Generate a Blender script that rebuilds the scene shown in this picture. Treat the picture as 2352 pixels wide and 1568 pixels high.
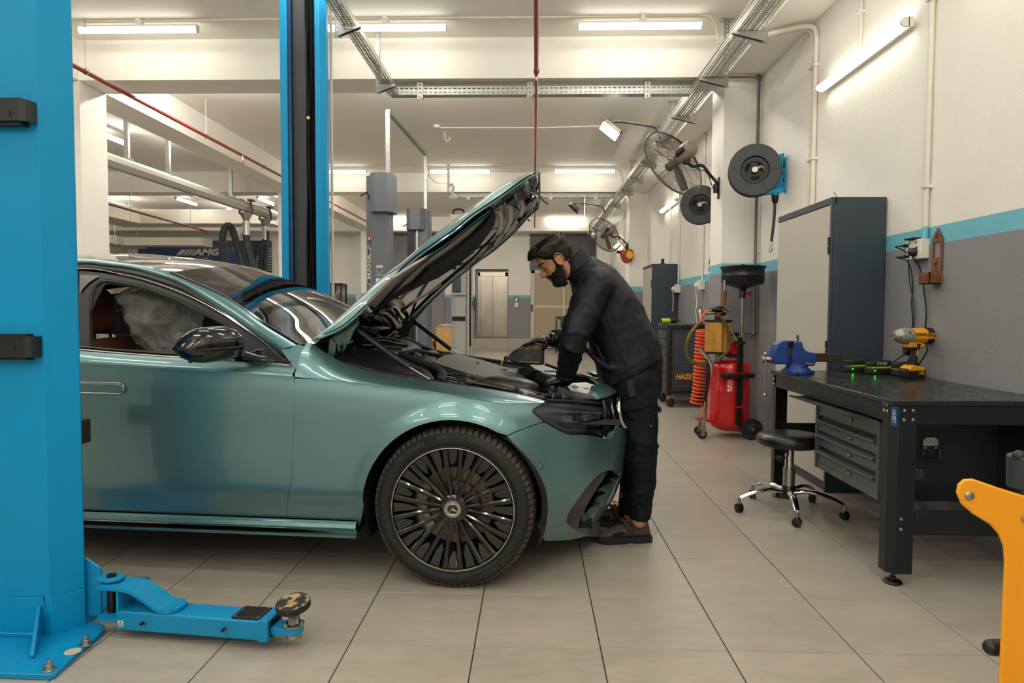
import bpy, math, random
from mathutils import Vector as V, Matrix
from math import sin, cos, pi, radians, sqrt, atan2, hypot, floor
S = bpy.context.scene; COL = S.collection; D = bpy.data
for o in list(D.objects): D.objects.remove(o)
random.seed(7)
# ------------------------------------------------------------- camera
FPX, YAW, PIT, ROL, CAMH = 1561.889, -0.0288547, -0.0452998, 0.00458754, 1.19923
_cy, _sy, _cp, _sp, _cr, _sr = cos(YAW), sin(YAW), cos(PIT), sin(PIT), cos(ROL), sin(ROL)
FW = V((_sy*_cp, _cy*_cp, _sp)); _R0 = V((_cy, -_sy, 0)); _U0 = _R0.cross(FW)
RT = _cr*_R0+_sr*_U0; UP = -_sr*_R0+_cr*_U0; CAM = V((0, 0, CAMH))
cam = D.cameras.new('camera'); co = D.objects.new('camera', cam); COL.objects.link(co)
co.matrix_world = Matrix(((RT.x, UP.x, -FW.x, 0), (RT.y, UP.y, -FW.y, 0), (RT.z, UP.z, -FW.z, CAMH), (0, 0, 0, 1)))
cam.sensor_width = 36; cam.lens = FPX/2352*36; cam.clip_start = .05; cam.clip_end = 100
cam.dof.use_dof = True; cam.dof.focus_distance = 3.1; cam.dof.aperture_fstop = 9
S.camera = co
# ------------------------------------------------------------- world, exposure
w = D.worlds.new('world'); S.world = w; w.use_nodes = True
w.node_tree.nodes['Background'].inputs[0].default_value = (.8, .85, .9, 1); w.node_tree.nodes['Background'].inputs[1].default_value = .05
S.view_settings.view_transform = 'Standard'; S.view_settings.look = 'None'; S.view_settings.gamma = 1
S.view_settings.use_curve_mapping = False; S.view_settings.exposure = 0.62
S.cycles.max_bounces = 8; S.cycles.diffuse_bounces = 6; S.cycles.glossy_bounces = 4; S.cycles.transparent_max_bounces = 10
S.cycles.sample_clamp_indirect = 4; S.cycles.use_denoising = True; S.cycles.caustics_reflective = False; S.cycles.caustics_refractive = False
TUBE = 8.0   # emission strength of the fluorescent diffusers in view
TUBE3 = 80.0  # unseen battens added behind the beams for fill light
TUBE2 = 30.0  # unseen rows, mostly added over the lift bay for fill, and left hall tubes
def at(px, py, x=None, y=None, z=None):
 'point on a world plane seen at a photograph pixel'
 d = FW+RT*((px-1176)/FPX)-UP*((py-784)/FPX)
 t = (z-CAMH)/d.z if z is not None else y/d.y if y is not None else x/d.x
 return CAM+d*t
# ------------------------------------------------------------- materials
def lin(c):
 return tuple(((v/255+.055)/1.055)**2.4 if v/255 > .04045 else v/255/12.92 for v in c)
def mat(name, col, rough=.5, metal=0., bump=0., bscale=60., var=0., vscale=4., coat=0., emit=0., trans=0., spec=.5, alpha=1., rvar=0., dirt=None, ior=1.45, stretch=None):
 m = D.materials.new(name); m.use_nodes = True; nt = m.node_tree; b = nt.nodes['Principled BSDF']; I = b.inputs
 c = lin(col)+(1,)
 I['Base Color'].default_value = c; I['Roughness'].default_value = rough; I['Metallic'].default_value = metal
 I['Specular IOR Level'].default_value = spec; I['Coat Weight'].default_value = coat; I['Coat Roughness'].default_value = .03
 I['Transmission Weight'].default_value = trans; I['IOR'].default_value = ior; I['Alpha'].default_value = alpha
 if emit: I['Emission Color'].default_value = c; I['Emission Strength'].default_value = emit
 m.diffuse_color = c
 N = lambda t: nt.nodes.new(t)
 if var or bump or rvar or dirt:
  tc = N('ShaderNodeTexCoord'); src = tc.outputs['Object']
  if stretch:
   mp = N('ShaderNodeMapping'); mp.inputs['Scale'].default_value = stretch; nt.links.new(src, mp.inputs[0]); src = mp.outputs[0]
 if var or rvar or dirt:
  n = N('ShaderNodeTexNoise'); n.inputs['Scale'].default_value = vscale; n.inputs['Detail'].default_value = 6; n.inputs['Roughness'].default_value = .62
  nt.links.new(src, n.inputs['Vector'])
 if var:
  r = N('ShaderNodeMapRange'); r.inputs[1].default_value = .3; r.inputs[2].default_value = .7; r.inputs[3].default_value = 1-var; r.inputs[4].default_value = 1+var*.6
  nt.links.new(n.outputs[0], r.inputs[0])
  mx = N('ShaderNodeVectorMath'); mx.operation = 'SCALE'; mx.inputs[0].default_value = c[:3]; nt.links.new(r.outputs[0], mx.inputs['Scale'])
  out = mx.outputs[0]
  nt.links.new(out, I['Base Color'])
 if dirt:
  dc, lo, hi = dirt
  r2 = N('ShaderNodeMapRange'); r2.inputs[1].default_value = lo; r2.inputs[2].default_value = hi; nt.links.new(n.outputs[0], r2.inputs[0])
  mc = N('ShaderNodeMix'); mc.data_type = 'RGBA'; mc.inputs[7].default_value = lin(dc)+(1,); mc.inputs[6].default_value = c
  nt.links.new(r2.outputs[0], mc.inputs[0])
  if var: nt.links.new(out, mc.inputs[6])
  nt.links.new(mc.outputs[2], I['Base Color'])
 if rvar:
  r3 = N('ShaderNodeMapRange'); r3.inputs[1].default_value = .3; r3.inputs[2].default_value = .7; r3.inputs[3].default_value = max(.02, rough-rvar); r3.inputs[4].default_value = rough+rvar
  nt.links.new(n.outputs[0], r3.inputs[0]); nt.links.new(r3.outputs[0], I['Roughness'])
 if bump:
  n2 = N('ShaderNodeTexNoise'); n2.inputs['Scale'].default_value = bscale; n2.inputs['Detail'].default_value = 3
  nt.links.new(src, n2.inputs['Vector'])
  bp = N('ShaderNodeBump'); bp.inputs['Strength'].default_value = bump; bp.inputs['Distance'].default_value = .01
  nt.links.new(n2.outputs[0], bp.inputs['Height']); nt.links.new(bp.outputs[0], I['Normal'])
 return m
# ------------------------------------------------------------- mesh builder
def frame(d):
 d = V(d).normalized(); a = V((0, 0, 1)) if abs(d.z) < .9 else V((1, 0, 0))
 u = a.cross(d).normalized(); return u, d.cross(u), d
def cr(pts, n=8, closed=False):
 'Catmull-Rom through the points'
 P = [V(p) for p in pts]; out = []; m = len(P)
 for i in range(m if closed else m-1):
  p0 = P[(i-1) % m] if closed or i else P[0]*2-P[1]; p1 = P[i]; p2 = P[(i+1) % m]
  p3 = P[(i+2) % m] if closed or i+2 < m else P[-1]*2-P[-2]
  for k in range(n):
   t = k/n; out.append(.5*((2*p1)+(p2-p0)*t+(2*p0-5*p1+4*p2-p3)*t*t+(3*p1-p0-3*p2+p3)*t**3))
 if not closed: out.append(P[-1])
 return out
def sm(x, tab):
 'smooth (monotone-ish Hermite) interpolation of a table'
 if x <= tab[0][0]: return tab[0][1]
 if x >= tab[-1][0]: return tab[-1][1]
 for i in range(len(tab)-1):
  if x <= tab[i+1][0]:
   (x0, y0), (x1, y1) = tab[i], tab[i+1]; h = x1-x0; s = (y1-y0)/h
   sa = (y0-tab[i-1][1])/(x0-tab[i-1][0]) if i else s
   sb = (tab[i+2][1]-y1)/(tab[i+2][0]-x1) if i+2 < len(tab) else s
   m0 = 0 if sa*s <= 0 else 2*sa*s/(sa+s); m1 = 0 if sb*s <= 0 else 2*sb*s/(sb+s)
   t = (x-x0)/h
   return y0*(2*t**3-3*t*t+1)+h*m0*(t**3-2*t*t+t)+y1*(3*t*t-2*t**3)+h*m1*(t**3-t*t)
class MB:
 def __init__(s): s.v = []; s.f = []; s.mi = []; s.cur = 0; s.M = None
 def add(s, vs, fs):
  b = len(s.v); M = s.M
  s.v += [(M @ V(p)) if M else V(p) for p in vs]; s.f += [tuple(b+i for i in f) for f in fs]; s.mi += [s.cur]*len(fs); return s
 def box(s, c, sz, rz=0, M=None):
  x, y, z = sz[0]/2, sz[1]/2, sz[2]/2; R = M or Matrix.Rotation(rz, 3, 'Z'); c = V(c)
  vs = [c+R @ V((a*x, b*y, d*z)) for d in (-1, 1) for a, b in ((-1, -1), (1, -1), (1, 1), (-1, 1))]
  return s.add(vs, [(3, 2, 1, 0), (4, 5, 6, 7), (0, 1, 5, 4), (1, 2, 6, 5), (2, 3, 7, 6), (3, 0, 4, 7)])
 def mm(s, lo, hi):
  return s.box([(a+b)/2 for a, b in zip(lo, hi)], [abs(b-a) for a, b in zip(lo, hi)])
 def bar(s, p0, p1, w, h, up=(0, 0, 1)):
  'box beam from p0 to p1, w sideways, h along up'
  p0, p1 = V(p0), V(p1); d = (p1-p0).normalized(); u = d.cross(V(up))
  u = u.normalized() if u.length > 1e-5 else V((1, 0, 0)); v = u.cross(d)
  vs = [p+u*a*w/2+v*b*h/2 for p in (p0, p1) for a, b in ((-1, -1), (1, -1), (1, 1), (-1, 1))]
  return s.add(vs, [(0, 1, 2, 3), (7, 6, 5, 4), (4, 5, 1, 0), (5, 6, 2, 1), (6, 7, 3, 2), (7, 4, 0, 3)])
 def cyl(s, p0, p1, r0, r1=None, n=16, caps=True):
  r1 = r0 if r1 is None else r1; p0, p1 = V(p0), V(p1); u, v, d = frame(p1-p0)
  vs = [p+u*r*cos(2*pi*i/n)+v*r*sin(2*pi*i/n) for p, r in ((p0, r0), (p1, r1)) for i in range(n)]
  fs = [(i, (i+1) % n, n+(i+1) % n, n+i) for i in range(n)]
  if caps: fs += [tuple(range(n-1, -1, -1)), tuple(range(n, 2*n))]
  return s.add(vs, fs)
 def tube(s, pts, r, n=8, closed=False, caps=True, sq=None):
  P = [V(p) for p in pts]; m = len(P); rs = r if isinstance(r, (list, tuple)) else [r]*m
  t0 = (P[1]-P[0]).normalized(); u, v, _ = frame(t0); vs = []; pt = t0
  for i in range(m):
   a = P[i-1] if i or closed else P[i]; b = P[(i+1) % m] if i+1 < m or closed else P[i]
   t = (b-a); t = t.normalized() if t.length > 1e-9 else pt
   q = pt.rotation_difference(t); u = q @ u; u = (u-t*u.dot(t)).normalized(); v = t.cross(u); pt = t
   for k in range(n):
    ca, sa = cos(2*pi*k/n), sin(2*pi*k/n)
    if sq: ca *= sq[0]; sa *= sq[1]
    vs.append(P[i]+u*rs[i]*ca+v*rs[i]*sa)
  fs = [(i*n+k, i*n+(k+1) % n, ((i+1) % m)*n+(k+1) % n, ((i+1) % m)*n+k) for i in range(m if closed else m-1) for k in range(n)]
  if caps and not closed: fs += [tuple(range(n-1, -1, -1)), tuple((m-1)*n+k for k in range(n))]
  return s.add(vs, fs)
 def lathe(s, prof, o=(0, 0, 0), d=(0, 0, 1), n=24, a0=0, a1=2*pi):
  'profile of (radius, height along d)'
  u, v, d = frame(d); o = V(o); full = abs(a1-a0-2*pi) < 1e-6; m = n if full else n+1; vs = []
  for r, z in prof:
   for i in range(m):
    a = a0+(a1-a0)*i/n; vs.append(o+d*z+u*r*cos(a)+v*r*sin(a))
  fs = []
  for j in range(len(prof)-1):
   for i in range(n):
    k = (i+1) % m; f = (j*m+i, j*m+k, (j+1)*m+k, (j+1)*m+i)
    if prof[j][0] < 1e-7: f = (f[0], f[2], f[3])
    elif prof[j+1][0] < 1e-7: f = (f[0], f[1], f[2])
    fs.append(f)
  return s.add(vs, fs)
 def prism(s, poly, o, u, v, w):
  'extrude 2-D polygon in plane (u,v) by vector w'
  o, u, v, w = V(o), V(u), V(v), V(w); n = len(poly)
  vs = [o+u*a+v*b for a, b in poly]+[o+u*a+v*b+w for a, b in poly]
  return s.add(vs, [tuple(range(n-1, -1, -1)), tuple(range(n, 2*n))]+[(i, (i+1) % n, n+(i+1) % n, n+i) for i in range(n)])
 def ring(s, outer, inner, o, u, v, w):
  'extruded plate between two loops of equal count'
  o, u, v, w = V(o), V(u), V(v), V(w); n = len(outer)
  A = [o+u*a+v*b for a, b in outer]; B = [o+u*a+v*b for a, b in inner]
  vs = A+B+[p+w for p in A]+[p+w for p in B]; fs = []
  for i in range(n):
   k = (i+1) % n
   fs += [(i, n+i, n+k, k), (2*n+i, 2*n+k, 3*n+k, 3*n+i), (i, k, 2*n+k, 2*n+i), (n+k, n+i, 3*n+i, 3*n+k)]
  return s.add(vs, fs)
 def ell(s, c, r, M=None, nu=16, nv=10, f=None):
  c = V(c); R = M or Matrix.Identity(3); vs = []
  for j in range(nv+1):
   th = pi*j/nv
   for i in range(nu):
    p = V((sin(th)*cos(2*pi*i/nu), sin(th)*sin(2*pi*i/nu), cos(th)))
    if f: p = V(f(p))
    vs.append(c+R @ V((p.x*r[0], p.y*r[1], p.z*r[2])))
  return s.add(vs, [(j*nu+i, (j+1)*nu+i, (j+1)*nu+(i+1) % nu, j*nu+(i+1) % nu) for j in range(nv) for i in range(nu)])
 def grid(s, rows, closed=False, flip=False):
  m = len(rows[0]); vs = [p for r in rows for p in r]; k = m if closed else m-1
  fs = [(j*m+i, j*m+(i+1) % m, (j+1)*m+(i+1) % m, (j+1)*m+i) for j in range(len(rows)-1) for i in range(k)]
  if flip: fs = [f[::-1] for f in fs]
  return s.add(vs, fs)
 def build(s, name, m, parent=None, ang=38, bevel=0, seg=2, smooth=True, kind=None, label=None, solid=0, sub=0, off=-1, weld=0):
  me = D.meshes.new(name)
  vs = s.v
  if parent is not None and not isinstance(parent, str):
   W = wm(parent).inverted(); vs = [W @ p for p in vs]
  me.from_pydata([tuple(p) for p in vs], [], s.f); me.update()
  ms = m if isinstance(m, (list, tuple)) else [m]
  for x in ms: me.materials.append(x)
  if len(ms) > 1: me.polygons.foreach_set('material_index', s.mi)
  me.validate()
  if smooth:
   me.polygons.foreach_set('use_smooth', [True]*len(me.polygons)); me.set_sharp_from_angle(angle=radians(ang))
  o = D.objects.new(name, me); COL.objects.link(o)
  if parent is not None and not isinstance(parent, str): o.parent = parent
  if weld: md = o.modifiers.new('w', 'WELD'); md.merge_threshold = weld
  if sub: md = o.modifiers.new('s', 'SUBSURF'); md.levels = sub; md.render_levels = sub
  if solid: md = o.modifiers.new('t', 'SOLIDIFY'); md.thickness = solid; md.offset = off
  if bevel:
   md = o.modifiers.new('b', 'BEVEL'); md.width = bevel; md.segments = seg; md.limit_method = 'ANGLE'; md.angle_limit = radians(40); md.harden_normals = False
  if kind: o['kind'] = kind
  if label: o['label'] = label
  return o
WM = {}
def wm(o):
 m = Matrix.LocRotScale(o.location, o.rotation_euler, o.scale)
 return wm(o.parent) @ m if o.parent else m
def thing(name, label, cat, loc=(0, 0, 0), rz=0, group=None):
 o = D.objects.new(name, None); COL.objects.link(o); o.location = loc; o.rotation_euler = (0, 0, rz); o.empty_display_size = .05
 return tag(o, label, cat, group)
def tag(o, label, cat, group=None):
 o['label'] = label; o['category'] = cat
 if group: o['group'] = group
 return o
def struct(name, mb, m, **k): return mb.build(name, m, kind='structure', **k)
def dup(root, loc=None, rz=None, label=None, group=None, move=None):
 def cp(o, par):
  c = o.copy(); COL.objects.link(c); c.parent = par
  for ch in list(o.children): cp(ch, c)
  return c
 r = cp(root, None)
 if move: r.location = V(root.location)+V(move)
 if loc: r.location = loc
 if rz is not None: r.rotation_euler = (0, 0, rz)
 if label: r['label'] = label
 if group: r['group'] = group
 return r
def text(s, size, o, u, v, m, parent, name='lettering', depth=.001, align='CENTER', xs=1., spacing=1., bold=0., shear=0., arc=None):
 'raised lettering in the plane (u,v); arc=(radius, angle, sign) bends it round o'
 cu = D.curves.new('t', 'FONT'); cu.body = s; cu.size = size; cu.align_x = align; cu.align_y = 'CENTER'; cu.extrude = depth/2; cu.space_character = spacing; cu.offset = bold; cu.shear = shear; cu.resolution_u = 2
 ob = D.objects.new('t', cu); COL.objects.link(ob); dg = bpy.context.evaluated_depsgraph_get(); me = ob.evaluated_get(dg).to_mesh()
 o, u, v = V(o), V(u).normalized(), V(v).normalized(); n = u.cross(v); b = MB(); vs = []
 for p in me.vertices:
  x, y, z = p.co.x*xs, p.co.y, p.co.z
  if arc:
   R, a0, sg = arc; a = a0-sg*x/R; r = R+sg*y
   vs.append(o+u*r*cos(a)+v*r*sin(a)+n*z)
  else: vs.append(o+u*x+v*y+n*z)
 b.add(vs, [tuple(p.vertices) for p in me.polygons]); ob.to_mesh_clear(); D.objects.remove(ob); D.curves.remove(cu)
 return b.build(name, m, parent, smooth=False)
def circ(r, n=16, a0=0, c=(0, 0), a1=None):
 a1 = a0+2*pi if a1 is None else a1
 k = n if abs(a1-a0-2*pi) < 1e-6 else n-1
 return [(c[0]+r*cos(a0+(a1-a0)*i/k), c[1]+r*sin(a0+(a1-a0)*i/k)) for i in range(n)]
def rrect(w, h, r, n=4, c=(0, 0)):
 return [(c[0]+sx*(w/2-r)+r*cos(a), c[1]+sy*(h/2-r)+r*sin(a)) for sx, sy, q in ((1, 1, 0), (-1, 1, 1), (-1, -1, 2), (1, -1, 3)) for a in [q*pi/2+pi/2*i/n for i in range(n+1)]]
X, Y, Z = V((1, 0, 0)), V((0, 1, 0)), V((0, 0, 1))
# ------------------------------------------------------------- room shell
XR, XB, ZC, YB = 2.314, 1.95, 4.0, 21.5          # right wall, face of its columns, slab, back wall
BEAMY = [.4, 7.1, 13.8, 20.5]
XL0, XL1 = -5.17, -4.75                           # longitudinal beam and columns on the left
M_white = mat('white wall paint', (243, 240, 234), .75, bump=.3, bscale=120, var=.05, vscale=1.2)
M_ceil = mat('ceiling paint', (244, 241, 235), .85, bump=.25, bscale=14, var=.05, vscale=.8)
M_grey = mat('grey dado paint', (138, 138, 143), .6, bump=.3, bscale=120, var=.06, vscale=2)
M_stripe = mat('light blue stripe paint', (116, 190, 210), .55, bump=.3, bscale=120, var=.04)
M_grout = mat('dark grout', (38, 42, 44), .8)
def tile_mat():
 m = mat('grey beige porcelain tile', (162, 155, 144), .34, spec=.5); nt = m.node_tree; b = nt.nodes['Principled BSDF']
 g = nt.nodes.new('ShaderNodeNewGeometry'); oi = nt.nodes.new('ShaderNodeObjectInfo'); outs = []
 for sc, det in ((1.7, 5), (9, 6)):
  mp = nt.nodes.new('ShaderNodeVectorMath'); mp.operation = 'MULTIPLY'; mp.inputs[1].default_value = (1, 2.2, 1); nt.links.new(g.outputs['Position'], mp.inputs[0])
  n = nt.nodes.new('ShaderNodeTexNoise'); n.inputs['Scale'].default_value = sc; n.inputs['Detail'].default_value = det; n.inputs['Roughness'].default_value = .65; nt.links.new(mp.outputs[0], n.inputs['Vector']); outs.append(n.outputs[0])
 a = nt.nodes.new('ShaderNodeMath'); a.operation = 'ADD'; nt.links.new(outs[0], a.inputs[0]); nt.links.new(outs[1], a.inputs[1])
 r = nt.nodes.new('ShaderNodeMapRange'); r.inputs[1].default_value = .7; r.inputs[2].default_value = 1.3; r.inputs[3].default_value = .86; r.inputs[4].default_value = 1.1; nt.links.new(a.outputs[0], r.inputs[0])
 q = nt.nodes.new('ShaderNodeMapRange'); q.inputs[3].default_value = .965; q.inputs[4].default_value = 1.035; nt.links.new(oi.outputs['Random'], q.inputs[0])
 mu = nt.nodes.new('ShaderNodeMath'); mu.operation = 'MULTIPLY'; nt.links.new(r.outputs[0], mu.inputs[0]); nt.links.new(q.outputs[0], mu.inputs[1])
 s = nt.nodes.new('ShaderNodeVectorMath'); s.operation = 'SCALE'; s.inputs[0].default_value = lin((162, 155, 144)); nt.links.new(mu.outputs[0], s.inputs['Scale']); nt.links.new(s.outputs[0], b.inputs['Base Color'])
 r3 = nt.nodes.new('ShaderNodeMapRange'); r3.inputs[1].default_value = .7; r3.inputs[2].default_value = 1.3; r3.inputs[3].default_value = .3; r3.inputs[4].default_value = .38; nt.links.new(a.outputs[0], r3.inputs[0]); nt.links.new(r3.outputs[0], b.inputs['Roughness'])
 return m
M_tile = tile_mat()
XW0, YW0 = -15.0, -5.0
fl = struct('floor', MB().mm((XW0, YW0, -.1), (XR+.1, YB+.1, -.004)), M_grout)
def tile_mb(b, cx, cy, t=.45):
 gx, gy = t/2-.0022, t/2-.0013
 vs = [(cx+sx*(gx-e), cy+sy*(gy-e), z) for z, e in ((-.004, 0), (-.0009, 0), (0, .0012)) for sx, sy in ((-1, -1), (1, -1), (1, 1), (-1, 1))]
 return b.add(vs, [(8, 9, 10, 11)]+[(r*4+i, r*4+(i+1) % 4, r*4+4+(i+1) % 4, r*4+4+i) for r in (0, 1) for i in range(4)])
cells = []
for i in range(-34, 6):
 for j in range(-21, 43):
  cx, cy = -.19810+.45*(i+.5), 2.37736+.45*(j+.5)
  if cx > XR+.1 or cx < XW0 or cy > YB-.4 or cy < YW0: continue
  vis = cy > 1.9 and abs(cx) < .78*cy+.4 and cx < XR-.02
  cells.append((0 if vis else 1, cy, cx))
cells.sort(); one = None; rest = MB()
for k, (nv, cy, cx) in enumerate(cells):
 if k < 300:
  if one is None:
   one = tile_mb(MB(), 0, 0).build('tile', M_tile, fl, smooth=False); o = one
  else:
   o = one.copy(); COL.objects.link(o); o.parent = fl
  o.location = (cx, cy, random.uniform(-.0002, .0002)); o.rotation_euler = (random.uniform(-3e-4, 3e-4), random.uniform(-3e-4, 3e-4), 0)
 else: tile_mb(rest, cx, cy)
rest.build('tile', M_tile, fl, smooth=False, kind='stuff')
def banded(b, p0, p1, z0, z1, thick):
 'wall slab from p0 to p1 (front face on the left of the direction) with dado, stripe and white above'
 p0, p1 = V((*p0, 0)), V((*p1, 0)); d = (p1-p0).normalized(); n = V((d.y, -d.x, 0))*thick
 for k, (a, c) in enumerate(((z0, 1.595), (1.595, 1.695), (1.695, z1))):
  b.cur = (1, 2, 0)[k]
  b.add([p+Z*z+q for q in (n*0, n) for p, z in ((p0, a), (p1, a), (p1, c), (p0, c))], [(0, 1, 2, 3), (7, 6, 5, 4), (0, 4, 5, 1), (3, 2, 6, 7), (1, 5, 6, 2), (0, 3, 7, 4)])
 b.cur = 0
WM3 = [M_white, M_grey, M_stripe]
b = MB(); banded(b, (XR, YW0), (XR, YB+.2), -.02, ZC, .2); b.build('wall_right', WM3, kind='structure', smooth=False)
wr = D.objects['wall_right']
def column(parent, x0, x1, y0, y1, zt=3.59):
 c = MB()
 for k, (p, q) in enumerate(((0, 1.595), (1.595, 1.695), (1.695, zt))):
  c.cur = (1, 2, 0)[k]; c.mm((x0, y0, p), (x1, y1, q))
 return c.build('column', WM3, parent, smooth=False)
for y in BEAMY: column(wr, XB, XR+.01, y, y+.45)
ce = struct('ceiling', MB().mm((XW0, YW0, ZC), (XR+.2, YB+.2, ZC+.15)), M_ceil)
for y in BEAMY: MB().mm((XW0, y, 3.585), (XB, y+.45, ZC)).build('beam', M_ceil, ce)
MB().mm((XB, YW0, 3.585), (XR, YB, ZC)).build('beam', M_ceil, ce)
MB().mm((XL0, YW0, 3.585), (XL1, YB, ZC)).build('beam', M_ceil, ce)
# left hall: columns under the left beam, far walls
for y in BEAMY: column(ce, XL0, XL1, y, y+.45)
b = MB(); banded(b, (XW0, YB), (XW0, YW0), -.02, ZC, .2); b.build('wall_left', WM3, kind='structure', smooth=False)
b = MB(); b.mm((XW0, YW0-.2, -.02), (XR, YW0, ZC)); b.build('wall_front', M_white, kind='structure', smooth=False)
# back wall with the lift (elevator) recess cut out
EX0, EX1, EZ = -1.79, -.745, 2.50
b = MB(); banded(b, (XR, YB), (EX1, YB), -.02, ZC, .2); banded(b, (EX0, YB), (XW0, YB), -.02, ZC, .2); b.mm((EX0, YB, EZ), (EX1, YB+.2, ZC))
for x0, x1 in ((EX0-.2, EX0), (EX1, EX1+.2)):
 for k, (p, q) in enumerate(((0, 1.595), (1.595, 1.695), (1.695, EZ+.1))): b.cur = (1, 2, 0)[k]; b.mm((x0, YB+.01, p), (x1, YB+.62, q))
b.cur = 0; b.mm((EX0-.2, YB+.01, EZ), (EX1+.2, YB+.62, EZ+.2))
wb = b.build('wall_back', WM3, kind='structure', smooth=False)
MB().mm((EX0-.02, YB+.45, 0), (EX1+.02, YB+.6, EZ+.1)).build('reveal', M_white, wb)
M_conc = mat('pale concrete step', (176, 168, 155), .7, var=.08)
struct('trim_1', MB().mm((-4.7, YB-.5, 0), (.05, YB+.4, .333)), M_conc)
# ------------------------------------------------------------- fluorescent fittings
M_tube = mat('lit fluorescent diffuser', (255, 249, 232), .4, emit=TUBE); M_tube.cycles.emission_sampling = 'FRONT'
M_tubeb = mat('bright fluorescent diffuser', (255, 249, 235), .4, emit=TUBE2); M_tubeb.cycles.emission_sampling = 'FRONT'
M_tubec = mat('added fill tube diffuser', (255, 249, 235), .4, emit=TUBE3); M_tubec.cycles.emission_sampling = 'FRONT'
M_fit = mat('white enamelled fitting', (225, 222, 214), .4)
def fitting(name, c, d, n, L, label, group=None, tm=None):
 'tube fitting centred at c, running along d, glowing towards n'
 c, d, n = V(c), V(d), V(n); u = d.cross(n); t = thing(name, label, 'lamp', c, group=group)
 k = MB(); k.add([], []); k.prism(rrect(.058, .028, .006), c-d*L/2, u, n, d*L)
 k.build('housing', M_fit, t)
 g = MB(); poly = [(.030*cos(a), .052*sin(a)+.008) for a in [pi*i/6 for i in range(7)]]
 g.prism(poly, c+d*(L/2-.012), u, n, d*(.024-L)); g.build('diffuser', tm or M_tube, t)
 for s in (-1, 1):
  e = MB(); e.prism([(p*1.06, q*1.06) for p, q in poly], c+d*s*(L/2-.012), u, n, d*s*.012)
  e.build('end_cap', M_fit, t)
 return t
bay = ['in the first bay', 'in the second bay', 'at the far end']
side = ['left of the far blue post', 'between the blue post and the red pipe', 'right of the red pipe']
for r, y in enumerate((6.63, 13.37, 20.35)):
 for q, x in enumerate((-3.84, -1.42, 1.01)):
  if r == 0: lb = ('ceiling tube lamp '+('nearest the left blue post', 'above the slotted cable tray behind the blue post', 'right of the red sprinkler pipe by the cable tray')[q])
  elif r == 1: lb = ('second row ceiling tube lamp, '+('just right of the far blue post', 'behind the grey trunking', 'above the raised hood right of the red pipe')[q])
  else: lb = ('third row ceiling tube lamp, '+('behind the tall grey lift post', 'behind the raised hood', 'right of the hood tip near the far fan')[q])
  fitting('ceiling_lamp', (x, y, 3.935), X, -Z, 1.18, lb)
for y in (-3.8, -2.4, -1.1, .1, 1.6, 3.2, 4.8):      # unseen rows over and behind the photographer, mostly added for fill light
 for x in (-3.84, -1.42, 1.01): fitting('ceiling_lamp', (x, y, 3.935), X, -Z, 1.18, 'unseen tube lamp above the photographer, in rows mostly added for fill', 'unseen fill lamps out of the frame', M_tubeb)
for y in (8.15, 15.0):      # unseen rows added behind the beams to brighten the far bays
 for x in (-3.84, -1.42, 1.01): fitting('ceiling_lamp', (x, y, 3.94), X, -Z, 1.18, 'unseen tube lamp added for fill behind a ceiling beam', 'fill lamps added behind the beams', M_tubec)
for y in (4.5, 8.6, 11.0, 16.5): fitting('ceiling_lamp', (-5.45, y, 3.94), Y, -Z, 1.18, 'unseen tube lamp added for fill behind the long left beam', 'fill lamps added behind the left beam', M_tubec)  # unseen row added along the left beam as fill for the left hall
fitting('wall_lamp', (2.275, 4.868, 2.95), Y, -X, 1.24, 'long lit tube lamp on the right wall above the tall cabinet')
fitting('wall_lamp', (2.275, 11.4, 2.94), Y, -X, 1.24, 'lit wall tube lamp behind the second hose reel')
fitting('wall_lamp', (2.275, 18.1, 2.94), Y, -X, 1.24, 'distant lit wall tube lamp behind the far fan')
fitting('wall_lamp', (2.275, 3.1, 3.12), Y, -X, 1.24, 'wall tube lamp just above the frame over the workbench')
fitting('wall_lamp', (2.275, -.6, 2.95), Y, -X, 1.24, 'wall tube lamp on the right wall behind the photographer')
# left hall
for (px, py), (qx, qy), yy in (((205, 294), (290, 325), 0), ((228, 455), (283, 470), 0), ((399, 452), (455, 467), 0), ((597, 451), (622, 466), 0)):
 a, c = at(px, py, z=3.86), at(qx, qy, z=3.86); m_ = (a+c)/2; d = (c-a).normalized()
 fitting('ceiling_lamp', m_, Y, -Z, min(1.2, (c-a).length), {205: 'lit tube lamp beside the first vertical rail hanger', 228: 'left hall tube lamp above the dark red pipe', 399: 'left hall tube lamp hanging above the wide white duct', 597: 'left hall tube lamp above the exhaust hose trolleys'}[px], None, M_tubeb)
for x, y in ((-8.5, 2), (-8.5, 6), (-11.5, 18), (-8, 18.3), (-11, 9), (-11.5, 13.0), (-8.5, -2.5), (-12, 3)): fitting('ceiling_lamp', (x, y, 3.86), Y, -Z, 1.2, 'tube lamp of the left hall hidden behind the lift post or column', 'hidden lamps of the left hall', M_tubeb)
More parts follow.
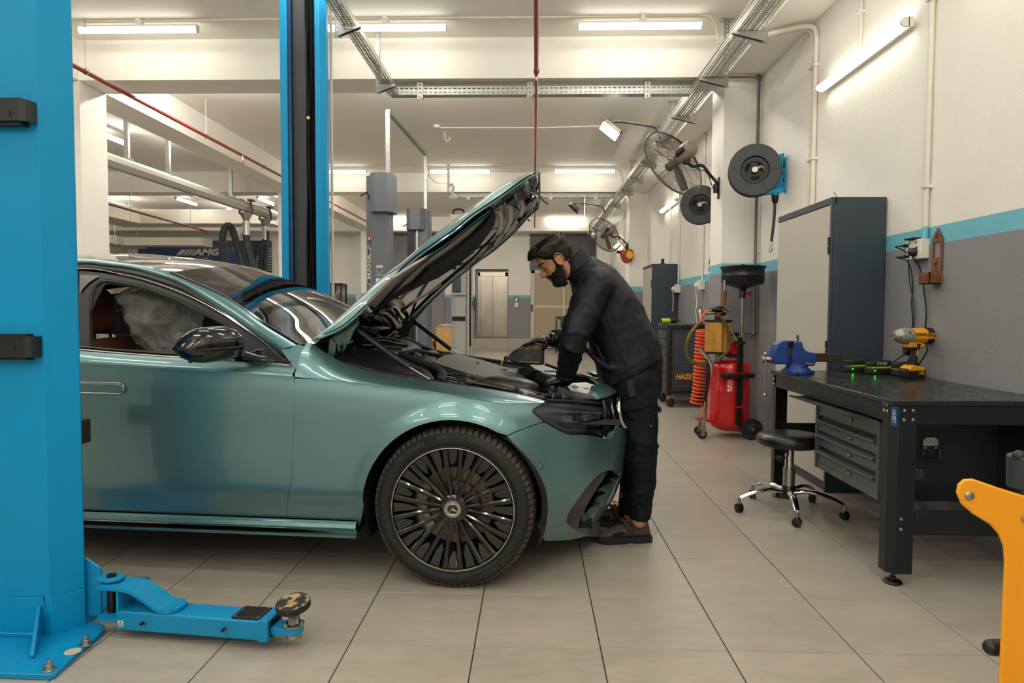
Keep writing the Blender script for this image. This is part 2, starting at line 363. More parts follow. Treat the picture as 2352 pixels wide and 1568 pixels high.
# ------------------------------------------------------------- blue two-post lift
M_blue = mat('blue powder coat', (0, 138, 192), .38, bump=.2, bscale=420, var=.05, vscale=3, dirt=((20, 66, 96), .68, .82), spec=.3)
M_blue2 = mat('blue arm paint', (0, 130, 182), .42, bump=.12, bscale=200, var=.06, vscale=9, dirt=((30, 66, 84), .68, .8))
M_blk = mat('black plastic', (26, 28, 32), .42, bump=.1, bscale=300)
M_rub = mat('worn black rubber', (30, 31, 33), .75, bump=.3, bscale=90)
M_steel = mat('bright steel', (176, 172, 162), .3, metal=1, var=.12, vscale=30)
M_dsteel = mat('dark oily steel', (70, 64, 58), .38, metal=1, var=.25, vscale=25)
M_galv = mat('galvanised steel', (172, 174, 172), .38, metal=.9, var=.18, vscale=18)
M_belt = mat('charcoal belt curtain', (52, 55, 60), .6)
M_dark = mat('dark void', (8, 10, 13), .7)
def post(name, label, y0, sgn, cx=-1.749, h=3.9):
 'C section post: sgn=-1 opening towards the car seen from beyond (near post), +1 opening towards the camera'
 t = thing(name, label, 'lift post', (cx, y0, 0)); W, Dp, cf = .176, .27, .085
 # outline in plan: channel back at far side of the opening
 op = -sgn                      # direction of the opening along Y
 pr = [(-W, 0), (-W+.055, 0), (-W+.055, .02), (-W+.02, .02), (-W+.06, Dp-.02), (W-.085, Dp-.02), (W-.035, .06), (W-.06, .02), (W-.085, .02), (W-.085, 0), (W-.05, 0), (W-.006, .045), (W-.058, Dp), (-W+.05, Dp)]
 b = MB(); b.prism([(x, op*(-y)) for x, y in pr], (cx, y0, .02), X, Y, Z*h)
 b.build('column', M_blue, t, ang=30, bevel=.004)
 return t
# near post: solid outer face towards the camera
np_ = thing('lift_post', 'tall blue lift post filling the left edge of the picture, black clips on its face', 'lift post', (-1.84, 2.5, 0))
xr, yc = -1.659, 2.357
xc_ = -1.727; PR = [(xc_, yc), (xr, 2.443), (xr-.004, 2.452), (-1.79, 2.61), (-1.805, 2.60), (-1.69, 2.446), (-1.745, yc+.025)]; PL_ = [(-3.73-x, y) for x, y in PR]
b = MB(); pr = PR+PL_[::-1]; hc = at(32, 1473, y=yc); hz = hc.z; hx = hc.x; hr = .037
b.prism(pr, (0, 0, .16), X, Y, Z*3.75)
# foot section with the round access hole cut in the front face
XA, XB2 = -1.945, -1.75
for P_, xe in ((PR, XB2), (PL_, XA)): b.prism([(xe, yc)]+P_+[(xe, yc+.025)], (0, 0, .018), X, Y, Z*.142)
n = 32; inner = circ(hr, n, pi/4); outer = []
for a, c in inner:
 ang = atan2(c, a); ca, sa = cos(ang), sin(ang); xl = (-1.945-hx) if ca < 0 else (-1.75-hx); zl = (.018-hz) if sa < 0 else (.16-hz)
 t_ = min(xl/ca if abs(ca) > 1e-6 else 9, zl/sa if abs(sa) > 1e-6 else 9); outer.append((ca*t_, sa*t_))
b.ring(outer, inner, (hx, yc, hz), X, Z, (0, .025, 0))
b.build('column', M_blue, np_, ang=30, bevel=.008, seg=3)
b = MB(); b.mm((-1.97, yc+.12, .02), (-1.70, yc+.13, .2)); b.build('inner_plate', M_dark, np_)
b = MB(); q = V((hx+.004, yc+.045, hz-.012)); b.cyl(q, q+V((0, -.05, -.006)), .0115, n=6); b.cyl(q+V((0, .0, 0)), q+V((0, -.036, 0)), .016, n=6); b.build('hex_bolt', M_steel, np_)
b = MB(); b.tube([q+V((.0, .02, 0)), q+V((.012, .03, .035)), q+V((.02, .05, .09))], .010, n=10); b.build('grease_nozzle', M_steel, np_)
# base plate
zt = .02
pl = [at(u, v_, z=zt) for u, v_ in ((0, 1545), (122, 1549), (240, 1445))]
A, B_, C_ = pl; rr_ = []
tip = [at(u, v_, z=zt) for u, v_ in ((186, 1490), (239, 1446), (240, 1436), (228, 1428), (200, 1424))]
poly = [(-2.25, A.y+.0), (A.x, A.y), (B_.x-.01, B_.y), (B_.x, B_.y+.012)]+[(p.x, p.y) for p in tip]+[(tip[-1].x, 2.9), (-2.25, 2.9)]
b = MB(); b.prism(poly, (0, 0, 0), X, Y, Z*zt); b.build('base_plate', M_blue2, np_, bevel=.003)
hb = at(167, 1496, z=zt+.0006); b = MB(); b.cyl(hb, hb+Z*.001, .026, n=24); b.build('anchor_hole', M_conc, np_)
def anchor(px, py, par):
 c = at(px, py, z=zt); b = MB(); b.cyl(c, c+Z*.003, .021, n=20); b.cyl(c+Z*.003, c+Z*.019, .0135, n=6); b.cyl(c+Z*.019, c+Z*.033, .008, n=12); b.build('anchor_bolt', M_steel, par, bevel=.001)
anchor(197, 1479, np_); anchor(113, 1537, np_)
g0 = at(73, 1515, z=zt)
gd = V((.097, -.17, 0)).normalized(); b = MB(); b.prism([(0, 0), (0, .11), (.014, .11), (.19, .014), (.19, 0)], V((-1.77, yc, zt))-Z.cross(gd)*.006, gd, Z, Z.cross(gd)*.012); b.build('gusset', M_blue2, np_, bevel=.002)
b = MB(); b.mm((-2.2, yc-.018, .02), (-1.77, yc, .035)); b.build('foot_flange', M_blue2, np_, bevel=.003)
# black plastic cable clips on the outer face
def clip(y0p, y1p, xr_p):
 zt_, zb_ = at(40, y0p, y=yc-.02).z, at(40, y1p, y=yc-.02).z; xe = at(xr_p, y0p, y=yc-.03).x; h = zt_-zb_
 b = MB(); path = [(-2.12, yc-.05), (xe-.03, yc-.05), (xe-.008, yc-.043), (xe, yc-.028), (xe, yc)]
 for i in range(len(path)-1):
  (x0, y0), (x1, y1) = path[i], path[i+1]; b.add([(x0, y0, zb_+.01), (x1, y1, zb_+.01), (x1, y1, zt_-.006), (x0, y0, zt_-.006), (x0, y0+.012, zb_+.01), (x1-.001, y1+.012, zb_+.01), (x1-.001, y1+.012, zt_-.006), (x0, y0+.012, zt_-.006)], [(0, 1, 2, 3), (7, 6, 5, 4), (3, 2, 6, 7), (1, 0, 4, 5)])
 b.mm((-2.12, yc-.038, zb_), (xe-.03, yc+.002, zb_+.02)); b.mm((-2.12, yc-.038, zt_-.012), (xe-.03, yc+.002, zt_+.002))
 cl = b.build('cable_clip', M_blk, np_, bevel=.0015)
 c = at(xr_p-48, (y0p+y1p)/2+2, y=yc-.0515); b = MB(); b.prism([(x*.55, z) for x, z in rrect(.012, .022, .0055, 4)], c, X, Z, Y*.002); b.build('slot', M_dark, cl)
clip(229, 289, 70); clip(768, 826, 82)
p0, p1 = at(202, 962, y=2.72), at(186, 1016, y=2.72)
b = MB(); b.mm((p1.x-.12, 2.60, p1.z), (p0.x, 2.74, p0.z)); b.build('door_bumper', M_rub, np_, bevel=.006)
# carriage and swing arm
b = MB(); yk = 2.462; c0, c1 = at(195, 1281, y=yk), at(230, 1305, y=yk); wk = c1.x-c0.x
b.prism([(-.03, c0.z-.05), (0, c0.z), (wk, c1.z), (wk, .045), (-.03, .045)], (c0.x, yk, 0), X, Z, Y*.012)
b.build('carriage_plate', M_blue2, np_, bevel=.002)
a0, a1 = at(270, 1444, z=.04), at(613, 1476, z=.032)
ax = (a1-a0); ax.z = 0; L = ax.length; ax.normalize(); ay = Z.cross(ax)   # ay points away from the camera
arm_root = MB(); W_, H_ = .105, .070
def loc(u, v_, z): return a0+ax*u+ay*v_+Z*(z-a0.z)
def abox(b, u0, u1, v0, v1, z0, z1):
 vs = [loc(u, v_, z) for z in (z0, z1) for u, v_ in ((u0, v0), (u1, v0), (u1, v1), (u0, v1))]
 return b.add(vs, [(3, 2, 1, 0), (4, 5, 6, 7), (0, 1, 5, 4), (1, 2, 6, 5), (2, 3, 7, 6), (3, 0, 4, 7)])
b = MB(); abox(b, 0, L, 0, W_, .036, .036+H_); arm = b.build('swing_arm', M_blue2, np_, bevel=.006, seg=3)
b = MB(); abox(b, L-.035, L+.004, -.004, W_+.004, .034, .040+H_); b.build('end_collar', M_blue2, arm, bevel=.002)
b = MB(); abox(b, L+.001, L+.005, .012, W_-.012, .044, .030+H_); b.build('tube_opening', M_dark, arm)
zt2 = .036+H_
# S-curved top strap, from the pivot lug down to the tube
prof = cr([(-.085, .178), (-.02, .178), (.045, .172), (.10, .145), (.155, .112), (.19, .109), (.225, .109)], 5)
b = MB(); rows = []
for u, z in [(p.x, p.y) for p in [V((a, c, 0)) for a, c in [(q[0], q[1]) for q in prof]]]:
 wv = W_*.5*(1.0 if u < .19 else sqrt(max(0.04, 1-((u-.19)/.04)**2)))
 rows.append([loc(u, W_*.5-wv, z), loc(u, W_*.5+wv, z), loc(u, W_*.5+wv, z+.012), loc(u, W_*.5-wv, z+.012)])
b.grid(rows, closed=True); b.add(rows[0], [(0, 1, 2, 3)]); b.add(rows[-1], [(3, 2, 1, 0)]); b.build('curved_strap', M_blue2, arm, ang=50)
b = MB(); abox(b, -.004, .006, 0, W_, .036, .175); b.build('back_web', M_blue2, arm)
b = MB(); abox(b, -.09, .0, .01, W_-.01, .06, .074); b.build('lower_lug', M_blue2, arm)
pc = loc(-.066, W_*.55, 0); b = MB(); b.cyl((pc.x, pc.y, .05), (pc.x, pc.y, .215), .0165, n=20); b.build('pivot_pin', M_dsteel, arm)
b = MB(); b.prism([(-.045, -.035), (.01, -.035)]+circ(.035, 9, -pi/2, (.01, 0), pi/2)+[(-.05, .035)], (pc.x, pc.y, .196), ax, ay, Z*.012); b.build('upper_lug', M_blue2, arm, bevel=.002)
b = MB(); b.box((pc.x+.015, pc.y+.02, .115), (.05, .02, .014), rz=.1); b.build('stop_pin', M_galv, arm)
for px, py in ((331, 1422.5), (530, 1438)):
 u = (at(px, py, y=a0.y-.01)-a0).dot(ax); c = loc(u, 0, .072)
 b = MB(); b.cyl(c, c-ay*.008, .0085, n=6); b.build('stop_nut', M_steel, arm)
 b = MB(); b.cyl(c-ay*.006, c-ay*.017, .0055, n=10); b.build('stop_screw', M_dark, arm)
M_dec = mat('white sticker', (205, 205, 198), .5)
c = loc(.012, -.0012, .061); b = MB(); b.prism([(-.010, -.011), (.012, -.011), (.012, .011), (-.010, .011)], c, ax, Z, ay*.001); st = b.build('warning_sticker', M_dec, arm)
b = MB(); b.ring([(-.009, -.008), (.011, -.008), (.001, .009)], [(-.006, -.006), (.008, -.006), (.001, .005)], c-ay*.0007, ax, Z, ay*.0006); b.build('warning_triangle', M_dark, st)
# rubber tread pad
b = MB(); u0 = (at(542, 1418, z=zt2)-a0).dot(ax); abox(b, u0-.012, u0+.095, .006, W_-.006, zt2, zt2+.008); rp = b.build('tread_plate', M_rub, arm, bevel=.002)
b = MB()
for i in range(11):
 for j in range(2): abox(b, u0+.004+i*.0075, u0+.0075+i*.0075, .014+j*.04, .048+j*.04, zt2+.008, zt2+.0098)
b.build('tread_ribs', M_rub, rp, kind='stuff')
for du, dv in ((0, .014), (.085, .014), (0, .09), (.085, .09)):
 c = loc(u0+du, dv, zt2+.0078); b = MB(); b.cyl(c, c+Z*.002, .006, n=12); b.build('screw', M_steel, rp)
# tongue, screw and lifting pad
uc = L+.075
b = MB(); b.prism([(-.075, -.034), (.0, -.034)]+circ(.034, 10, -pi/2, (0, 0), pi/2)+[(-.075, .034)], loc(uc, W_*.5, .052), ax, ay, Z*.026); b.build('tongue', M_blue2, arm, bevel=.002)
c = loc(uc, W_*.5, 0); b = MB(); b.cyl((c.x, c.y, .034), (c.x, c.y, .05), .028, n=24); b.build('lower_collar', M_steel, arm, bevel=.002)
b = MB(); b.lathe([(.024, .078), (.036, .078), (.037, .084), (.03, .088), (.024, .088)], (c.x, c.y, 0), n=24); b.build('upper_collar', M_steel, arm)
b = MB(); pf = [(.0, .06)]
for i in range(14): pf += [(.0205, .084+i*.0042), (.0185, .0861+i*.0042)]
b.lathe(pf, (c.x, c.y, 0), n=20); b.build('screw_spindle', M_steel, arm)
tilt = (Z+ax*-.05-ay*.16).normalized(); pc2 = V((c.x, c.y, .139))
M_pad = mat('scuffed rubber pad', (34, 34, 34), .8, bump=.8, bscale=45, vscale=28, dirt=((176, 150, 118), .50, .60))
b = MB(); b.lathe([(0, 0), (.055, 0), (.06, .004), (.0605, .022), (.058, .026)], pc2, tilt, 36); pad = b.build('lifting_pad', M_rub, arm)
b = MB(); rows = [[pc2+tilt*(.026+(.0025*(.6+.4*sin(7*a+3*r*40)) if .005 < r < .05 else 0))+frame(tilt)[0]*r*cos(a)+frame(tilt)[1]*r*sin(a) for a in [2*pi*i/36 for i in range(36)]] for r in (.058, .052, .049, .043, .036, .028, .02, .01, .0005)]
b.grid(rows, closed=True); b.build('pad_face', M_pad, pad)
# far post: opening towards the camera, charcoal belt inside
fp = post('lift_post', 'far blue lift post standing behind the car, open channel with charcoal belt inside', 5.2, 1)
b = MB(); b.mm((-1.85, 5.43, .05), (-1.66, 5.445, 3.9)); b.build('channel_back', M_dark, fp)
b = MB(); b.mm((-1.845, 5.26, .3), (-1.745, 5.275, 3.9)); b.build('belt_curtain', M_belt, fp)
b = MB(); b.mm((-1.872, 5.22, .1), (-1.845, 5.24, 3.9)); b.build('guide_rail', mat('dark blue shade paint', (10, 52, 92), .4), fp)
for i in range(3):
 b = MB(); pts = [V((-1.735+.008*i+.012*sin(z*3+i*2), 5.25+.012*i, z)) for z in [3.9-.18*k for k in range(20)]]
 b.tube(cr(pts, 3), .004, n=6); b.build('cable', M_dark, fp)
cz = at(709, 271, y=5.24); b = MB(); b.box(cz, (.022, .02, .022)); b.build('brass_clamp', mat('brass', (190, 150, 80), .3, metal=1), fp)
b = MB(); b.prism(rrect(.62, .5, .04), (-1.749, 5.4, 0), X, Y, Z*.02); b.build('base_plate', M_blue2, fp)
b = MB(); b.mm((-1.9, 5.1, .25), (-1.6, 5.3, .95)); b.build('carriage', M_blue2, fp, bevel=.01)
t = thing('conduit', 'pale conduit pipe running up beside the far blue post', 'pipe', (-1.55, 5.55, 0))
b = MB(); b.cyl((-1.625, 5.52, 1.0), (-1.625, 5.52, 4.0), .011, n=10); b.build('pipe', mat('cream plastic pipe', (214, 206, 192), .5), t)
b = MB(); pts = cr([at(u, v_, y=5.5) for u, v_ in ((752, 520), (757, 545), (755, 600), (753, 650), (754, 720))], 6); b.tube(pts, .006, n=8); b.build('hanging_cable', M_dark, t)
# ------------------------------------------------------------- the car: local frame X forward from the front axle, q out to the near (right) side, z up
from mathutils.geometry import delaunay_2d_cdt
CA = radians(4.2); CO = V((-.267, 3.788, 0)); CH = V((cos(CA), -sin(CA), 0)); CN = V((-sin(CA), -cos(CA), 0))
def cw(x, q, z): return CO+CH*x+CN*q+Z*z
def cray(px, py): return FW+RT*((px-1176)/FPX)-UP*((py-784)/FPX)
def cp(px, py, q):
 d = cray(px, py); t = (CO+CN*q-CAM).dot(CN)/d.dot(CN); p = CAM+d*t-CO; return p.dot(CH), p.z
car = thing('car', 'grey green sedan with raised bonnet and black multi-spoke wheels', 'car', CO, -CA)
M_paint = mat('grey green metallic paint', (98, 137, 142), .34, metal=.7, coat=1.0)
M_pin = mat('grey green inner paint', (62, 92, 92), .3, metal=.3, coat=.8)
M_gblk = mat('gloss black trim', (7, 8, 10), .08, spec=.6, coat=.5)
M_sblk = mat('satin black trim', (16, 18, 21), .38)
M_chr = mat('chrome', (215, 214, 210), .08, metal=1)
M_tyre = mat('tyre rubber', (22, 23, 25), .62, bump=.1, bscale=150)
M_tread = mat('dusty tread rubber', (78, 73, 66), .85, bump=.4, bscale=200)
M_void = mat('dark cavity', (5, 6, 7), .8)
def glass(name, tint, fr=1.5, refl=1.):
 m = D.materials.new(name); m.use_nodes = True; nt = m.node_tree; nt.nodes.clear()
 o = nt.nodes.new('ShaderNodeOutputMaterial'); mx = nt.nodes.new('ShaderNodeMixShader'); tr = nt.nodes.new('ShaderNodeBsdfTransparent'); gl = nt.nodes.new('ShaderNodeBsdfGlossy'); f = nt.nodes.new('ShaderNodeFresnel')
 tr.inputs[0].default_value = tint+(1,); gl.inputs['Roughness'].default_value = .01; f.inputs[0].default_value = fr; gl.inputs[0].default_value = (refl, refl, refl, 1)
 nt.links.new(f.outputs[0], mx.inputs[0]); nt.links.new(tr.outputs[0], mx.inputs[1]); nt.links.new(gl.outputs[0], mx.inputs[2]); nt.links.new(mx.outputs[0], o.inputs[0]); return m
M_wind = glass('windscreen glass', (.42, .46, .46), 1.75)
M_lens = glass('headlamp lens', (.8, .84, .86), 1.5)
M_sglass = glass('side glass', (.55, .6, .6), 1.5)
T_zc = [(-4.1, .93), (-2.6, .955), (-1.7, .949), (-1.25, .929), (-.7, .907), (-.45, .888), (-.26, .868), (-.07, .849), (.11, .822), (.26, .803), (.4, .800), (.85, .79)]
T_v = [(0, .868), (.1, .888), (.2, .912), (.27, .934), (.34, .942), (.5, .947), (.75, .945), (.9, .938), (1, .926)]
T_xf = [(.15, .66), (.2, .71), (.3, .755), (.45, .787), (.6, .797), (.7, .785), (.8, .745), (.9, .67)]
X0, PW, WB, XT = -.1, 2.5, -2.961, -4.09
def base(x, z):
 zc = sm(x, T_zc); v = (z-.2)/(zc-.2); q = sm(v, T_v)
 for xc in (0, WB):
  d = hypot(x-xc, z-.345)-.385
  if -.05 < d < .085: k = max(0, min(1, 1-d/.085)); q += .016*k*k*(3-2*k)
 return q
def plan(x, z):
 xf = sm(z, T_xf)
 if x > X0: t = min(1, (x-X0)/(xf-X0)); return max(0, 1-t**PW)**(1/PW)
 if x < -3.3: t = min(1, (-3.3-x)/(-3.3-XT)); return max(0, 1-t**3)**(1/3)
 return 1
def QS(x, z): return base(x, z)*plan(x, z)
def QG(x, z): return .872-.6*(z-.96)-.2*(z-.96)**2
KU = .75
def usurf(u, z):
 if u <= X0: return (u, QS(u, z), z)
 ph = min(pi/2, (u-X0)/KU); xf = sm(z, T_xf); x = X0+(xf-X0)*sin(ph)**(2/PW)
 return (x, base(x, z)*max(0, cos(ph))**(2/PW), z)
def u_of(x, z):
 if x <= X0: return x
 xf = sm(z, T_xf); return X0+KU*math.asin(min(1, ((x-X0)/(xf-X0))**(PW/2)))
def hit(px, py, F=QS):
 d = cray(px, py); k = CN.dot(CAM-CO); dn = d.dot(CN); lo, hi, prev = 0, 0, None
 for i in range(120):
  q = 1.05-i*.012; t = (q-k)/dn; p = CAM+d*t-CO; g = q-F(p.dot(CH), p.z)
  if prev is not None and g <= 0: lo, hi = q+.012, q; break
  prev = g
 else: return cp(px, py, .6)
 for _ in range(20):
  m_ = (lo+hi)/2; t = (m_-k)/dn; p = CAM+d*t-CO
  if m_-F(p.dot(CH), p.z) > 0: lo = m_
  else: hi = m_
 return p.dot(CH), p.z
def HS(pts):
 out = []
 for a in pts: x, z = hit(*a); out.append((u_of(x, z), z))
 return out
def HG(pts): return [hit(a[0], a[1], QG) for a in pts]
def gsurf(u, z): return (u, QG(u, z), z)
def dens(poly, st, closed=True):
 out = []; n = len(poly)
 for i in range(n if closed else n-1):
  a, b_ = poly[i], poly[(i+1) % n]; k = max(1, int(hypot(b_[0]-a[0], b_[1]-a[1])/st))
  out += [(a[0]+(b_[0]-a[0])*j/k, a[1]+(b_[1]-a[1])*j/k) for j in range(k)]
 if not closed: out.append(poly[-1])
 return out
def inside(p, poly):
 c = False; n = len(poly)
 for i in range(n):
  (x1, y1), (x2, y2) = poly[i], poly[i-1]
  if (y1 > p[1]) != (y2 > p[1]) and p[0] < (x2-x1)*(p[1]-y1)/(y2-y1)+x1: c = not c
 return c
def shrink(poly, d):
 n = len(poly); A = sum(poly[i-1][0]*poly[i][1]-poly[i][0]*poly[i-1][1] for i in range(n)); s = 1 if A > 0 else -1; out = []
 for i in range(n):
  a, b_, c = V((*poly[i-1], 0)), V((*poly[i], 0)), V((*poly[(i+1) % n], 0)); e = (b_-a); f = (c-b_)
  if e.length < 1e-9 or f.length < 1e-9: out.append(poly[i]); continue
  e.normalize(); f.normalize(); nn = V((-e.y-f.y, e.x+f.x, 0)); l = nn.length
  if l < .3: out.append(poly[i]); continue
  nn /= l; out.append((b_.x+nn.x*s*d/max(.4, l/2), b_.y+nn.y*s*d/max(.4, l/2)))
 return out
def panel(name, poly, surf, m, parent=None, st=.022, holes=(), off=0., gap=.0015, lip=.012, sides=(1, -1), xs=1., label=None, edge_m=None):
 'sheet panel cut to an outline on a body surface, edges turned in; built for both sides of the car'
 parent = parent or car; outs = []
 poly = dens(shrink(poly, gap) if gap else poly, st); H = [dens(h, st) for h in holes]
 pts = []; ed = []
 for lp in [poly]+H:
  b0 = len(pts); pts += lp; ed += [(b0+i, b0+(i+1) % len(lp)) for i in range(len(lp))]
 nb = len(pts); us = [p[0] for p in poly]; zs = [p[1] for p in poly]; r = 0; z = min(zs)+st*.6
 loops = [poly]+H
 segs = [(lp[i], lp[(i+1) % len(lp)]) for lp in loops for i in range(len(lp))]
 while z < max(zs):
  u = min(us)+st*(.6 if r % 2 else 1.1)
  while u < max(us):
   p = (u, z)
   if inside(p, poly) and not any(inside(p, h) for h in H):
    if min((hypot(p[0]-a[0], p[1]-a[1]) for a, _ in segs)) > st*.55: pts.append(p)
   u += st
  z += st*.87; r += 1
 vo, eo, fo, *_ = delaunay_2d_cdt([V(p) for p in pts], ed, [], 1, 1e-6)
 hs = [h for h in H]
 fs = []
 for f in fo:
  c = (sum(vo[i][0] for i in f)/3, sum(vo[i][1] for i in f)/3)
  if inside(c, poly) and not any(inside(c, h) for h in hs): fs.append(tuple(f))
 P = []; N = []
 for v_ in vo:
  u, z = v_; e = .004; a = V(surf(u, z)); du = V(surf(u+e, z))-V(surf(u-e, z)); dz = V(surf(u, z+e))-V(surf(u, z-e)); n = du.cross(dz)
  if n.length < 1e-12: n = V((0, 1, 0))
  n.normalize()
  if n.y < 0 or (abs(n.y) < .05 and n.x < 0): n = -n
  P.append(a+n*off); N.append(n)
 for sd in sides:
  W = lambda p, s_=sd: cw(p.x, p.y*s_, p.z)
  me_v = [W(p) for p in P]; me_f = []
  for f in fs:
   a, b_, c = [P[i] for i in f]; g = (b_-a).cross(c-a)
   ok = g.dot(N[f[0]]) > 0; ok = ok if sd > 0 else not ok
   ok = not ok  # (x,q,z) is left handed in world
   me_f.append(f if ok else f[::-1])
  nn = [(CH*n.x+CN*n.y*sd+Z*n.z) for n in N]
  if lip:
   # turned-in edge along every boundary edge
   cnt = {}
   for f in me_f:
    for i in range(3): e_ = (f[i], f[(i+1) % 3]); cnt[e_] = 1
   bd = [e_ for e_ in cnt if (e_[1], e_[0]) not in cnt]; idx = {}
   for a, b_ in bd:
    for i in (a, b_):
     if i not in idx: idx[i] = (len(me_v), len(me_v)+1); q_ = me_v[i]; me_v.append(q_); me_v.append(q_-nn[i]*lip); nn += [nn[i], nn[i]]
   nl = []
   for a, b_ in bd:
    f = (idx[b_][0], idx[a][0], idx[a][1], idx[b_][1]); me_f.append(f)
  me = D.meshes.new(name); Wi = wm(parent).inverted()
  me.from_pydata([tuple(Wi @ p) for p in me_v], [], me_f); me.update(); me.materials.append(m)
  me.polygons.foreach_set('use_smooth', [True]*len(me.polygons))
  R = Wi.to_3x3(); me.normals_split_custom_set_from_vertices([tuple((R @ n).normalized()) for n in nn])
  o = D.objects.new(name, me); COL.objects.link(o); o.parent = parent
  if label: o['label'] = label
  outs.append(o)
 return outs
def edge_strip(name, pts, F, r, m, parent=None, off=.0, n=6, sides=(1, -1), sub=5, sq=None):
 'moulding running along a line of photograph pixels on the body'
 for s_ in sides:
  P = []
  for a in pts: x, z = hit(a[0], a[1], F); P.append(cw(x, (F(x, z)+off)*s_, z))
  b = MB(); b.tube(cr(P, sub), r, n=n, sq=sq); b.build(name, m, parent or car)
# ---- panel outlines (photograph pixels on the body surface)
crease_px = [(182, 837), (300, 845), (400, 850), (500, 856), (675, 866)]
arch = [(.39*cos(a), .345+.392*sin(a)) for a in [radians(-18+6*i) for i in range(34)]]
arch_u = [(u_of(x, z), z) for x, z in arch if z > .21]
dg = HS([(675, 868), (676, 900), (674, 1000), (670, 1100), (657, 1190)])
sill_t = .274
# front door, rear door, quarter
top_d = [(x, sm(x, T_zc)) for x in (-.70, -.9, -1.2, -1.5, -1.78)]
gp = dg[::-1]
door_low = [(-1.78, sill_t)]+gp
dg[4] = (dg[4][0], sill_t); gp = dg[::-1]
panel('front_door', [(-1.78, sill_t)]+gp[:-1]+[(p, z+.0035) for p, z in top_d], usurf, M_paint)
top_r = [(x, sm(x, T_zc)+.0035) for x in (-1.785, -2.1, -2.5, -2.9)]
panel('rear_door', [(-2.55, sill_t), (-1.785, sill_t)]+top_r[:-1]+[(-2.86, sm(-2.86, T_zc)), (-2.72, .72), (-2.6, .5)], usurf, M_paint, st=.04)
ra = [(WB+.392*cos(a), .345+.392*sin(a)) for a in [radians(-15+7*i) for i in range(31)]]
panel('quarter_panel', [(-2.555, sill_t), (-2.605, .5), (-2.725, .72), (-2.865, .955), (-3.3, .96), (-3.8, .95), (-4.0, .93), (-4.03, .25), (-3.4, .22)]+[p for p in ra[::-1] if p[1] > .24], usurf, M_paint, st=.04)
# door shoulder above the crease up to the belt line
def shoulder(name, x0, x1, n=20, m=M_paint):
 for s_ in (1, -1):
  rows = []
  for i in range(n+1):
   x = x0+(x1-x0)*i/n; zc = sm(x, T_zc)+.0006; zb = sm(x, T_zb)
   rows.append([cw(x, (base(x, sm(x, T_zc))-k*k*.05)*s_, zc+(zb-zc)*k) for k in (0, .12, .3, .5, .7, .85, 1)])
  b = MB(); b.grid(rows, flip=s_ > 0); b.build(name, m, car, ang=60)
T_zb = [(-4.1, 1.02), (-2.9, 1.025), (-1.75, 1.007), (-1.606, .998), (-1.29, .981), (-.878, .963), (-.72, .950)]
shoulder('door_shoulder', -1.78, -.705); shoulder('door_shoulder', -2.86, -1.788)
# fender: lower sheet to the crease plus the rolled top up to the bonnet gutter
fc = [(x, sm(x, T_zc)+.0045) for x in (-.694, -.55, -.4, -.25, -.1)]+[(u_of(x, sm(x, T_zc)), sm(x, T_zc)) for x in (.05, .15, .26, .33, .385)]
hl_px = [(1255, 922), (1240, 929), (1228, 938), (1226, 947), (1237, 958), (1250, 967)]
hl_u = HS(hl_px)
fb = HS([(1250, 968), (1220, 978), (1190, 989), (1165, 1000)])
fend = [dg[3], dg[2], dg[1], (-.694, dg[0][1])]+fc[1:]+hl_u[1:5]+fb+[p for p in arch_u if p[0] < fb[-1][0]+.004 and True][0:0]
aa = sorted([(atan2(z-.345, x), (u_of(x, z), z)) for x, z in arch])
a_fb = atan2(fb[-1][1]-.345, usurf(*fb[-1])[0])
fend += [p for a, p in aa if a > a_fb+.03 and p[1] > .24]+[(u_of(-.425, .26), .245), (-.43, sill_t)]+[(dg[4][0]+.001, sill_t)]
panel('fender', fend, usurf, M_paint, st=.018)
T_zg = [(-.67, 1.05), (-.6, 1.0), (-.526, .962), (-.405, .924), (-.105, .881), (.092, .857), (.286, .828), (.39, .803)]
for s_ in (1, -1):
 rows = []
 for i in range(41):
  x = -.694+(.385+.694)*i/40; zc = sm(x, T_zc)+.0004; zg = max(zc+.001, sm(x, T_zg)); qc = QS(x, sm(x, T_zc)); qg = min(.785, qc-.03) if x > -.5 else .785+(.8-.785)*min(1, (-.5-x)/.2)
  rows.append([cw(x, (qc+(qg-qc)*(k+.12*sin(pi*k)*(-1)))*s_, zc+(zg-zc)*(k**.8)) for k in (0, .06, .2, .4, .6, .8, 1)]+[cw(x, (qg-.006)*s_, zg-.012)])
 b = MB(); b.grid(rows, flip=s_ > 0); b.build('fender_top', M_paint, car, ang=50)
# bumper
bp = HS([(1165, 1001), (1190, 990), (1250, 969.5), (1275, 982), (1300, 995), (1330, 998), (1360, 999), (1390, 1006), (1404, 1008)])
bot = HS([(1252, 1243), (1300, 1241), (1345, 1232), (1385, 1219)])
zt_ = bp[-1][1]; UE = X0+KU*pi/2
bump = bp+[(bp[-1][0]+.06, .655), (bp[-1][0]+.16, .625), (UE-.004, .61), (UE-.004, .22), (1.0, .215)]+bot[::-1]
bump += [p for a, p in aa if -.32 < a < a_fb-.02]
d_out = HS([(1300, 1199), (1303, 1185), (1307.5, 1175), (1325, 1149), (1343, 1124), (1358, 1106), (1370, 1093.5), (1381.5, 1084.5), (1402, 1079.4), (1418, 1083), (1425, 1095), (1415, 1102), (1400, 1126), (1384, 1151), (1370, 1170), (1358, 1184), (1345, 1194), (1338, 1201), (1341, 1212), (1347, 1222), (1330, 1222), (1312, 1212)])
panel('front_bumper', bump, usurf, M_paint, st=.018, holes=[d_out], lip=.03)
panel('duct_insert', d_out, usurf, M_sblk, off=-.05, gap=-.004, lip=0)
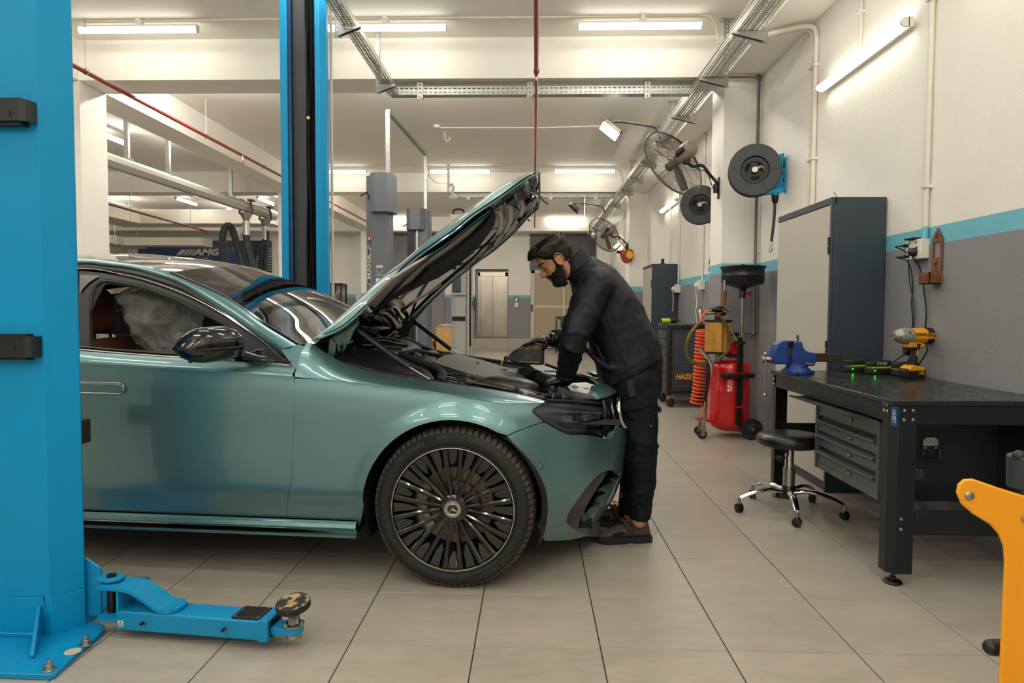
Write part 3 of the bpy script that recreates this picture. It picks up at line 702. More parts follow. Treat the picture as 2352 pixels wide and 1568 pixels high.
dl = HS([(1300, 1199), (1303, 1185), (1307.5, 1175), (1325, 1149), (1343, 1124), (1358, 1106), (1370, 1093.5), (1381.5, 1084.5), (1395, 1084), (1391, 1092), (1372, 1122), (1358, 1144), (1346, 1166), (1338, 1188), (1336, 1200), (1341, 1213), (1346, 1221), (1330, 1221), (1312, 1211)])
panel('duct_blade', dl, usurf, M_gblk, off=-.002, gap=.0, lip=.045)
for a, c in (((1360, 1146), (1386, 1134)), ((1350, 1168), (1372, 1160)), ((1374, 1122), (1402, 1108))):
 a = HS([a, c])
 for s_ in (1, -1): b = MB(); b.bar(cw(*[f*g for f, g in zip(usurf(*a[0]), (1, s_, 1))])-CN*s_*.03, cw(*[f*g for f, g in zip(usurf(*a[1]), (1, s_, 1))])-CN*s_*.03, .03, .005); b.build('duct_fin', M_gblk, car)
for s_ in (1, -1):      # parking sensor
 x, z = hit(1240, 1070); q = QS(x, z); n = V((.25, .97, 0)); c = cw(x, q*s_, z); nn = CH*n.x+CN*n.y*s_
 b = MB(); b.cyl(c-nn*.004, c+nn*.001, .011, n=20); b.build('parking_sensor', M_paint, car, bevel=.001); b = MB(); u_, v_, _ = frame(nn); b.tube([c+nn*.0006+u_*.0118*cos(a)+v_*.0118*sin(a) for a in [2*pi*i/24 for i in range(24)]], .001, n=4, closed=True); b.build('sensor_gap', M_void, car)
# headlamp
hl = HS([(1228, 938), (1240, 929), (1255, 923), (1290, 925), (1330, 927), (1365, 931), (1393, 936), (1399, 943), (1397, 975), (1390, 1001), (1380, 1000), (1366, 995), (1352, 994), (1335, 996), (1315, 996), (1298, 992), (1275, 980), (1250, 966), (1235, 955), (1227, 946)])
panel('headlamp_lens', hl, usurf, M_lens, off=-.001, gap=.003, lip=.02)
panel('headlamp_bowl', hl, usurf, mat('dark lamp housing', (104, 110, 114), .28, metal=.6), off=-.06, gap=.001, lip=-.055)
edge_strip('headlamp_seal', [(1255, 922), (1228, 938), (1226, 947), (1250, 967), (1298, 994), (1330, 997), (1366, 997), (1390, 1003)], QS, .003, M_gblk)
M_refl = mat('lamp reflector', (206, 212, 216), .22, metal=.55)
for s_ in (1, -1):
 for (ax_, ay_, bx_, by_, w_) in ((1285, 944, 1392, 950, .010), (1240, 942, 1300, 946, .006), (1300, 968, 1335, 970, .012), (1250, 956, 1298, 960, .006), (1345, 972, 1385, 978, .014), (1290, 988, 1385, 990, .007), (1262, 974, 1300, 984, .007), (1310, 955, 1330, 985, .008), (1385, 950, 1383, 990, .010), (1338, 958, 1378, 962, .006)):
  P = []
  for a in ((ax_, ay_), ((ax_+bx_)/2, (ay_+by_)/2+1), (bx_, by_)): x, z = hit(*a); P.append(cw(x-.02, (QS(x, z)-.018)*s_, z))
  b = MB(); b.tube(cr(P, 4), w_*.62, n=6, sq=(1, .5)); b.build('light_guide', M_refl, car)
 for a, r_ in (((1318, 968), .022), ((1362, 968), .026)):
  x, z = hit(*a); c = cw(x-.03, (QS(x, z)-.035)*s_, z); d_ = (CH*.75+CN*s_*.65).normalized(); b = MB(); b.lathe([(r_, -.02), (r_, .012), (r_*.85, .012), (r_*.8, .004), (r_*.3, -.004), (0, .004)], c, d_, 16); b.build('projector', M_refl, car)
 for j in range(3):
  x, z = hit(1322+12*j, 958); c = cw(x-.02, (QS(x, z)-.05)*s_, z-.012); b = MB(); b.box(c, (.004, .04, .05)); b.build('housing_rib', M_gblk, car)
# slam panel band above the headlamp, grille surround and grille
fr = [(u, z) for u, z in ((HS([(1398, 945)])[0]), HS([(1392, 1003)])[0])]
gr = [(fr[0][0]+.006, .785), (UE-.004, .80), (UE-.004, .60), (fr[1][0]+.16, .615), (fr[1][0]+.06, .645), (fr[1][0]+.008, fr[1][1]+.01), (fr[1][0]+.010, fr[1][1]+.05)]
def xq(q, z): return X0+(sm(z, T_xf)-X0)*max(0, 1-(abs(q)/.945)**PW)**(1/PW)
panel('grille_surround', gr, usurf, M_gblk, off=-.004, gap=.001)
for s_ in (1, -1):
 P = [cw(xq(q, z)+.010, q*s_, z) for q, z in ((.0, .80), (.25, .79), (.42, .765), (.47, .72), (.45, .66), (.36, .62), (0, .61))]
 b = MB(); b.tube(cr(P, 6), .012, n=8); b.build('grille_frame', M_chr, car, ang=60)
for z in (.65, .69, .73, .77):
 P = [cw(xq(q, z)+.004, q, z) for q in [-.4+.1*i for i in range(9)]]
 b = MB(); b.tube(P, .006, n=6); b.build('grille_slat', M_chr, car)
c = cw(xq(0, .70)+.004, 0, .70); b = MB(); b.cyl(c, c+CH*.012, .09, n=36); b.build('grille_badge', M_gblk, car)
def star(c, u_, v_, n_, r, m, parent, name='star_emblem', th=.004, ring=True):
 b = MB()
 for k in range(3):
  a = pi/2+k*2*pi/3; tip = c+(u_*cos(a)+v_*sin(a))*r; l = c+(u_*cos(a+pi/3)+v_*sin(a+pi/3))*r*.16; rr = c+(u_*cos(a-pi/3)+v_*sin(a-pi/3))*r*.16; top = c+n_*th
  b.add([tip, l, c, rr, top], [(0, 1, 4), (0, 4, 3), (1, 2, 4), (2, 3, 4)])
 if ring: b.tube([c+(u_*cos(a)+v_*sin(a))*r for a in [2*pi*i/40 for i in range(40)]], r*.07, n=6, closed=True)
 return b.build(name, m, parent, smooth=False)
star(c+CH*.013, CN, Z, CH, .08, M_chr, car)
# bumper lower lip and front apron
P = [usurf(u, .20) for u in [.36+.72*i/20 for i in range(21)]]
b = MB()
for s_ in (1, -1): b.tube([cw(x-.01, q*s_, .208) for x, q, z in P], .008, n=6)
b.build('bumper_lip', M_paint, car)
# sill with gloss strip
for s_ in (1, -1):
 rows = []
 for i in range(31):
  x = -.43-(2.555-.43)*i/30; f = min(1, max(0, (-.43-x)/.12)); f2 = 1
  rows.append([cw(x, (.90+o_)*s_, z) for o_, z in ((-.002, .272), (.012, .262), (.018, .247), (.010, .238-.0*f), (-.012*f, .232), (-.012*f, .218), (.012, .212), (.008, .200), (-.05, .190))])
 b = MB(); b.grid(rows, flip=s_ > 0); b.build('sill', M_paint, car, ang=30)
 rows = []
 for i in range(31):
  x = -.55-(2.5-.55)*i/30; w_ = min(1, (-.55-x)/.25+.02)
  rows.append([cw(x, (.90+.0085)*s_, .2245+.0095*w_), cw(x, (.90-.004)*s_, .225), cw(x, (.90+.008)*s_, .2245-.0095*w_)])
 b = MB(); b.grid(rows, flip=s_ > 0); b.build('sill_strip', M_gblk, car)
 for dz, m_, r_ in ((.2385, M_chr, .0012),):
  b = MB(); b.tube([cw(-.75-1.6*i/20, .9105*s_, .2365) for i in range(21)], r_, n=5); b.build('sill_chrome', m_, car)
# shut lines / underlay in dark, wheel wells, floor pan
for s_ in (1, -1):
 rows = [[cw(x, (min(QS(x, z), .9)-.02)*s_, z) for z in (.26, .4, .6, .8, min(.9, sm(x, T_zc)-.01))] for x in [-4.0+3.55*i/30 for i in range(31)] if not abs(x-WB) < .40]
 b = MB(); b.grid(rows[:12]+rows[12:], flip=s_ > 0); b.build('inner_shell', M_void, car)
 for xc in (0, WB):
  b = MB(); rows = [[cw(xc+r_*cos(a), q*s_, .345+r_*sin(a)) for r_, q in ((.388, .93), (.405, .86), (.40, .55))] for a in [radians(-22+7*i) for i in range(33)]]
  b.grid(rows, flip=s_ < 0); b.build('wheel_well', M_void, car)
  b = MB(); b.prism(circ(.36, 24), cw(xc, .56*s_, .40), CH, Z, -CN*s_*.02); b.build('well_back', M_void, car)
b = MB(); b.prism([(-3.9, -.84), (-.46, -.84), (-.46, -.55), (.42, -.55), (.42, -.62), (.6, -.62), (.6, .62), (.42, .62), (.42, .55), (-.46, .55), (-.46, .84), (-3.9, .84)], cw(0, 0, .19), CH, CN, Z*.03); b.build('floor_pan', M_void, car)
# ---- greenhouse, roof, glass, mirrors, interior
def resamp(P, n):
 P = [V(p) for p in P]; L = [0]
 for a, b_ in zip(P, P[1:]): L.append(L[-1]+(b_-a).length)
 out = []; j = 0
 for i in range(n):
  t = L[-1]*i/(n-1)
  while j < len(P)-2 and L[j+1] < t: j += 1
  d = L[j+1]-L[j]; out.append(P[j].lerp(P[j+1], (t-L[j])/d if d > 1e-9 else 0))
 return out
def G3(pts): return [V((x, QG(x, z), z)) for x, z in HG(pts)]
def side_strip(name, A, B, m, bulge=.0, offs=0., n=44, k=5, parent=None):
 A = resamp(cr(A, 5), n); B = resamp(cr(B, 5), n)
 for s_ in (1, -1):
  rows = []
  for p, q in zip(A, B):
   r = []
   for i in range(k+1):
    c = p.lerp(q, i/k); r.append(cw(c.x, (c.y+offs+bulge*sin(pi*i/k))*s_, c.z))
   rows.append(r)
  b = MB(); b.grid(rows, flip=s_ > 0); b.build(name, m, parent or car, ang=60)
def X3(*t): return [V((x, QG(x, z), z)) for x, z in t]
railA = X3((-3.75, 1.07), (-3.5, 1.19), (-3.2, 1.31), (-2.8, 1.405), (-2.4, 1.443))+G3([(176, 592), (259, 599.5), (345, 612), (393, 626), (440, 646), (503, 673), (553, 703.6), (610, 744.7), (650, 770), (684, 791)])
railB = X3((-3.75, 1.02), (-3.5, 1.12), (-3.2, 1.24), (-2.8, 1.345), (-2.4, 1.39))+G3([(178, 604.8), (230, 609), (298, 616), (361, 634), (400, 645), (463, 681), (526, 721.6), (589, 765.8), (644, 802.6)])
railC = X3((-3.6, 1.03), (-3.4, 1.10), (-3.2, 1.20), (-2.8, 1.318), (-2.4, 1.365))+G3([(178, 616), (281.6, 630), (361, 651), (441, 682.4), (508, 718), (540, 738), (580, 766), (620, 797), (650, 823), (667, 838)])
side_strip('roof_rail', railA, railB, M_paint, bulge=.012)
side_strip('door_frame', railB, railC, M_sblk, offs=-.004)
for s_ in (1, -1):
 for P, r_, m_, nm in ((railC, .0035, M_chr, 'window_chrome'), ([p.lerp(q, .5) for p, q in zip(resamp(railB, 40), resamp(railC, 40))], .003, M_gblk, 'door_seal')):
  b = MB(); b.tube([cw(p.x, (p.y+.003)*s_, p.z) for p in cr(P, 4)], r_, n=6); b.build(nm, m_, car)
C2 = [(p.x, p.z) for p in railC]
belt = [(-.74, .953), (-.878, .963), (-1.29, .981), (-1.606, .998), (-1.80, 1.005)]
opn = HG([(204, 800), (203, 700), (206, 676), (215, 656), (230, 645), (247, 642), (300, 651), (339, 661), (409, 688), (465, 716.7), (520, 745), (545, 760), (556, 775), (552, 826), (410, 812)])
i0 = [i for i, p in enumerate(C2) if p[0] > -1.9][0]
xb = opn[0][0]-.05
lf = HG([(179, 802), (179, 740), (179, 680), (180, 619)]); fro = lf+[p for p in C2[i0-2:] if p[0] > lf[-1][0]+.01]+belt[:-1]
panel('window_frame', fro, gsurf, M_sblk, holes=[opn], off=-.006, gap=0, st=.03, lip=.03)
for s_ in (1, -1):
 b = MB(); P = cr([V((x, QG(x, z)-.014, z)) for x, z in opn], 4, closed=True); b.tube([cw(p.x, p.y*s_, p.z) for p in P], .007, n=6, closed=True); b.build('window_seal', M_sblk, car)
tri = HG([(184, 631), (229, 633), (220, 639), (203, 650), (190, 664), (183, 676)])
panel('pillar_trim', tri, gsurf, mat('grey pillar glass', (120, 116, 112), .15), off=.001, gap=0, lip=0)
rear_open = [(xb-.03, 1.01), (xb-.03, C2[i0][1]-.012), (-2.4, 1.34), (-2.8, 1.295), (-3.15, 1.19), (-3.3, 1.05), (-3.28, 1.03)]
panel('rear_window', rear_open, gsurf, M_sglass, off=-.012, gap=0, st=.06, lip=0)
side_strip('pillar', G3([(140, 802), (140, 700), (142, 615)]), G3([(177, 802), (177, 700), (178, 616)]), M_gblk, offs=-.003)
# belt line: black weatherstrip with chrome under it
for s_ in (1, -1):
 for dz, r_, m_, nm, o_ in ((.0, .005, M_chr, 'belt_chrome', .0), (.012, .009, M_gblk, 'belt_strip', -.004)):
  b = MB(); b.tube([cw(x, (QG(x, z)+.004+o_)*s_, z+dz) for x, z in [(-.735-(2.1*i/40), sm(-.735-2.1*i/40, T_zb)+.002) for i in range(41)]], r_, n=6); b.build(nm, m_, car)
# windscreen
wt = railA[8:]; We = resamp(cr(wt, 4), 30); xw0 = We[0].x; xw1 = We[-1].x
def wrow(p, bow, crn, k=16, dq=0):
 return [cw(p.x+bow*(1-s*s), (p.y-dq)*s, p.z+crn*(1-s*s)) for s in [1-2*i/k for i in range(k+1)]]
rows = []
for i, p in enumerate(We):
 t = i/29; rows.append(wrow(p, .10+.13*t, .062*(1-t)+.004, dq=.004))
b = MB(); b.grid(rows, flip=True); b.build('windscreen', M_wind, car, ang=80)
b = MB(); b.grid([[p+CH*-.012-Z*.012 for p in r] for r in [wrow(We[0].lerp(We[2], k/2), .10+.004*k, .06, dq=.004) for k in range(3)]], flip=True); b.build('header', M_void, car, ang=80)
for s_ in (1, -1):
 b = MB(); b.tube([cw(p.x, (p.y+.001)*s_, p.z+.002) for p in We], .006, n=6); b.build('windscreen_trim', M_gblk, car)
# roof
Re = [p for p in resamp(cr(railA[2:10], 6), 40) if p.x < xw0+.001]; Re.append(We[0]); rows = []
for p in Re:
 f = (p.x-Re[0].x)/(xw0-Re[0].x); rows.append(wrow(p, -.12+.22*f, .05+.012*f))
b = MB(); b.grid(rows, flip=True); b.build('roof', M_gblk, car, ang=80)
# rear screen, boot lid, tail
rows = [wrow(p, -.12-.1*i/9, .05*(1-i/9)+.01) for i, p in enumerate(resamp([Re[0], V((-3.5, .67, 1.21)), V((-3.72, .72, 1.06))], 10))]
b = MB(); b.grid(rows); b.build('rear_screen', M_sglass, car, ang=80)
rows = [[cw(x, q*(1-2*i/12), z+.02*(1-(1-i/6)**2)) for i in range(13)] for x, q, z in ((-2.85, .84, 1.0), (-3.6, .80, 1.03), (-3.9, .78, 1.035), (-4.05, .72, 1.02), (-4.09, .70, .95), (-4.09, .75, .6), (-4.09, .78, .3))]
b = MB(); b.grid(rows[1:]); b.build('boot_lid', M_paint, car, ang=50)
# door handle
hx0, hz0 = -1.575, .848
for s_ in (1, -1):
 q = .945
 b = MB(); b.prism(rrect(.24, .040, .0195, 6), cw(hx0-.02, (q-.012)*s_, hz0), CH, Z, CN*s_*.019); hd = b.build('door_handle', M_paint, car, bevel=.003)
 b = MB(); P = [cw(hx0-.02+x, (q+.004)*s_, hz0+z) for x, z in rrect(.247, .047, .0225, 6)]; b.tube(P, .0022, n=5, closed=True); b.build('chrome_surround', M_chr, hd)
# mirrors
def mirror(s_):
 c = V((-1.03, 1.03, 1.045)); mb = MB(); rows = []
 for i in range(15):     # along q from the door outwards
  t = i/14; q = .905+.235*t; pr = (1-(2*t-1)**4*.0)
  h = .084*(1-abs(2*t-.9)**4*.55 if t > .05 else .4)*(.75+.25*min(1, t*5)); d_ = .086*(1-max(0, t-.2)**2*.55)*(.8+.2*min(1, t*6))
  if i in (0, 14): h *= .6; d_ *= .65
  cz = c.z+.004-.012*t; cx = c.x+.035-.10*t*t
  rows.append([cw(cx+d_*(cos(a) if cos(a) > 0 else cos(a)*.75), q*s_, cz+h*(abs(sin(a))**.8)*(1 if sin(a) > 0 else -.82)) for a in [2*pi*j/24 for j in range(24)]])
 mb.grid(rows, closed=True, flip=s_ < 0); mb.add(rows[-1], [tuple(range(24))]); mb.add(rows[0], [tuple(range(24))[::-1]])
 o = mb.build('door_mirror', M_gblk, car, ang=70, sub=1)
 b = MB(); P = []
 for i in range(2, 14):
  r = rows[i]; P.append(r[0]+CH*.002-Z*.006)
 b.tube(P, .0028, n=6); b.build('indicator_strip', M_dsteel, o)
 b = MB(); b.tube(cr([cw(-.93, .905*s_, 1.0), cw(-.88, .89*s_, .985), cw(-.82, .86*s_, .975), cw(-.78, .84*s_, .968)], 5), [.04-.0015*i for i in range(16)], n=10, sq=(1, .5)); b.build('mirror_arm', M_gblk, o)
 b = MB(); b.prism([(x-c.x, z-c.z) for x, z in [(-.735, .955), (-.98, .985), (-.90, 1.02), (-.83, 1.03)]], cw(c.x, .855*s_, c.z), CH, Z, CN*s_*.012); b.build('mirror_base', M_gblk, o, bevel=.004)
 c2 = cw(-1.09, 1.06*s_, .985); b = MB(); b.ell(c2, (.012, .012, .012), nu=10, nv=6); b.build('camera', M_sblk, o)
mirror(1); mirror(-1)
# interior
M_lea = mat('tan leather', (98, 58, 40), .55, bump=.15, bscale=120)
M_int = mat('dark interior', (14, 15, 17), .7)
b = MB(); b.prism([(-3.4, .3), (-.7, .3), (-.7, .9), (-.95, .93), (-3.4, .95)], cw(0, -.80, 0), CH, Z, CN*.01); b.prism([(-3.4, .3), (-.7, .3), (-.7, .9), (-.95, .93), (-3.4, .95)], cw(0, .80, 0), CH, Z, CN*.01)
b.build('door_lining', M_int, car, kind=None)
b = MB(); rows = [[cw(x+.06*(1-s*s), .76*s, z) for s in [1-.2*i for i in range(11)]] for x, z in ((-.62, .95), (-.75, .99), (-.95, .985), (-1.1, .94), (-1.15, .80), (-1.1, .5))]
b.grid(rows); b.build('dashboard', M_int, car)
b = MB(); b.prism(rrect(1.5, .5, .05), cw(-3.35, 0, .75), CN, Z, CH*.06); b.build('parcel_shelf', M_int, car)
def headliner():
 rows = [[p-Z*.035 for p in wrow(q, -.1+.2*i/(len(Re)-1), .05, dq=.03)] for i, q in enumerate(Re)]
 b = MB(); b.grid(rows); b.build('headliner', M_int, car)
headliner()
def seat(x, q):
 def cush(c, sx, sy, sz, tilt, nm):
  R = Matrix.Rotation(0, 3, 'X'); b = MB(); M = Matrix((CH, CN, Z)).transposed().to_3x3() @ Matrix.Rotation(tilt, 3, 'Y')
  b.ell(cw(*c), (sx, sy, sz), M, 20, 14, lambda p: [abs(a)**.55*(1 if a > 0 else -1) for a in p]); return b.build(nm, M_lea, car, ang=80)
 cush((x-.06, q, .70), .085, .25, .36, -.32, 'seat_back'); cush((x-.235, q, 1.19), .05, .12, .12, -.14, 'headrest'); cush((x+.28, q, .42), .29, .25, .09, .06, 'seat_cushion')
 b = MB()
 for d_ in (-.06, .06): b.cyl(cw(x-.19, q+d_, .98), cw(x-.2, q+d_, 1.12), .008, n=8)
 b.build('headrest_posts', M_dsteel, car)
seat(-1.80, .38); seat(-1.92, -.38)
b = MB(); b.tube([cw(-1.15+.09*cos(a)*-.5, -.38+.18*cos(a), .93+.18*sin(a)) for a in [2*pi*i/32 for i in range(32)]], .014, n=8, closed=True); b.build('steering_wheel', M_int, car)
b = MB(); b.prism(rrect(.21, .055, .025, 5), cw(-1.36, .0, 1.27), CN, Z, CH*.03); b.build('rear_view_mirror', M_gblk, car)
b = MB(); b.bar(cw(-1.88, -.70, 1.33), cw(-1.83, -.72, .6), .05, .004, CN); b.build('seat_belt', mat('grey blue webbing', (90, 108, 112), .7), car)
for x0, z0, x1, z1 in ((-1.72, 1.33, -1.62, 1.36),):
 b = MB(); b.tube([cw(x0, -.5, z0), cw(x1, -.5, z1)], .008, n=6); b.build('grab_handle', M_chr, car)
# clear plastic cover hanging inside
M_bag = D.materials.new('clear plastic film'); M_bag.use_nodes = True; nt = M_bag.node_tree; nt.nodes.clear()
o_ = nt.nodes.new('ShaderNodeOutputMaterial'); mx = nt.nodes.new('ShaderNodeMixShader'); tr = nt.nodes.new('ShaderNodeBsdfTransparent'); pb = nt.nodes.new('ShaderNodeBsdfPrincipled'); lw = nt.nodes.new('ShaderNodeLayerWeight'); mr = nt.nodes.new('ShaderNodeMapRange')
pb.inputs['Base Color'].default_value = lin((222, 220, 216))+(1,); pb.inputs['Roughness'].default_value = .25; lw.inputs[0].default_value = .35; mr.inputs[3].default_value = .28; mr.inputs[4].default_value = .85
nt.links.new(lw.outputs['Facing'], mr.inputs[0]); nt.links.new(mr.outputs[0], mx.inputs[0]); nt.links.new(tr.outputs[0], mx.inputs[1]); nt.links.new(pb.outputs[0], mx.inputs[2]); nt.links.new(mx.outputs[0], o_.inputs[0])
from mathutils import noise as MN
def bag():
 t = thing('plastic_cover', 'crumpled clear plastic cover seen through the open front window', 'plastic cover', cw(-1.66, .38, .95))
 b = MB(); rows = []
 for j in range(41):
  f = j/40; z = 1.325-.40*f; r_ = (.02+.155*min(1, f*6)**.6)*(1-.55*max(0, (f-.5)/.5)**1.1); cx = -1.735+.16*f
  row = []
  for i in range(56):
   a = 2*pi*i/56; p = V((cos(a)*2.1, sin(a)*2.1, f*4.5)); nz = MN.noise(p*.8)*.34+abs(MN.noise(p*1.7))*.26-.06+.05*abs(sin(a*6+MN.noise(p)*3))
   if f > .45: nz += .22*sin(a*9+2*f)*min(1, (f-.45)*3)
   row.append(cw(cx+r_*cos(a)*(1+nz)*1.0, .36+r_*sin(a)*(1+nz)*.8, z+.03*MN.noise(p*1.7)))
  rows.append(row)
 b.grid(rows, closed=True); b.build('film', M_bag, t, ang=75)
bag()
# ---- wheels
def wheel(xc, s_, name='wheel', text_on=True):
 w_ = MB(); c0 = cw(xc, 0, .3475); N_ = CN*s_; U = CH*s_; Q = .925
 def at_(r, a, y): return c0+N_*(Q+y)+U*r*cos(a)+Z*r*sin(a)
 def lathe(b, prof, n=96):
  rows = [[at_(r, 2*pi*i/n, y) for i in range(n)] for r, y in prof]; return b.grid(rows, closed=True, flip=True)
 T = thing_part('wheel', w_)
 b = MB(); lathe(b, [(.262, -.03), (.268, -.012), (.272, -.004), (.280, .000), (.288, .003), (.300, .0055), (.312, .0045), (.324, -.001), (.332, -.007), (.337, -.013), (.343, -.022), (.3465, -.032), (.348, -.10), (.3485, -.122), (.348, -.15), (.345, -.215), (.335, -.24), (.30, -.25), (.262, -.22)])
 ty = b.build('tyre', M_tyre, car, ang=50)
 b = MB(); K = 76
 for k in range(K):
  a0 = 2*pi*k/K; da = 2*pi/K*.74
  def pt(r, da_, y): return at_(r, a0+da_, y)
  sk = .012
  prof = [(.3325, -.0055), (.3385, -.012), (.3450, -.021), (.3505, -.034), (.3525, -.062)]
  vs = []
  for r, y in prof: vs += [pt(r, sk*(r-.33)*20, y), pt(r, da+sk*(r-.33)*20, y)]
  for r, y in prof: vs += [pt(r-.007, sk*(r-.33)*20, y-.004), pt(r-.007, da+sk*(r-.33)*20, y-.004)]
  n_ = len(prof); fs = []
  for i in range(n_-1):
   p = i*2; q = p+2; fs += [(p, p+1, q+1, q), (p, q, q+2*n_, p+2*n_), (p+1, p+1+2*n_, q+1+2*n_, q+1)]
  fs += [(0, 2*n_, 2*n_+1, 1)]
  if s_ < 0: fs = [f[::-1] for f in fs]
  b.add(vs, fs)
 b.build('tread_blocks', M_tread, ty, ang=30, kind='stuff')
 b = MB()
 for y0 in (-.075, -.11, -.145, -.18):
  lathe(b, [(.3485, y0), (.3525, y0-.003), (.3525, y0-.024), (.3485, y0-.027)], 64)
 b.build('tread_ribs', M_tread, ty, kind='stuff')
 b = MB(); lathe(b, [(.269, .000), (.2705, .0035), (.273, .0045), (.2755, .0035), (.2765, .000)]); b.build('bead_ring', M_tyre, ty)
 if text_on:
  M_let = mat('raised tyre lettering', (52, 54, 56), .5); M_letb = mat('tyre lettering ground', (12, 13, 14), .7)
  o = c0+N_*(Q+.0065)
  def band(a0, a1, r0, r1, y=.0052):
   b = MB(); b.grid([[at_(r, a0+(a1-a0)*i/24, y) for i in range(25)] for r in (r0, r1)], flip=False); b.build('lettering_ground', M_letb, ty)
  band(radians(150), radians(103), .294, .324); band(radians(-30), radians(-77), .294, .324)
  for s, a, sz, R_ in (('MICHELIN', 128, .031, .3085), ('MICHELIN', -52, .031, .3085), ('245/40 R 20', 86.5, .017, .318), ('e·PRIMACY', -91, .0145, .3165)):
   text(s, sz, o, U, Z, M_let, ty, 'tyre_lettering', .0016, xs=1.12, arc=(R_, radians(a), 1), shear=.2 if 'MICH' in s else 0)
 # rim
 b = MB(); lathe(b, [(.2685, .000), (.2675, .003), (.264, .0035), (.262, .0)]); b.build('rim_ring', mat('machined rim lip', (205, 198, 186), .22, metal=1), car)
 b = MB(); lathe(b, [(.263, .001), (.258, -.012), (.252, -.03), (.245, -.09), (.243, -.2)]); b.build('rim_barrel', M_gblk, car)
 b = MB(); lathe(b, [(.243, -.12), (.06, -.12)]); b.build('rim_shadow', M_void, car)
 for k in range(20):
  a = 2*pi*(k+.5)/20+radians(0); b = MB(); da = radians(1.6)*(1 if k % 2 else -1); rows = []
  for r, wd, y, h in ((.050, .0075, -.020, .014), (.085, .0080, -.020, .022), (.13, .0088, -.016, .026), (.18, .0098, -.010, .026), (.225, .0112, -.004, .022), (.259, .0130, .000, .016)):
   t = (r-.05)/.21; aa = a+da*(1-2*t)*.9
   u_ = at_(1, aa+pi/2, 0)-at_(0, 0, 0); base_ = at_(r, aa, y)
   rows.append([base_-u_*wd-N_*h, base_-u_*wd-N_*.004, base_-u_*wd*.35, base_+u_*wd*.35, base_+u_*wd-N_*.004, base_+u_*wd-N_*h])
  b.grid(rows, closed=True, flip=s_ < 0); b.add(rows[-1], [tuple(range(6))]); b.build('spoke', M_gblk, car, ang=25)
 for k in range(20):
  a = 2*pi*k/20; b = MB(); L_ = .075 if k % 2 else .10; poly = []
  w0 = radians(4.4)
  pts = [at_(.259, a-w0*1.0, -.008), at_(.259, a+w0*1.0, -.008), at_(.259-L_*.8, a+w0*.95, -.02), at_(.259-L_, a+w0*.2, -.024), at_(.259-L_*.55, a-w0*.95, -.016)]
  b.add(pts+[p-N_*.012 for p in pts], [(0, 1, 2, 3, 4), (9, 8, 7, 6, 5)]+[(i, i+5, (i+1) % 5+5, (i+1) % 5) for i in range(5)]); b.build('rim_plate', M_gblk, car, ang=20)
 # brake
 b = MB(); lathe(b, [(.168, -.085), (.168, -.078), (.115, -.078), (.11, -.06), (.06, -.06)], 48); dk = b.build('brake_disc', mat('brake disc', (120, 106, 92), .42, metal=1, var=.15, vscale=8, stretch=(1, 1, 1)), car)
 b = MB()
 for k in range(24):
  a = 2*pi*k/24; p = at_(.122+.018*(k % 3), a, -.0775); b.cyl(p, p+N_*.0006, .004, n=8)
 b.build('disc_holes', M_void, dk, kind='stuff')
 b = MB(); rows = [[at_(r, radians(135+90*i/14), y) for r, y in ((.115, -.078), (.115, -.055), (.13, -.045), (.168, -.045), (.182, -.055), (.182, -.078))] for i in range(15)]
 b.grid(rows, closed=True, flip=True); b.add(rows[0], [(0, 1, 2, 3, 4, 5)]); b.add(rows[-1], [(5, 4, 3, 2, 1, 0)]); cal = b.build('brake_caliper', mat('silver caliper', (120, 118, 114), .35, metal=.8), car, ang=40)
 if text_on: text('Mercedes-Benz', .028, c0+N_*(Q-.0445), U, Z, M_gblk, cal, 'caliper_lettering', .001, arc=(.148, radians(178), 1))
 # hub
 b = MB(); lathe(b, [(.062, -.03), (.06, -.018), (.05, -.012), (.04, -.012)], 40); b.add([at_(.04, 2*pi*i/40, -.012) for i in range(40)], [tuple(range(40))]); b.build('hub', M_gblk, car)
 b = MB(); lathe(b, [(.037, -.012), (.037, -.004), (.0355, -.002), (.0262, -.002), (.025, -.004)], 40); cap = b.build('hub_cap', mat('satin silver ring', (168, 160, 146), .4, metal=.8), car)
 b = MB(); p = at_(0, 0, -.0045); b.cyl(p-N_*.002, p, .0255, n=36); b.build('cap_face', M_gblk, cap)
 star(at_(0, 0, -.0042), U, Z, N_, .0235, M_chr, cap, th=.003)
 if text_on:
  text('MERCEDES', .0075, c0+N_*(Q-.0018), U, Z, M_gblk, cap, 'cap_lettering', .0006, arc=(.0312, radians(90), 1), spacing=1.15)
  text('BENZ', .0075, c0+N_*(Q-.0018), U, Z, M_gblk, cap, 'cap_lettering', .0006, arc=(.0312, radians(-90), 1), spacing=1.15)
 for k in range(5):
  a = radians(64+72*k); p = at_(.056, a, -.02); b = MB(); b.cyl(p-N_*.004, p+N_*.010, .0105, n=20); b.cyl(p+N_*.01, p+N_*.016, .0082, n=6); b.build('lug_bolt', M_sblk, car, bevel=.001)
 p = at_(.236, radians(-86), -.012); b = MB(); b.cyl(p-Z*.012+N_*.004, p+Z*.012+N_*.006, .004, n=8); b.build('valve', M_steel, car)
def thing_part(n, b): return None
wheel(0, 1); wheel(WB, 1, text_on=False); wheel(0, -1, text_on=False); wheel(WB, -1, text_on=False)
# patch joining the pillar foot, door and fender
pt = HG([(646, 804), (684, 792), (698, 795), (702, 812), (690, 845), (675, 858), (671, 840), (660, 823)])
panel('fender_corner', pt, gsurf, M_paint, off=.004, gap=0, st=.02, lip=.03)
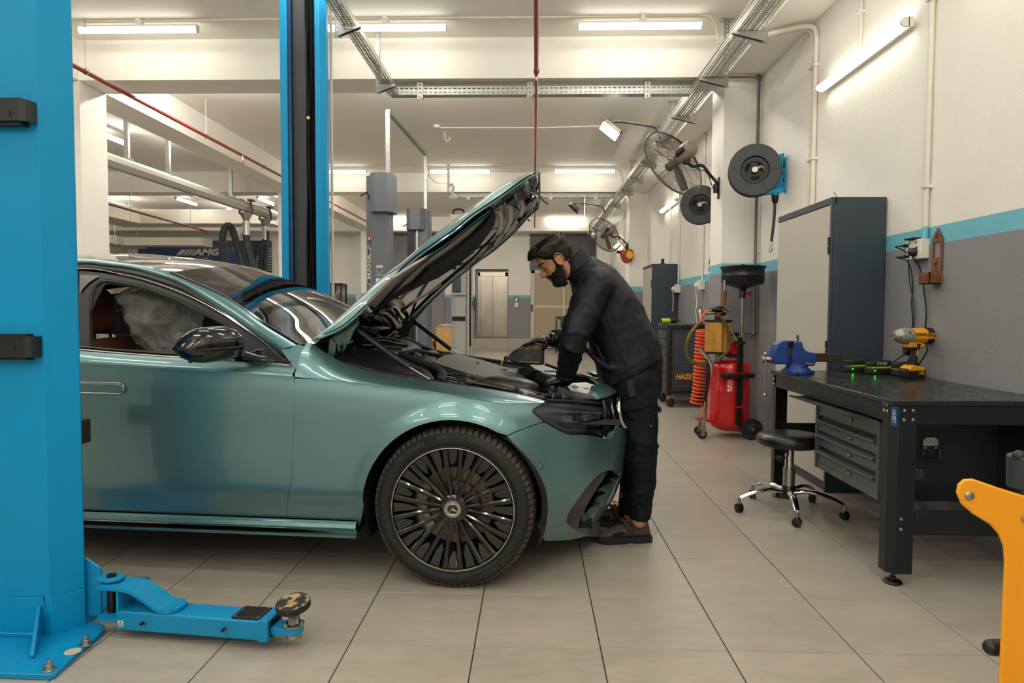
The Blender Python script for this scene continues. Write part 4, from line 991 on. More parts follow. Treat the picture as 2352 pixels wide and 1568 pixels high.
# ---- raised bonnet
def lerpt(tab, t): return sm(t, tab)
nearE = [(718, 783, .82), (780, 757, .80), (828, 718, .78), (890, 655, .77), (923, 622, .765), (958, 592, .76), (1004, 559, .75), (1050, 527, .73), (1086, 497, .71), (1160, 447, .66), (1208, 413, .61), (1238, 398, .56)]
shoul = [(716, 782, .80), (750, 753, .74), (783, 724, .70), (826, 683, .66), (882, 632.6, .63), (923, 602, .61), (969, 562, .6), (1030, 515, .58), (1073, 483, .56), (1137, 436, .53), (1188, 408, .49), (1238, 392.5, .44)]
farE = [(905, 795, -.81), (922, 770, -.80), (945, 744, -.78), (984, 699, -.77), (1010, 674, -.765), (1035, 650, -.76), (1072, 622, -.75), (1111, 591.7, -.73), (1135, 575, -.71), (1180, 535, -.66), (1211, 500, -.61), (1236, 478, -.56)]
def L3(t): return [V((*(lambda r: (r[0], a[2], r[1]))(cp(a[0], a[1], a[2])),)) for a in t]
NE, SH, FE = [resamp(cr(L3(t), 6), 40) for t in (nearE, shoul, farE)]
PA, PB_, PC_ = [V((x, q, z)) for (x, z), q in ((cp(831, 717, .77), .77), (cp(1160, 447, .68), .68), (cp(1035, 650, -.75), -.75))]
HN = (PB_-PA).cross(PC_-PA).normalized()
if HN.z > 0: HN = -HN                      # HN points down out of the underside
HU = (PB_-PA); HU = (HU-V((0, HU.y, 0))); HU = (HU-HN*HU.dot(HN)).normalized(); HV = HN.cross(HU)
FSH = [V((f.x, -s.y, f.z))+(s-n)-V((0, (s-n).y, 0)) for n, s, f in zip(NE, SH, FE)]
rows = []
for i in range(40):
 t = i/39; n, s, f, fs = NE[i], SH[i], FE[i], FSH[i]; c = (s+fs)/2-HN*(.035+.02*sin(pi*t)); r = [n, n.lerp(s, .5)-HN*.006*0, s]
 cc = cr([n, s, s.lerp(c, .5)-HN*.012, c, c.lerp(fs, .5)-HN*.012, fs, f], 4); rows.append([cw(*p) for p in cc])
b = MB(); b.grid(rows); bon = b.build('bonnet', M_paint, car, ang=40)
b = MB(); b.tube([r[len(r)-1-k] for r in (rows[-1],) for k in range(len(r))], .008, n=8); b.tube([r[0] for r in rows[1:]], .005, n=6); b.tube([r[-1] for r in rows[1:]], .005, n=6); b.build('bonnet_hem', M_paint, bon)
# inner skin: a tray set slightly above the rim plane, with stamped shapes on it
def hp(px, py, d=0.):
 'pixel on the underside plane, d metres out of it'
 k = cray(px, py); nw = CH*HN.x+CN*HN.y+Z*HN.z; o = cw(*(PA+HN*d)); t = (o-CAM).dot(nw)/k.dot(nw); return CAM+k*t
NW = CH*HN.x+CN*HN.y+Z*HN.z
M_und = mat('glossy dark green inner panel', (38, 62, 66), .12, metal=.5, coat=.8)
M_alu = mat('pale stamped rib', (150, 150, 146), .22, metal=.75)
rows2 = [[cw(*n.lerp(f, .004+.992*j/14)) - NW*(.012+.02*sin(pi*j/14)) for j in range(15)] for n, f in zip(NE, FE)]
b = MB(); b.grid(rows2, flip=True); b.build('inner_panel', M_und, bon, ang=60)
def plate(name, pts, m, d0, d1, bev=.004, par=None):
 P = [hp(a[0], a[1], d1) for a in pts]; Q = [p-NW*(d1-d0) for p in P]; n = len(P); b = MB()
 cx = sum(P, V())/n
 b.add(P+Q, [tuple(range(n)), tuple(range(2*n-1, n-1, -1))]+[(i, n+i, n+(i+1) % n, (i+1) % n) for i in range(n)])
 return b.build(name, m, par or bon, bevel=bev, ang=30)
def ribs(name, pts, w_, m, d=.01, sq=(1, .45), n=8):
 b = MB(); P = cr([hp(a[0], a[1], d) for a in pts], 6); b.tube(P, w_, n=n, sq=sq); return b.build(name, m, bon, ang=60)
M_perf = mat('perforated grey foil', (150, 142, 132), .4, metal=.3)
plate('insulation_rim', [(845, 700), (905, 640), (960, 605), (1040, 560), (1095, 515), (1140, 478), (1133, 505), (1085, 545), (1010, 600), (960, 640), (900, 690), (868, 712)], M_perf, -.01, .004)
M_pad2 = mat('black insulation felt', (17, 20, 22), .85, bump=.4, bscale=60)
plate('insulation_pad', [(872, 712), (905, 684), (950, 655), (985, 618), (1040, 580), (1085, 545), (1115, 515), (1135, 483), (1141, 492), (1138, 515), (1125, 535), (1104, 563), (1075, 592), (1035, 620), (1005, 640), (970, 655), (935, 672), (900, 690)], M_pad2, -.01, .022, .008)
for k, (dx, dy) in enumerate(((1095, 568), (1083, 581), (1057, 607), (1043, 617))):
 plate('pad_clip', [(dx-6, dy-3), (dx+2, dy-7), (dx+7, dy-1), (dx-1, dy+4)], M_void, .015, .028, .001)
ribs('stamped_rib', [(1146, 482), (1152, 505), (1145, 530), (1120, 558), (1090, 590), (1060, 620)], .013, M_alu)
ribs('stamped_rib', [(1168, 470), (1174, 492), (1166, 520), (1140, 555), (1105, 590), (1080, 612)], .015, M_alu)
ribs('stamped_rib', [(1195, 458), (1201, 478), (1190, 503), (1165, 535), (1145, 552)], .017, M_alu)
ribs('frame_rail', [(862, 715), (900, 672), (940, 630), (985, 592), (1030, 560), (1080, 520), (1130, 482), (1170, 450), (1205, 425)], .012, M_und)
ribs('frame_rail', [(925, 745), (960, 708), (1000, 668), (1040, 632), (1080, 600), (1120, 572), (1155, 545), (1190, 512)], .018, M_und)
ribs('frame_rail', [(905, 735), (940, 700), (985, 672), (1030, 640), (1050, 627), (1075, 612)], .014, M_alu, d=.004)
ribs('frame_rail', [(1060, 622), (1100, 588), (1122, 560), (1140, 548), (1160, 536)], .006, M_alu, d=.018)
ribs('rear_cross_rail', [(835, 725), (850, 722), (880, 712), (905, 705), (925, 735)], .016, M_und)
plate('rear_dish', [(888, 700), (905, 690), (925, 690), (932, 700), (925, 716), (905, 722), (890, 715)], M_alu, -.02, -.004, .006)
# cowl seal flap hanging at the back of the bonnet
b = MB(); P1 = cr([hp(*a) for a in ((862, 722), (880, 727), (893, 738), (898, 755))], 6); P2 = cr([hp(*a, d=.03) for a in ((872, 718), (892, 724), (905, 740), (912, 756))], 6); P3 = cr([hp(*a, d=.02) for a in ((890, 716), (905, 728), (925, 745), (930, 752))], 6)
b.grid([P1, P2, P3]); b.build('seal_flap', mat('pale seal flap', (186, 180, 168), .3, metal=.3), bon, solid=.003, ang=50)
ribs('wiring', [(838, 728), (850, 735), (862, 722), (880, 708), (902, 718), (916, 740), (908, 760)], .005, M_void, d=.02, sq=None)
# latch hardware at the front edge
for pts, r_ in (([(1222, 430), (1237, 447), (1246, 458), (1258, 468)], .007), ([(1203, 433), (1214, 447)], .006), ([(1206, 497), (1216, 507)], .006), ([(1222, 456), (1206, 470)], .010), ([(1208, 490), (1190, 507)], .009), ([(1230, 452), (1222, 458)], .008), ([(1185, 520), (1200, 500), (1212, 488)], .005), ([(1238, 424), (1232, 436)], .008)):
 b = MB(); b.tube([hp(a[0], a[1], .02) for a in pts], r_, n=8); b.build('latch_striker', M_sblk, bon)
plate('latch_plate', [(1222, 405), (1232, 402), (1238, 420), (1230, 433), (1221, 425)], M_alu, -.02, .002)
for k in range(4):
 b = MB(); c = hp(1214+4*k, 442-3*k+2, .008); u_, v_, _ = frame(NW); b.tube([c+(u_*cos(a)*.016+v_*sin(a)*.011) for a in [2*pi*i/14 for i in range(14)]], .0022, n=5, closed=True); b.build('latch_spring', M_steel, bon)
plate('lamp_bracket', [(1226, 455), (1233, 455), (1232, 470), (1237, 478), (1230, 486), (1224, 480)], M_und, -.02, .006)
for pts, m_ in (([(1188, 440), (1206, 437), (1218, 450), (1205, 462), (1192, 455)], M_sblk), ([(1204, 470), (1222, 462), (1226, 478), (1212, 486)], M_und), ([(1164, 468), (1182, 455), (1190, 466), (1176, 478)], M_sblk)):
 plate('latch_bracket', pts, m_, -.015, .004, .002)
b = MB(); b.tube(cr([cw(*NE[-1].lerp(FE[-1], t))+NW*.008*sin(pi*t) for t in [i/10 for i in range(11)]], 3), .005, n=8); b.build('grille_trim', M_dsteel, bon)
# hinges
def hinge(pix, q, off):
 def f(a): x, z = cp(a[0]+off[0], a[1]+off[1], q); return (x, z)
 up = [f(a) for a in ((783, 752), (806, 738), (822, 726), (826, 742), (812, 762), (806, 780), (797, 793), (788, 809), (778, 806), (774, 790), (764, 792), (757, 782))]
 b = MB(); b.prism(up, cw(0, q, 0), CH, Z, CN*.006); h = b.build('hinge', M_pin, car, bevel=.0015)
 lo = [f(a) for a in ((758, 786), (766, 780), (774, 788), (773, 806), (768, 822), (762, 830), (750, 821), (756, 806))]
 b = MB(); b.prism(lo, cw(0, q+.008, 0), CH, Z, CN*.006); b.build('hinge_arm', M_pin, h, bevel=.0015)
 for (a, r_) in (((782, 788), .012), ((764, 782), .009), ((793, 770), .006)):
  x, z = f(a); b = MB(); b.cyl(cw(x, q, z), cw(x, q+.016, z), r_, n=18); b.cyl(cw(x, q, z), cw(x, q+.019, z), r_*.5, n=12); b.build('hinge_pivot', M_pin, h)
 x, z = f((786, 800)); b = MB(); b.prism(rrect(.018, .034, .008), cw(x, q+.0065, z), CH, Z, CN*.0005); b.build('slot', M_void, h)
 x0, z0 = f((778, 792)); x1, z1 = f((812, 783)); b = MB(); b.tube([cw(x0, q+.012, z0), cw((x0+x1)/2, q+.014, z0+.003), cw(x1, q+.012, z1)], .0045, n=6); b.build('hinge_link', M_pin, h)
hinge(None, .735, (0, 0))
hx = [cp(a, c, .735) for a, c in ((783, 752), (774, 800))]
for nm, dq in (('hinge', 0),):
 def f2(a): x, z = cp(a[0], a[1], -.735); return (x, z)
 b = MB(); b.prism([f2(a) for a in ((912, 738), (940, 724), (953, 728), (956, 745), (944, 752), (940, 768), (928, 780), (916, 770), (908, 762))], cw(0, -.735, 0), CH, Z, CN*.006); h = b.build('hinge', M_pin, car, bevel=.0015)
 b = MB(); b.prism([f2(a) for a in ((910, 760), (922, 772), (918, 790), (912, 800), (906, 792))], cw(0, -.73, 0), CH, Z, CN*.006); b.build('hinge_arm', M_pin, h)
 for a, r_ in (((922, 755), .012), ((930, 745), .007), ((925, 776), .008)):
  x, z = f2(a); b = MB(); b.cyl(cw(x, -.73, z), cw(x, -.715, z), r_, n=16); b.build('hinge_pivot', M_pin, h)
# gas struts
def strut(P0, P1, P2, P3):
 b = MB(); b.cyl(P0, P1, .015, n=16); b.ell(P0, (.018, .018, .018), nu=10, nv=6); st = b.build('gas_strut', M_sblk, car, ang=50)
 d = (P1-P0); L_ = d.length; d.normalize(); b = MB()
 for t in (.32, .42, .80): b.cyl(P0+d*L_*t, P0+d*(L_*t+.006), .0165, n=14); b.build('strut_band', M_sblk, st) if t == .8 else None
 b = MB(); b.cyl(P1, P2, .0145, n=16); b.build('strut_sleeve', M_blk, st)
 b = MB(); b.cyl(P2, P3, .0045, n=10); b.build('strut_rod', M_steel, st)
def c3(px, py, q): x, z = cp(px, py, q); return cw(x, q, z)
strut(c3(806, 746, .69), c3(902, 818, .70), c3(940, 843, .705), c3(987, 871, .71))
strut(c3(955, 741, -.69), c3(1030, 797, -.70), c3(1036, 802, -.70), c3(1052, 811, -.71))
# ---- engine bay
M_ek = mat('black moulded plastic', (24, 26, 29), .45, bump=.12, bscale=300)
M_eg = mat('grey engine cover', (74, 73, 71), .42, bump=.1, bscale=350)
M_ed = mat('dark engine plastic', (40, 40, 41), .38, bump=.1, bscale=350)
def slab(name, pts, q, m, dz, par=None, bev=.006, label=None):
 'moulded block: outline is (px, py, q), thickness dz downwards'
 P = [c3(*a) for a in pts]; n = len(P); b = MB(); b.add(P+[p-Z*dz for p in P], [tuple(range(n)), tuple(range(2*n-1, n-1, -1))]+[(i, n+i, n+(i+1) % n, (i+1) % n) for i in range(n)])
 return b.build(name, m, par or car, bevel=bev, ang=30, label=label)
b = MB(); b.grid([[cw(x, q, .70-.05*(abs(q) < .5)) for q in (-.76, -.6, -.4, 0, .4, .6, .76)] for x in (-.72, -.4, 0, .4, .72)], flip=True); b.build('bay_floor', M_void, car)
for s_ in (1, -1):   # inner wings under the gutters
 rows = [[cw(x, (.79-.02*k)*s_ if k < 2 else (.79-.12*(k-1))*s_, min(sm(x, T_zg), .96)-.012-(.0, .02, .03, .05, .2)[k]) for k in range(5)] for x in [-.62+1.0*i/24 for i in range(25)]]
 b = MB(); b.grid(rows, flip=s_ < 0); b.build('inner_wing', M_ek, car, solid=.003)
 b = MB(); b.tube(cr([cw(x, (.752)*s_, min(sm(x, T_zg), .96)-.010) for x in [-.58+.95*i/20 for i in range(21)]], 2), .010, n=8); b.build('wing_seal', M_rub, car)
# scuttle (plenum) at the foot of the windscreen, wipers
rows = [[cw(-.74+.20*(1-s*s)+dx, .78*s, z+.02*(1-s*s)) for s in [1-2*i/16 for i in range(17)]] for dx, z in ((-.02, 1.035), (.04, 1.0), (.10, .975), (.14, .95), (.16, .90), (.18, .72))]
b = MB(); b.grid(rows, flip=True); b.build('scuttle', M_ek, car, ang=50)
def wiper(pts):
 b = MB(); b.tube(cr([c3(*a) for a in pts], 5), .008, n=8, sq=(1, .6)); w_ = b.build('wiper', M_sblk, car); return w_
wiper([(815, 745, .45), (860, 768, .3), (900, 782, .1), (950, 797, -.2)]); wiper([(835, 783, .5), (870, 775, .3), (905, 778, .1), (925, 790, -.1)])
slab('fluid_neck', [(800, 800, .6), (815, 792, .6), (815, 806, .55), (803, 815, .58)], .6, M_sblk, .05)
for pts in ([(845, 785, .4), (880, 782, .3), (905, 788, .2), (935, 792, 0)], [(830, 792, .45), (870, 795, .35), (920, 800, .15)], [(850, 803, .4), (900, 805, .25), (950, 812, .05)]):
 b = MB(); b.tube(cr([c3(*a) for a in pts], 5), .009, n=8); b.build('plenum_hose', M_sblk, car)
# near-side cover with ribs and honeycomb vent
slab('bay_cover', [(785, 822, .70), (850, 807, .45), (905, 806, .30), (925, 822, .36), (985, 850, .50), (1000, 868, .66), (930, 862, .73), (870, 852, .74), (820, 838, .74)], 0, M_ek, .10, bev=.01)
slab('cover_ridge', [(822, 828, .64), (880, 812, .44), (905, 816, .42), (850, 830, .62), (828, 836, .66)], 0, M_ek, .015)
vg = slab('vent_panel', [(886, 846, .66), (900, 838, .58), (965, 845, .52), (985, 868, .66), (935, 862, .70), (898, 858, .70)], 0, M_sblk, .03)
for k in range(12):
 b = MB(); b.bar(c3(904+5.6*k, 838.5+k*.75, .575), c3(910+5.6*k, 849+k*.8, .62), .006, .004); b.build('vent_rib', M_ek, vg)
b = MB(); a0 = c3(898, 857, .703); a1 = c3(962, 867, .703); up = Z
e1 = (a1-a0); le = e1.length; e1.normalize()
for r in range(3):
 for k in range(11):
  c = a0+e1*(le*(k+.5*(r % 2)+.5)/11.6)+Z*(.006+.0115*r); hx_ = [(p*.0058, q*.0058) for p, q in circ(1, 6, pi/6)]; hi = [(p*.0048, q*.0048) for p, q in circ(1, 6, pi/6)]; b.ring(hx_, hi, c, e1, Z, -CN*.004)
b.build('honeycomb', M_ek, vg, kind='stuff')
for k in range(3): b = MB(); c = c3(932+9*k, 855.5+k*.3, .706); b.box(c, (.008, .002, .003), M=Matrix((CH, CN, Z)).transposed()); b.build('red_mark', mat('red mark', (196, 40, 34), .5), vg)
# rubber sealing duct round the cover
b = MB(); b.tube(cr([c3(*a) for a in ((920, 812, .30), (950, 826, .34), (985, 838, .38), (1010, 850, .44), (1018, 862, .55), (1012, 874, .62))], 5), .022, n=10, sq=(1, .7)); b.build('seal_duct', M_rub, car)
b = MB(); b.tube(cr([c3(*a) for a in ((925, 812, .28), (955, 804, .05), (965, 806, -.05), (1005, 815, -.25), (1080, 822, -.45))], 5), .012, n=8); b.build('bulkhead_seal', M_rub, car)
slab('valve_block', [(1003, 858, .55), (1016, 852, .5), (1020, 868, .55), (1014, 878, .6), (1006, 876, .6)], 0, M_steel, .04, bev=.005)
slab('coolant_tank', [(955, 818, .0), (985, 816, -.08), (1002, 820, -.1), (995, 830, .05), (965, 832, .1)], 0, M_ed, .06)
slab('relay_box', [(960, 806, -.3), (1000, 802, -.45), (1012, 812, -.4), (975, 815, -.2)], 0, M_sblk, .05)
# engine cover
ec = slab('engine_cover', [(988, 830, .18), (1018, 814, -.12), (1050, 811, -.24), (1110, 826, -.22), (1170, 846, -.12), (1206, 860, .02), (1202, 868, .10), (1165, 862, .24), (1130, 871, .32), (1075, 858, .32), (1030, 842, .28)], 0, M_eg, .07, bev=.012)
slab('cover_side', [(988, 832, .19), (1030, 843.5, .29), (1075, 859, .33), (1130, 872.5, .33), (1128, 882, .35), (1070, 868, .36), (1020, 851, .32)], 0, M_ed, .08, bev=.008)
pn = slab('ribbed_panel', [(1044, 842, .13), (1068, 837, .03), (1138, 856, .06), (1118, 862.5, .20), (1100, 862, .23)], 0, M_ed, .012, par=ec, bev=.003)
for k in range(10):
 t = (k+.5)/10; p = c3(1048+70*t*.95, 842+19*t*.95, .14+.08*t)+Z*.003; q = c3(1070+66*t, 837.2+18.4*t, .035+.03*t)+Z*.003; b = MB(); b.tube([p, q], .007, n=6, sq=(1, .6)); b.build('rib', M_ed, pn)
c = c3(1097, 834, -.06)+Z*.002; star(c, CH, -CN, Z, .022, M_chr, ec, th=.003)
c = c3(1150, 849, -.04); b = MB(); b.lathe([(.036, -.01), (.038, .006), (.030, .006), (.028, -.01)], c, Z, 28); b.cyl(c-Z*.012, c-Z*.0005, .03, n=24); b.build('filler_neck', M_sblk, ec)
b = MB(); b.cyl(c+Z*.0002, c+Z*.0032, .0295, n=24); b.build('filler_hole', M_void, ec)
# heat shield, embossed
P00, P01, P10, P11 = c3(1070, 862, .44), c3(1186, 884, .36), c3(1072, 876, .52), c3(1184, 898, .50)
b = MB(); nx, ny = 64, 14; rows = []
for i in range(nx+1):
 r = []
 for j in range(ny+1):
  u, v_ = i/nx, j/ny; p = P00.lerp(P01, u).lerp(P10.lerp(P11, u), v_); bump = .0022*((1 if (i+j) % 2 else -1) if 0 < j < ny and 0 < i < nx else 0); r.append(p+Z*bump+Z*.012*sin(pi*v_)*(1-.3*u))
 rows.append(r)
b.grid(rows); hs = b.build('heat_shield', mat('embossed aluminium', (196, 188, 174), .25, metal=1), car, ang=5, smooth=False)
c = c3(1090, 869.5, .475)+Z*.012; b = MB(); b.lathe([(.016, 0), (.014, .006), (.008, .006), (.007, 0)], c, Z, 18); b.build('shield_bolt', M_dsteel, hs)
# intake lobe and charge pipe
b = MB(); M = Matrix((CH, CN, Z)).transposed() @ Matrix.Rotation(.10, 3, 'Y') @ Matrix.Rotation(.12, 3, 'Z'); x, z = cp(1172, 876, .33); b.ell(cw(x, .33, z-.025), (.15, .09, .05), M, 24, 14, lambda p: [abs(a)**.75*(1 if a > 0 else -1) for a in p]); b.build('air_box', M_ed, car, ang=80)
b = MB(); P = cr([c3(*a) for a in ((1195, 858, -.03), (1215, 860, .0), (1240, 868, .06), (1262, 876, .12), (1275, 886, .2))], 5); b.tube(P, .034, n=16); cp_ = b.build('charge_pipe', M_ed, car)
for t in (3, 8, 9): b = MB(); p = P[t]; d = (P[t+1]-P[t]).normalized(); b.cyl(p-d*.006, p+d*.006, .0385, n=18); b.build('pipe_clamp', M_sblk, cp_)
slab('slam_duct', [(1190, 848, -.25), (1220, 852, -.3), (1250, 862, -.25), (1235, 870, -.1)], 0, M_sblk, .05)
for pts, r_ in (([(1010, 868, .6), (1035, 870, .55), (1060, 878, .56), (1085, 886, .6)], .012), ([(1015, 872, .62), (1040, 880, .64), (1070, 884, .66)], .007), ([(1020, 862, .5), (1045, 858, .45), (1065, 862, .45)], .006), ([(1190, 893, .6), (1225, 900, .62), (1260, 908, .6), (1300, 912, .58)], .006), ([(1175, 897, .62), (1210, 906, .66), (1250, 914, .66)], .008)):
 b = MB(); b.tube(cr([c3(*a) for a in pts], 5), r_, n=8); b.build('hose', M_sblk, car)
for k in range(6): slab('connector', [(1030+7*k, 872+k*1.6, .62), (1035+7*k, 871+k*1.6, .60), (1038+7*k, 877+k*1.6, .64), (1032+7*k, 879+k*1.6, .65)], 0, (M_galv, M_ek)[k % 2], .02, bev=.001)
slab('washer_cap', [(1190, 890, .62), (1215, 893, .55), (1235, 902, .62), (1205, 902, .68)], 0, mat('pale bottle', (120, 116, 106), .5), .05, bev=.008)
for k in range(10):
 px = 1235+8*k; slab('lamp_bracket_piece', [(px, 903+k*.7, .62), (px+5, 900+k*.7, .58), (px+8, 906+k*.7, .60), (px+2, 909+k*.7, .65)], 0, (M_sblk, M_galv, M_ek)[k % 3], .02+.01*(k % 2), bev=.002)
# far side details
slab('fuse_box', [(1245, 866, -.25), (1275, 864, -.3), (1290, 876, -.2), (1262, 880, -.1)], 0, M_ek, .06)
slab('filter_lid', [(1215, 835, -.55), (1250, 838, -.6), (1290, 850, -.55), (1280, 862, -.4), (1240, 856, -.4)], 0, M_sblk, .05)
b = MB(); b.tube(cr([c3(*a) for a in ((1252, 836, -.5), (1280, 846, -.52), (1295, 856, -.5))], 5), .01, n=8); b.build('hose', M_sblk, car)
# front carrier: black frame with reflective label
slab('carrier_arm', [(1256, 884, .34), (1266, 879, .28), (1285, 892, .26), (1320, 902, .28), (1375, 904, .22), (1388, 893, .1), (1392, 904, .14), (1380, 917, .34), (1330, 916, .42), (1290, 906, .42), (1258, 898, .42)], 0, M_ek, .05, bev=.006)
sl = slab('slam_panel', [(1300, 880, .0), (1345, 877, -.2), (1372, 886, -.2), (1380, 900, .1), (1350, 904, .22), (1310, 896, .2)], 0, M_galv, .03, bev=.004)
for k in range(4): slab('panel_slot', [(1312+14*k, 884+3*k, .06), (1322+14*k, 883+3*k, .0), (1330+14*k, 889+3*k, .06), (1320+14*k, 891+3*k, .12)], 0, M_chr if k % 2 else M_sblk, .032, par=sl, bev=.002)
b = MB(); b.tube(cr([c3(*a) for a in ((1290, 862, -.35), (1320, 862, -.4), (1350, 868, -.4), (1372, 880, -.3), (1385, 896, 0), (1388, 912, .3))], 5), .018, n=8); b.build('carrier_hoop', M_ek, car)
slab('latch_box', [(1345, 878, -.35), (1366, 884, -.35), (1380, 896, -.15), (1360, 894, -.1)], 0, M_sblk, .05)
b = MB(); b.tube([c3(1255, 919, .70), c3(1320, 922, .64), c3(1385, 927, .50)], .008, n=8); b.build('front_seal', M_rub, car)
# body-coloured nose section between lamp and grille
np2 = HS([(1384, 925)]); u0 = np2[0][0]; nose = [(u0, .795), (u0+.005, .815), (u0+.02, .83), (u0+.08, .838), (UE-.004, .838), (UE-.004, .80), (u0+.06, .79)]
def nsurf(u, z):
 x, q, zz = usurf(u, .79); k = (z-.79)/.045; return (x-.07*max(0, k)**1.8-.004, q*(1-.04*k), z)
panel('nose_panel', nose, nsurf, M_paint, gap=0, st=.012, lip=.02)
# ------------------------------------------------------------- mechanic
M_skin = mat('skin', (186, 134, 104), .5, bump=.08, bscale=300, var=.08, vscale=30)
M_hair = mat('dark brown hair', (24, 20, 19), .45)
M_beard = mat('dark beard', (20, 16, 15), .6, bump=.8, bscale=500)
M_jack = mat('navy black softshell', (15, 20, 28), .55, bump=.06, bscale=500, spec=.35)
M_trou = mat('dark navy work trousers', (13, 19, 27), .7, bump=.1, bscale=500, spec=.25)
M_glove = mat('black nitrile glove', (13, 14, 16), .33, bump=.25, bscale=140)
M_seam = mat('dark seam', (10, 12, 15), .8)
YM = 3.60
man = thing('person', 'bearded man in dark navy jacket bending over the open engine bay, pouring oil', 'person', (at(1465, 1250, y=3.55).x, 3.6, 0))
def remesh(o, vs, smooth=6, disp=None, sub=0):
 m = o.modifiers.new('r', 'REMESH'); m.mode = 'VOXEL'; m.voxel_size = vs; m.use_smooth_shade = True
 if smooth: m = o.modifiers.new('s', 'SMOOTH'); m.iterations = smooth; m.factor = .5
 for st, sz in (disp or ()):
  tx = D.textures.new('folds', 'CLOUDS'); tx.noise_scale = sz; tx.noise_depth = 1; m = o.modifiers.new('d', 'DISPLACE'); m.texture = tx; m.strength = st; m.mid_level = .5; m.texture_coords = 'LOCAL'
 return o
def limb(b, pts, rs, n=16, k=5):
 P = cr(pts, k); R = [sm(i/k, list(enumerate(rs))) for i in range(len(P))]; b.tube(P, R, n=n); b.ell(P[0], (R[0],)*3, nu=n, nv=8); b.ell(P[-1], (R[-1],)*3, nu=n, nv=8)
 return P, R
# head frame
TH = radians(36); HF = V((-cos(TH), -.06, -sin(TH))).normalized(); HL = Z.cross(HF).normalized()*1; HUp = HF.cross(HL)*1
if HUp.z < 0: HUp = -HUp
HL = V((0, -1, 0)) - HF*HF.dot(V((0, -1, 0))); HL.normalize()
HC = at(1277, 601, y=YM)
T_F = [(-.122, .026), (-.115, .046), (-.10, .062), (-.085, .068), (-.07, .070), (-.055, .080), (-.04, .081), (-.02, .080), (0, .079), (.018, .082), (.03, .085), (.05, .084), (.075, .074), (.095, .054), (.11, .030), (.118, .0)]
T_B = [(-.122, .02), (-.10, .005), (-.08, -.02), (-.055, -.05), (-.03, -.075), (0, -.090), (.03, -.098), (.06, -.096), (.085, -.08), (.105, -.05), (.118, -.0)]
T_W = [(-.122, .018), (-.115, .03), (-.10, .043), (-.08, .053), (-.05, .060), (-.02, .066), (.01, .070), (.04, .074), (.065, .072), (.085, .062), (.105, .04), (.118, .0)]
def hsurf(u, a, off=0):
 'point of the skull surface at height u, angle a from the face forward (towards the near side positive)'
 F, B_, W = sm(u, T_F), sm(u, T_B), sm(u, T_W); c = (F+B_)/2; e = (F-B_)/2; ca, sa = cos(a), sin(a)
 p = .82 if ca > 0 else .95
 x = c+(e+off)*abs(ca)**p*(1 if ca > 0 else -1); y = (W+off)*abs(sa)**.85*(1 if sa > 0 else -1)
 return HC+HF*x+HL*y+HUp*(u+off*.35*(1 if u > .05 else 0))
def hp3(f, l, u): return HC+HF*f+HL*l+HUp*u
b = MB(); rows = [[hsurf(u, 2*pi*i/36) for i in range(36)] for u in [-.1219+.2395*j/30 for j in range(31)]]
b.grid(rows, closed=True); b.add(rows[0], [tuple(range(36))]); b.add(rows[-1], [tuple(range(36))[::-1]])
# nose, brow ridge, lips, chin, eye sockets, ears
b.tube([hp3(.076, 0, .024), hp3(.088, 0, .006), hp3(.099, 0, -.012), hp3(.103, 0, -.022), hp3(.090, 0, -.030)], [.007, .0095, .0115, .012, .008], n=10)
for s_ in (1, -1):
 b.ell(hp3(.088, .011*s_, -.024), (.010, .008, .008), nu=10, nv=6)
 b.tube([hp3(.080, .012*s_, .026), hp3(.076, .033*s_, .029), hp3(.060, .052*s_, .024)], [.008, .008, .005], n=8)
 b.ell(hp3(.050, .044*s_, -.012), (.018, .016, .016), nu=10, nv=6)
 b.ell(hp3(.060, .030*s_, .004), (.015, .014, .014), nu=12, nv=8)
 ec_ = hp3(-.012, .072*s_, -.004); Me = Matrix((HF, HL*s_, HUp)).transposed()
 b.ell(ec_, (.018, .010, .032), Me, 14, 10, lambda p: (p[0]*(1 if p[2] > 0 else .7), p[1], p[2]))
 b.tube([hp3(-.012+.021*cos(a), (.083+.004*sin(a))*s_, -.001+.033*sin(a)) for a in [radians(-70+25*i) for i in range(13)]], .0042, n=6)
b.ell(hp3(.074, 0, -.050), (.011, .022, .006), Matrix((HF, HL, HUp)).transposed(), 10, 6); b.ell(hp3(.071, 0, -.061), (.011, .018, .007), Matrix((HF, HL, HUp)).transposed(), 10, 6)
nb_ = at(1338, 622, y=YM)
limb(b, [hp3(-.035, 0, -.04), hp3(-.045, 0, -.085), nb_], [.062, .060, .068])
# torso, arms and legs core so that the body is one figure
spine = [at(1450, 852, y=YM), at(1436, 800, y=YM), at(1415, 745, y=YM), at(1392, 695, y=YM), at(1368, 655, y=YM), at(1345, 625, y=YM), at(1328, 603, y=YM)]
hipL, kneL, ankL = at(1456, 850, y=3.51), at(1470, 1010, y=3.46), at(1468, 1195, y=3.46)
hipR, kneR, ankR = at(1446, 850, y=3.69), at(1452, 1010, y=3.74), at(1434, 1185, y=3.76)
shL, elL, wrL = at(1372, 655, y=3.42), at(1318, 775, y=3.32), at(1299, 866, y=3.42)
shR, elR, wrR = at(1366, 658, y=3.79), at(1330, 762, y=3.98), at(1266, 781, y=3.88)
limb(b, spine, [.13, .13, .13, .13, .12, .09, .05]); limb(b, [hipL, kneL, ankL], [.08, .058, .038]); limb(b, [hipR, kneR, ankR], [.08, .058, .038])
limb(b, [spine[5], shL], [.05, .045]); limb(b, [spine[5], shR], [.05, .045]); limb(b, [shL, elL, wrL], [.05, .042, .028]); limb(b, [shR, elR, wrR], [.05, .042, .028])
body = b.build('body', M_skin, man); remesh(body, .0032, 6)
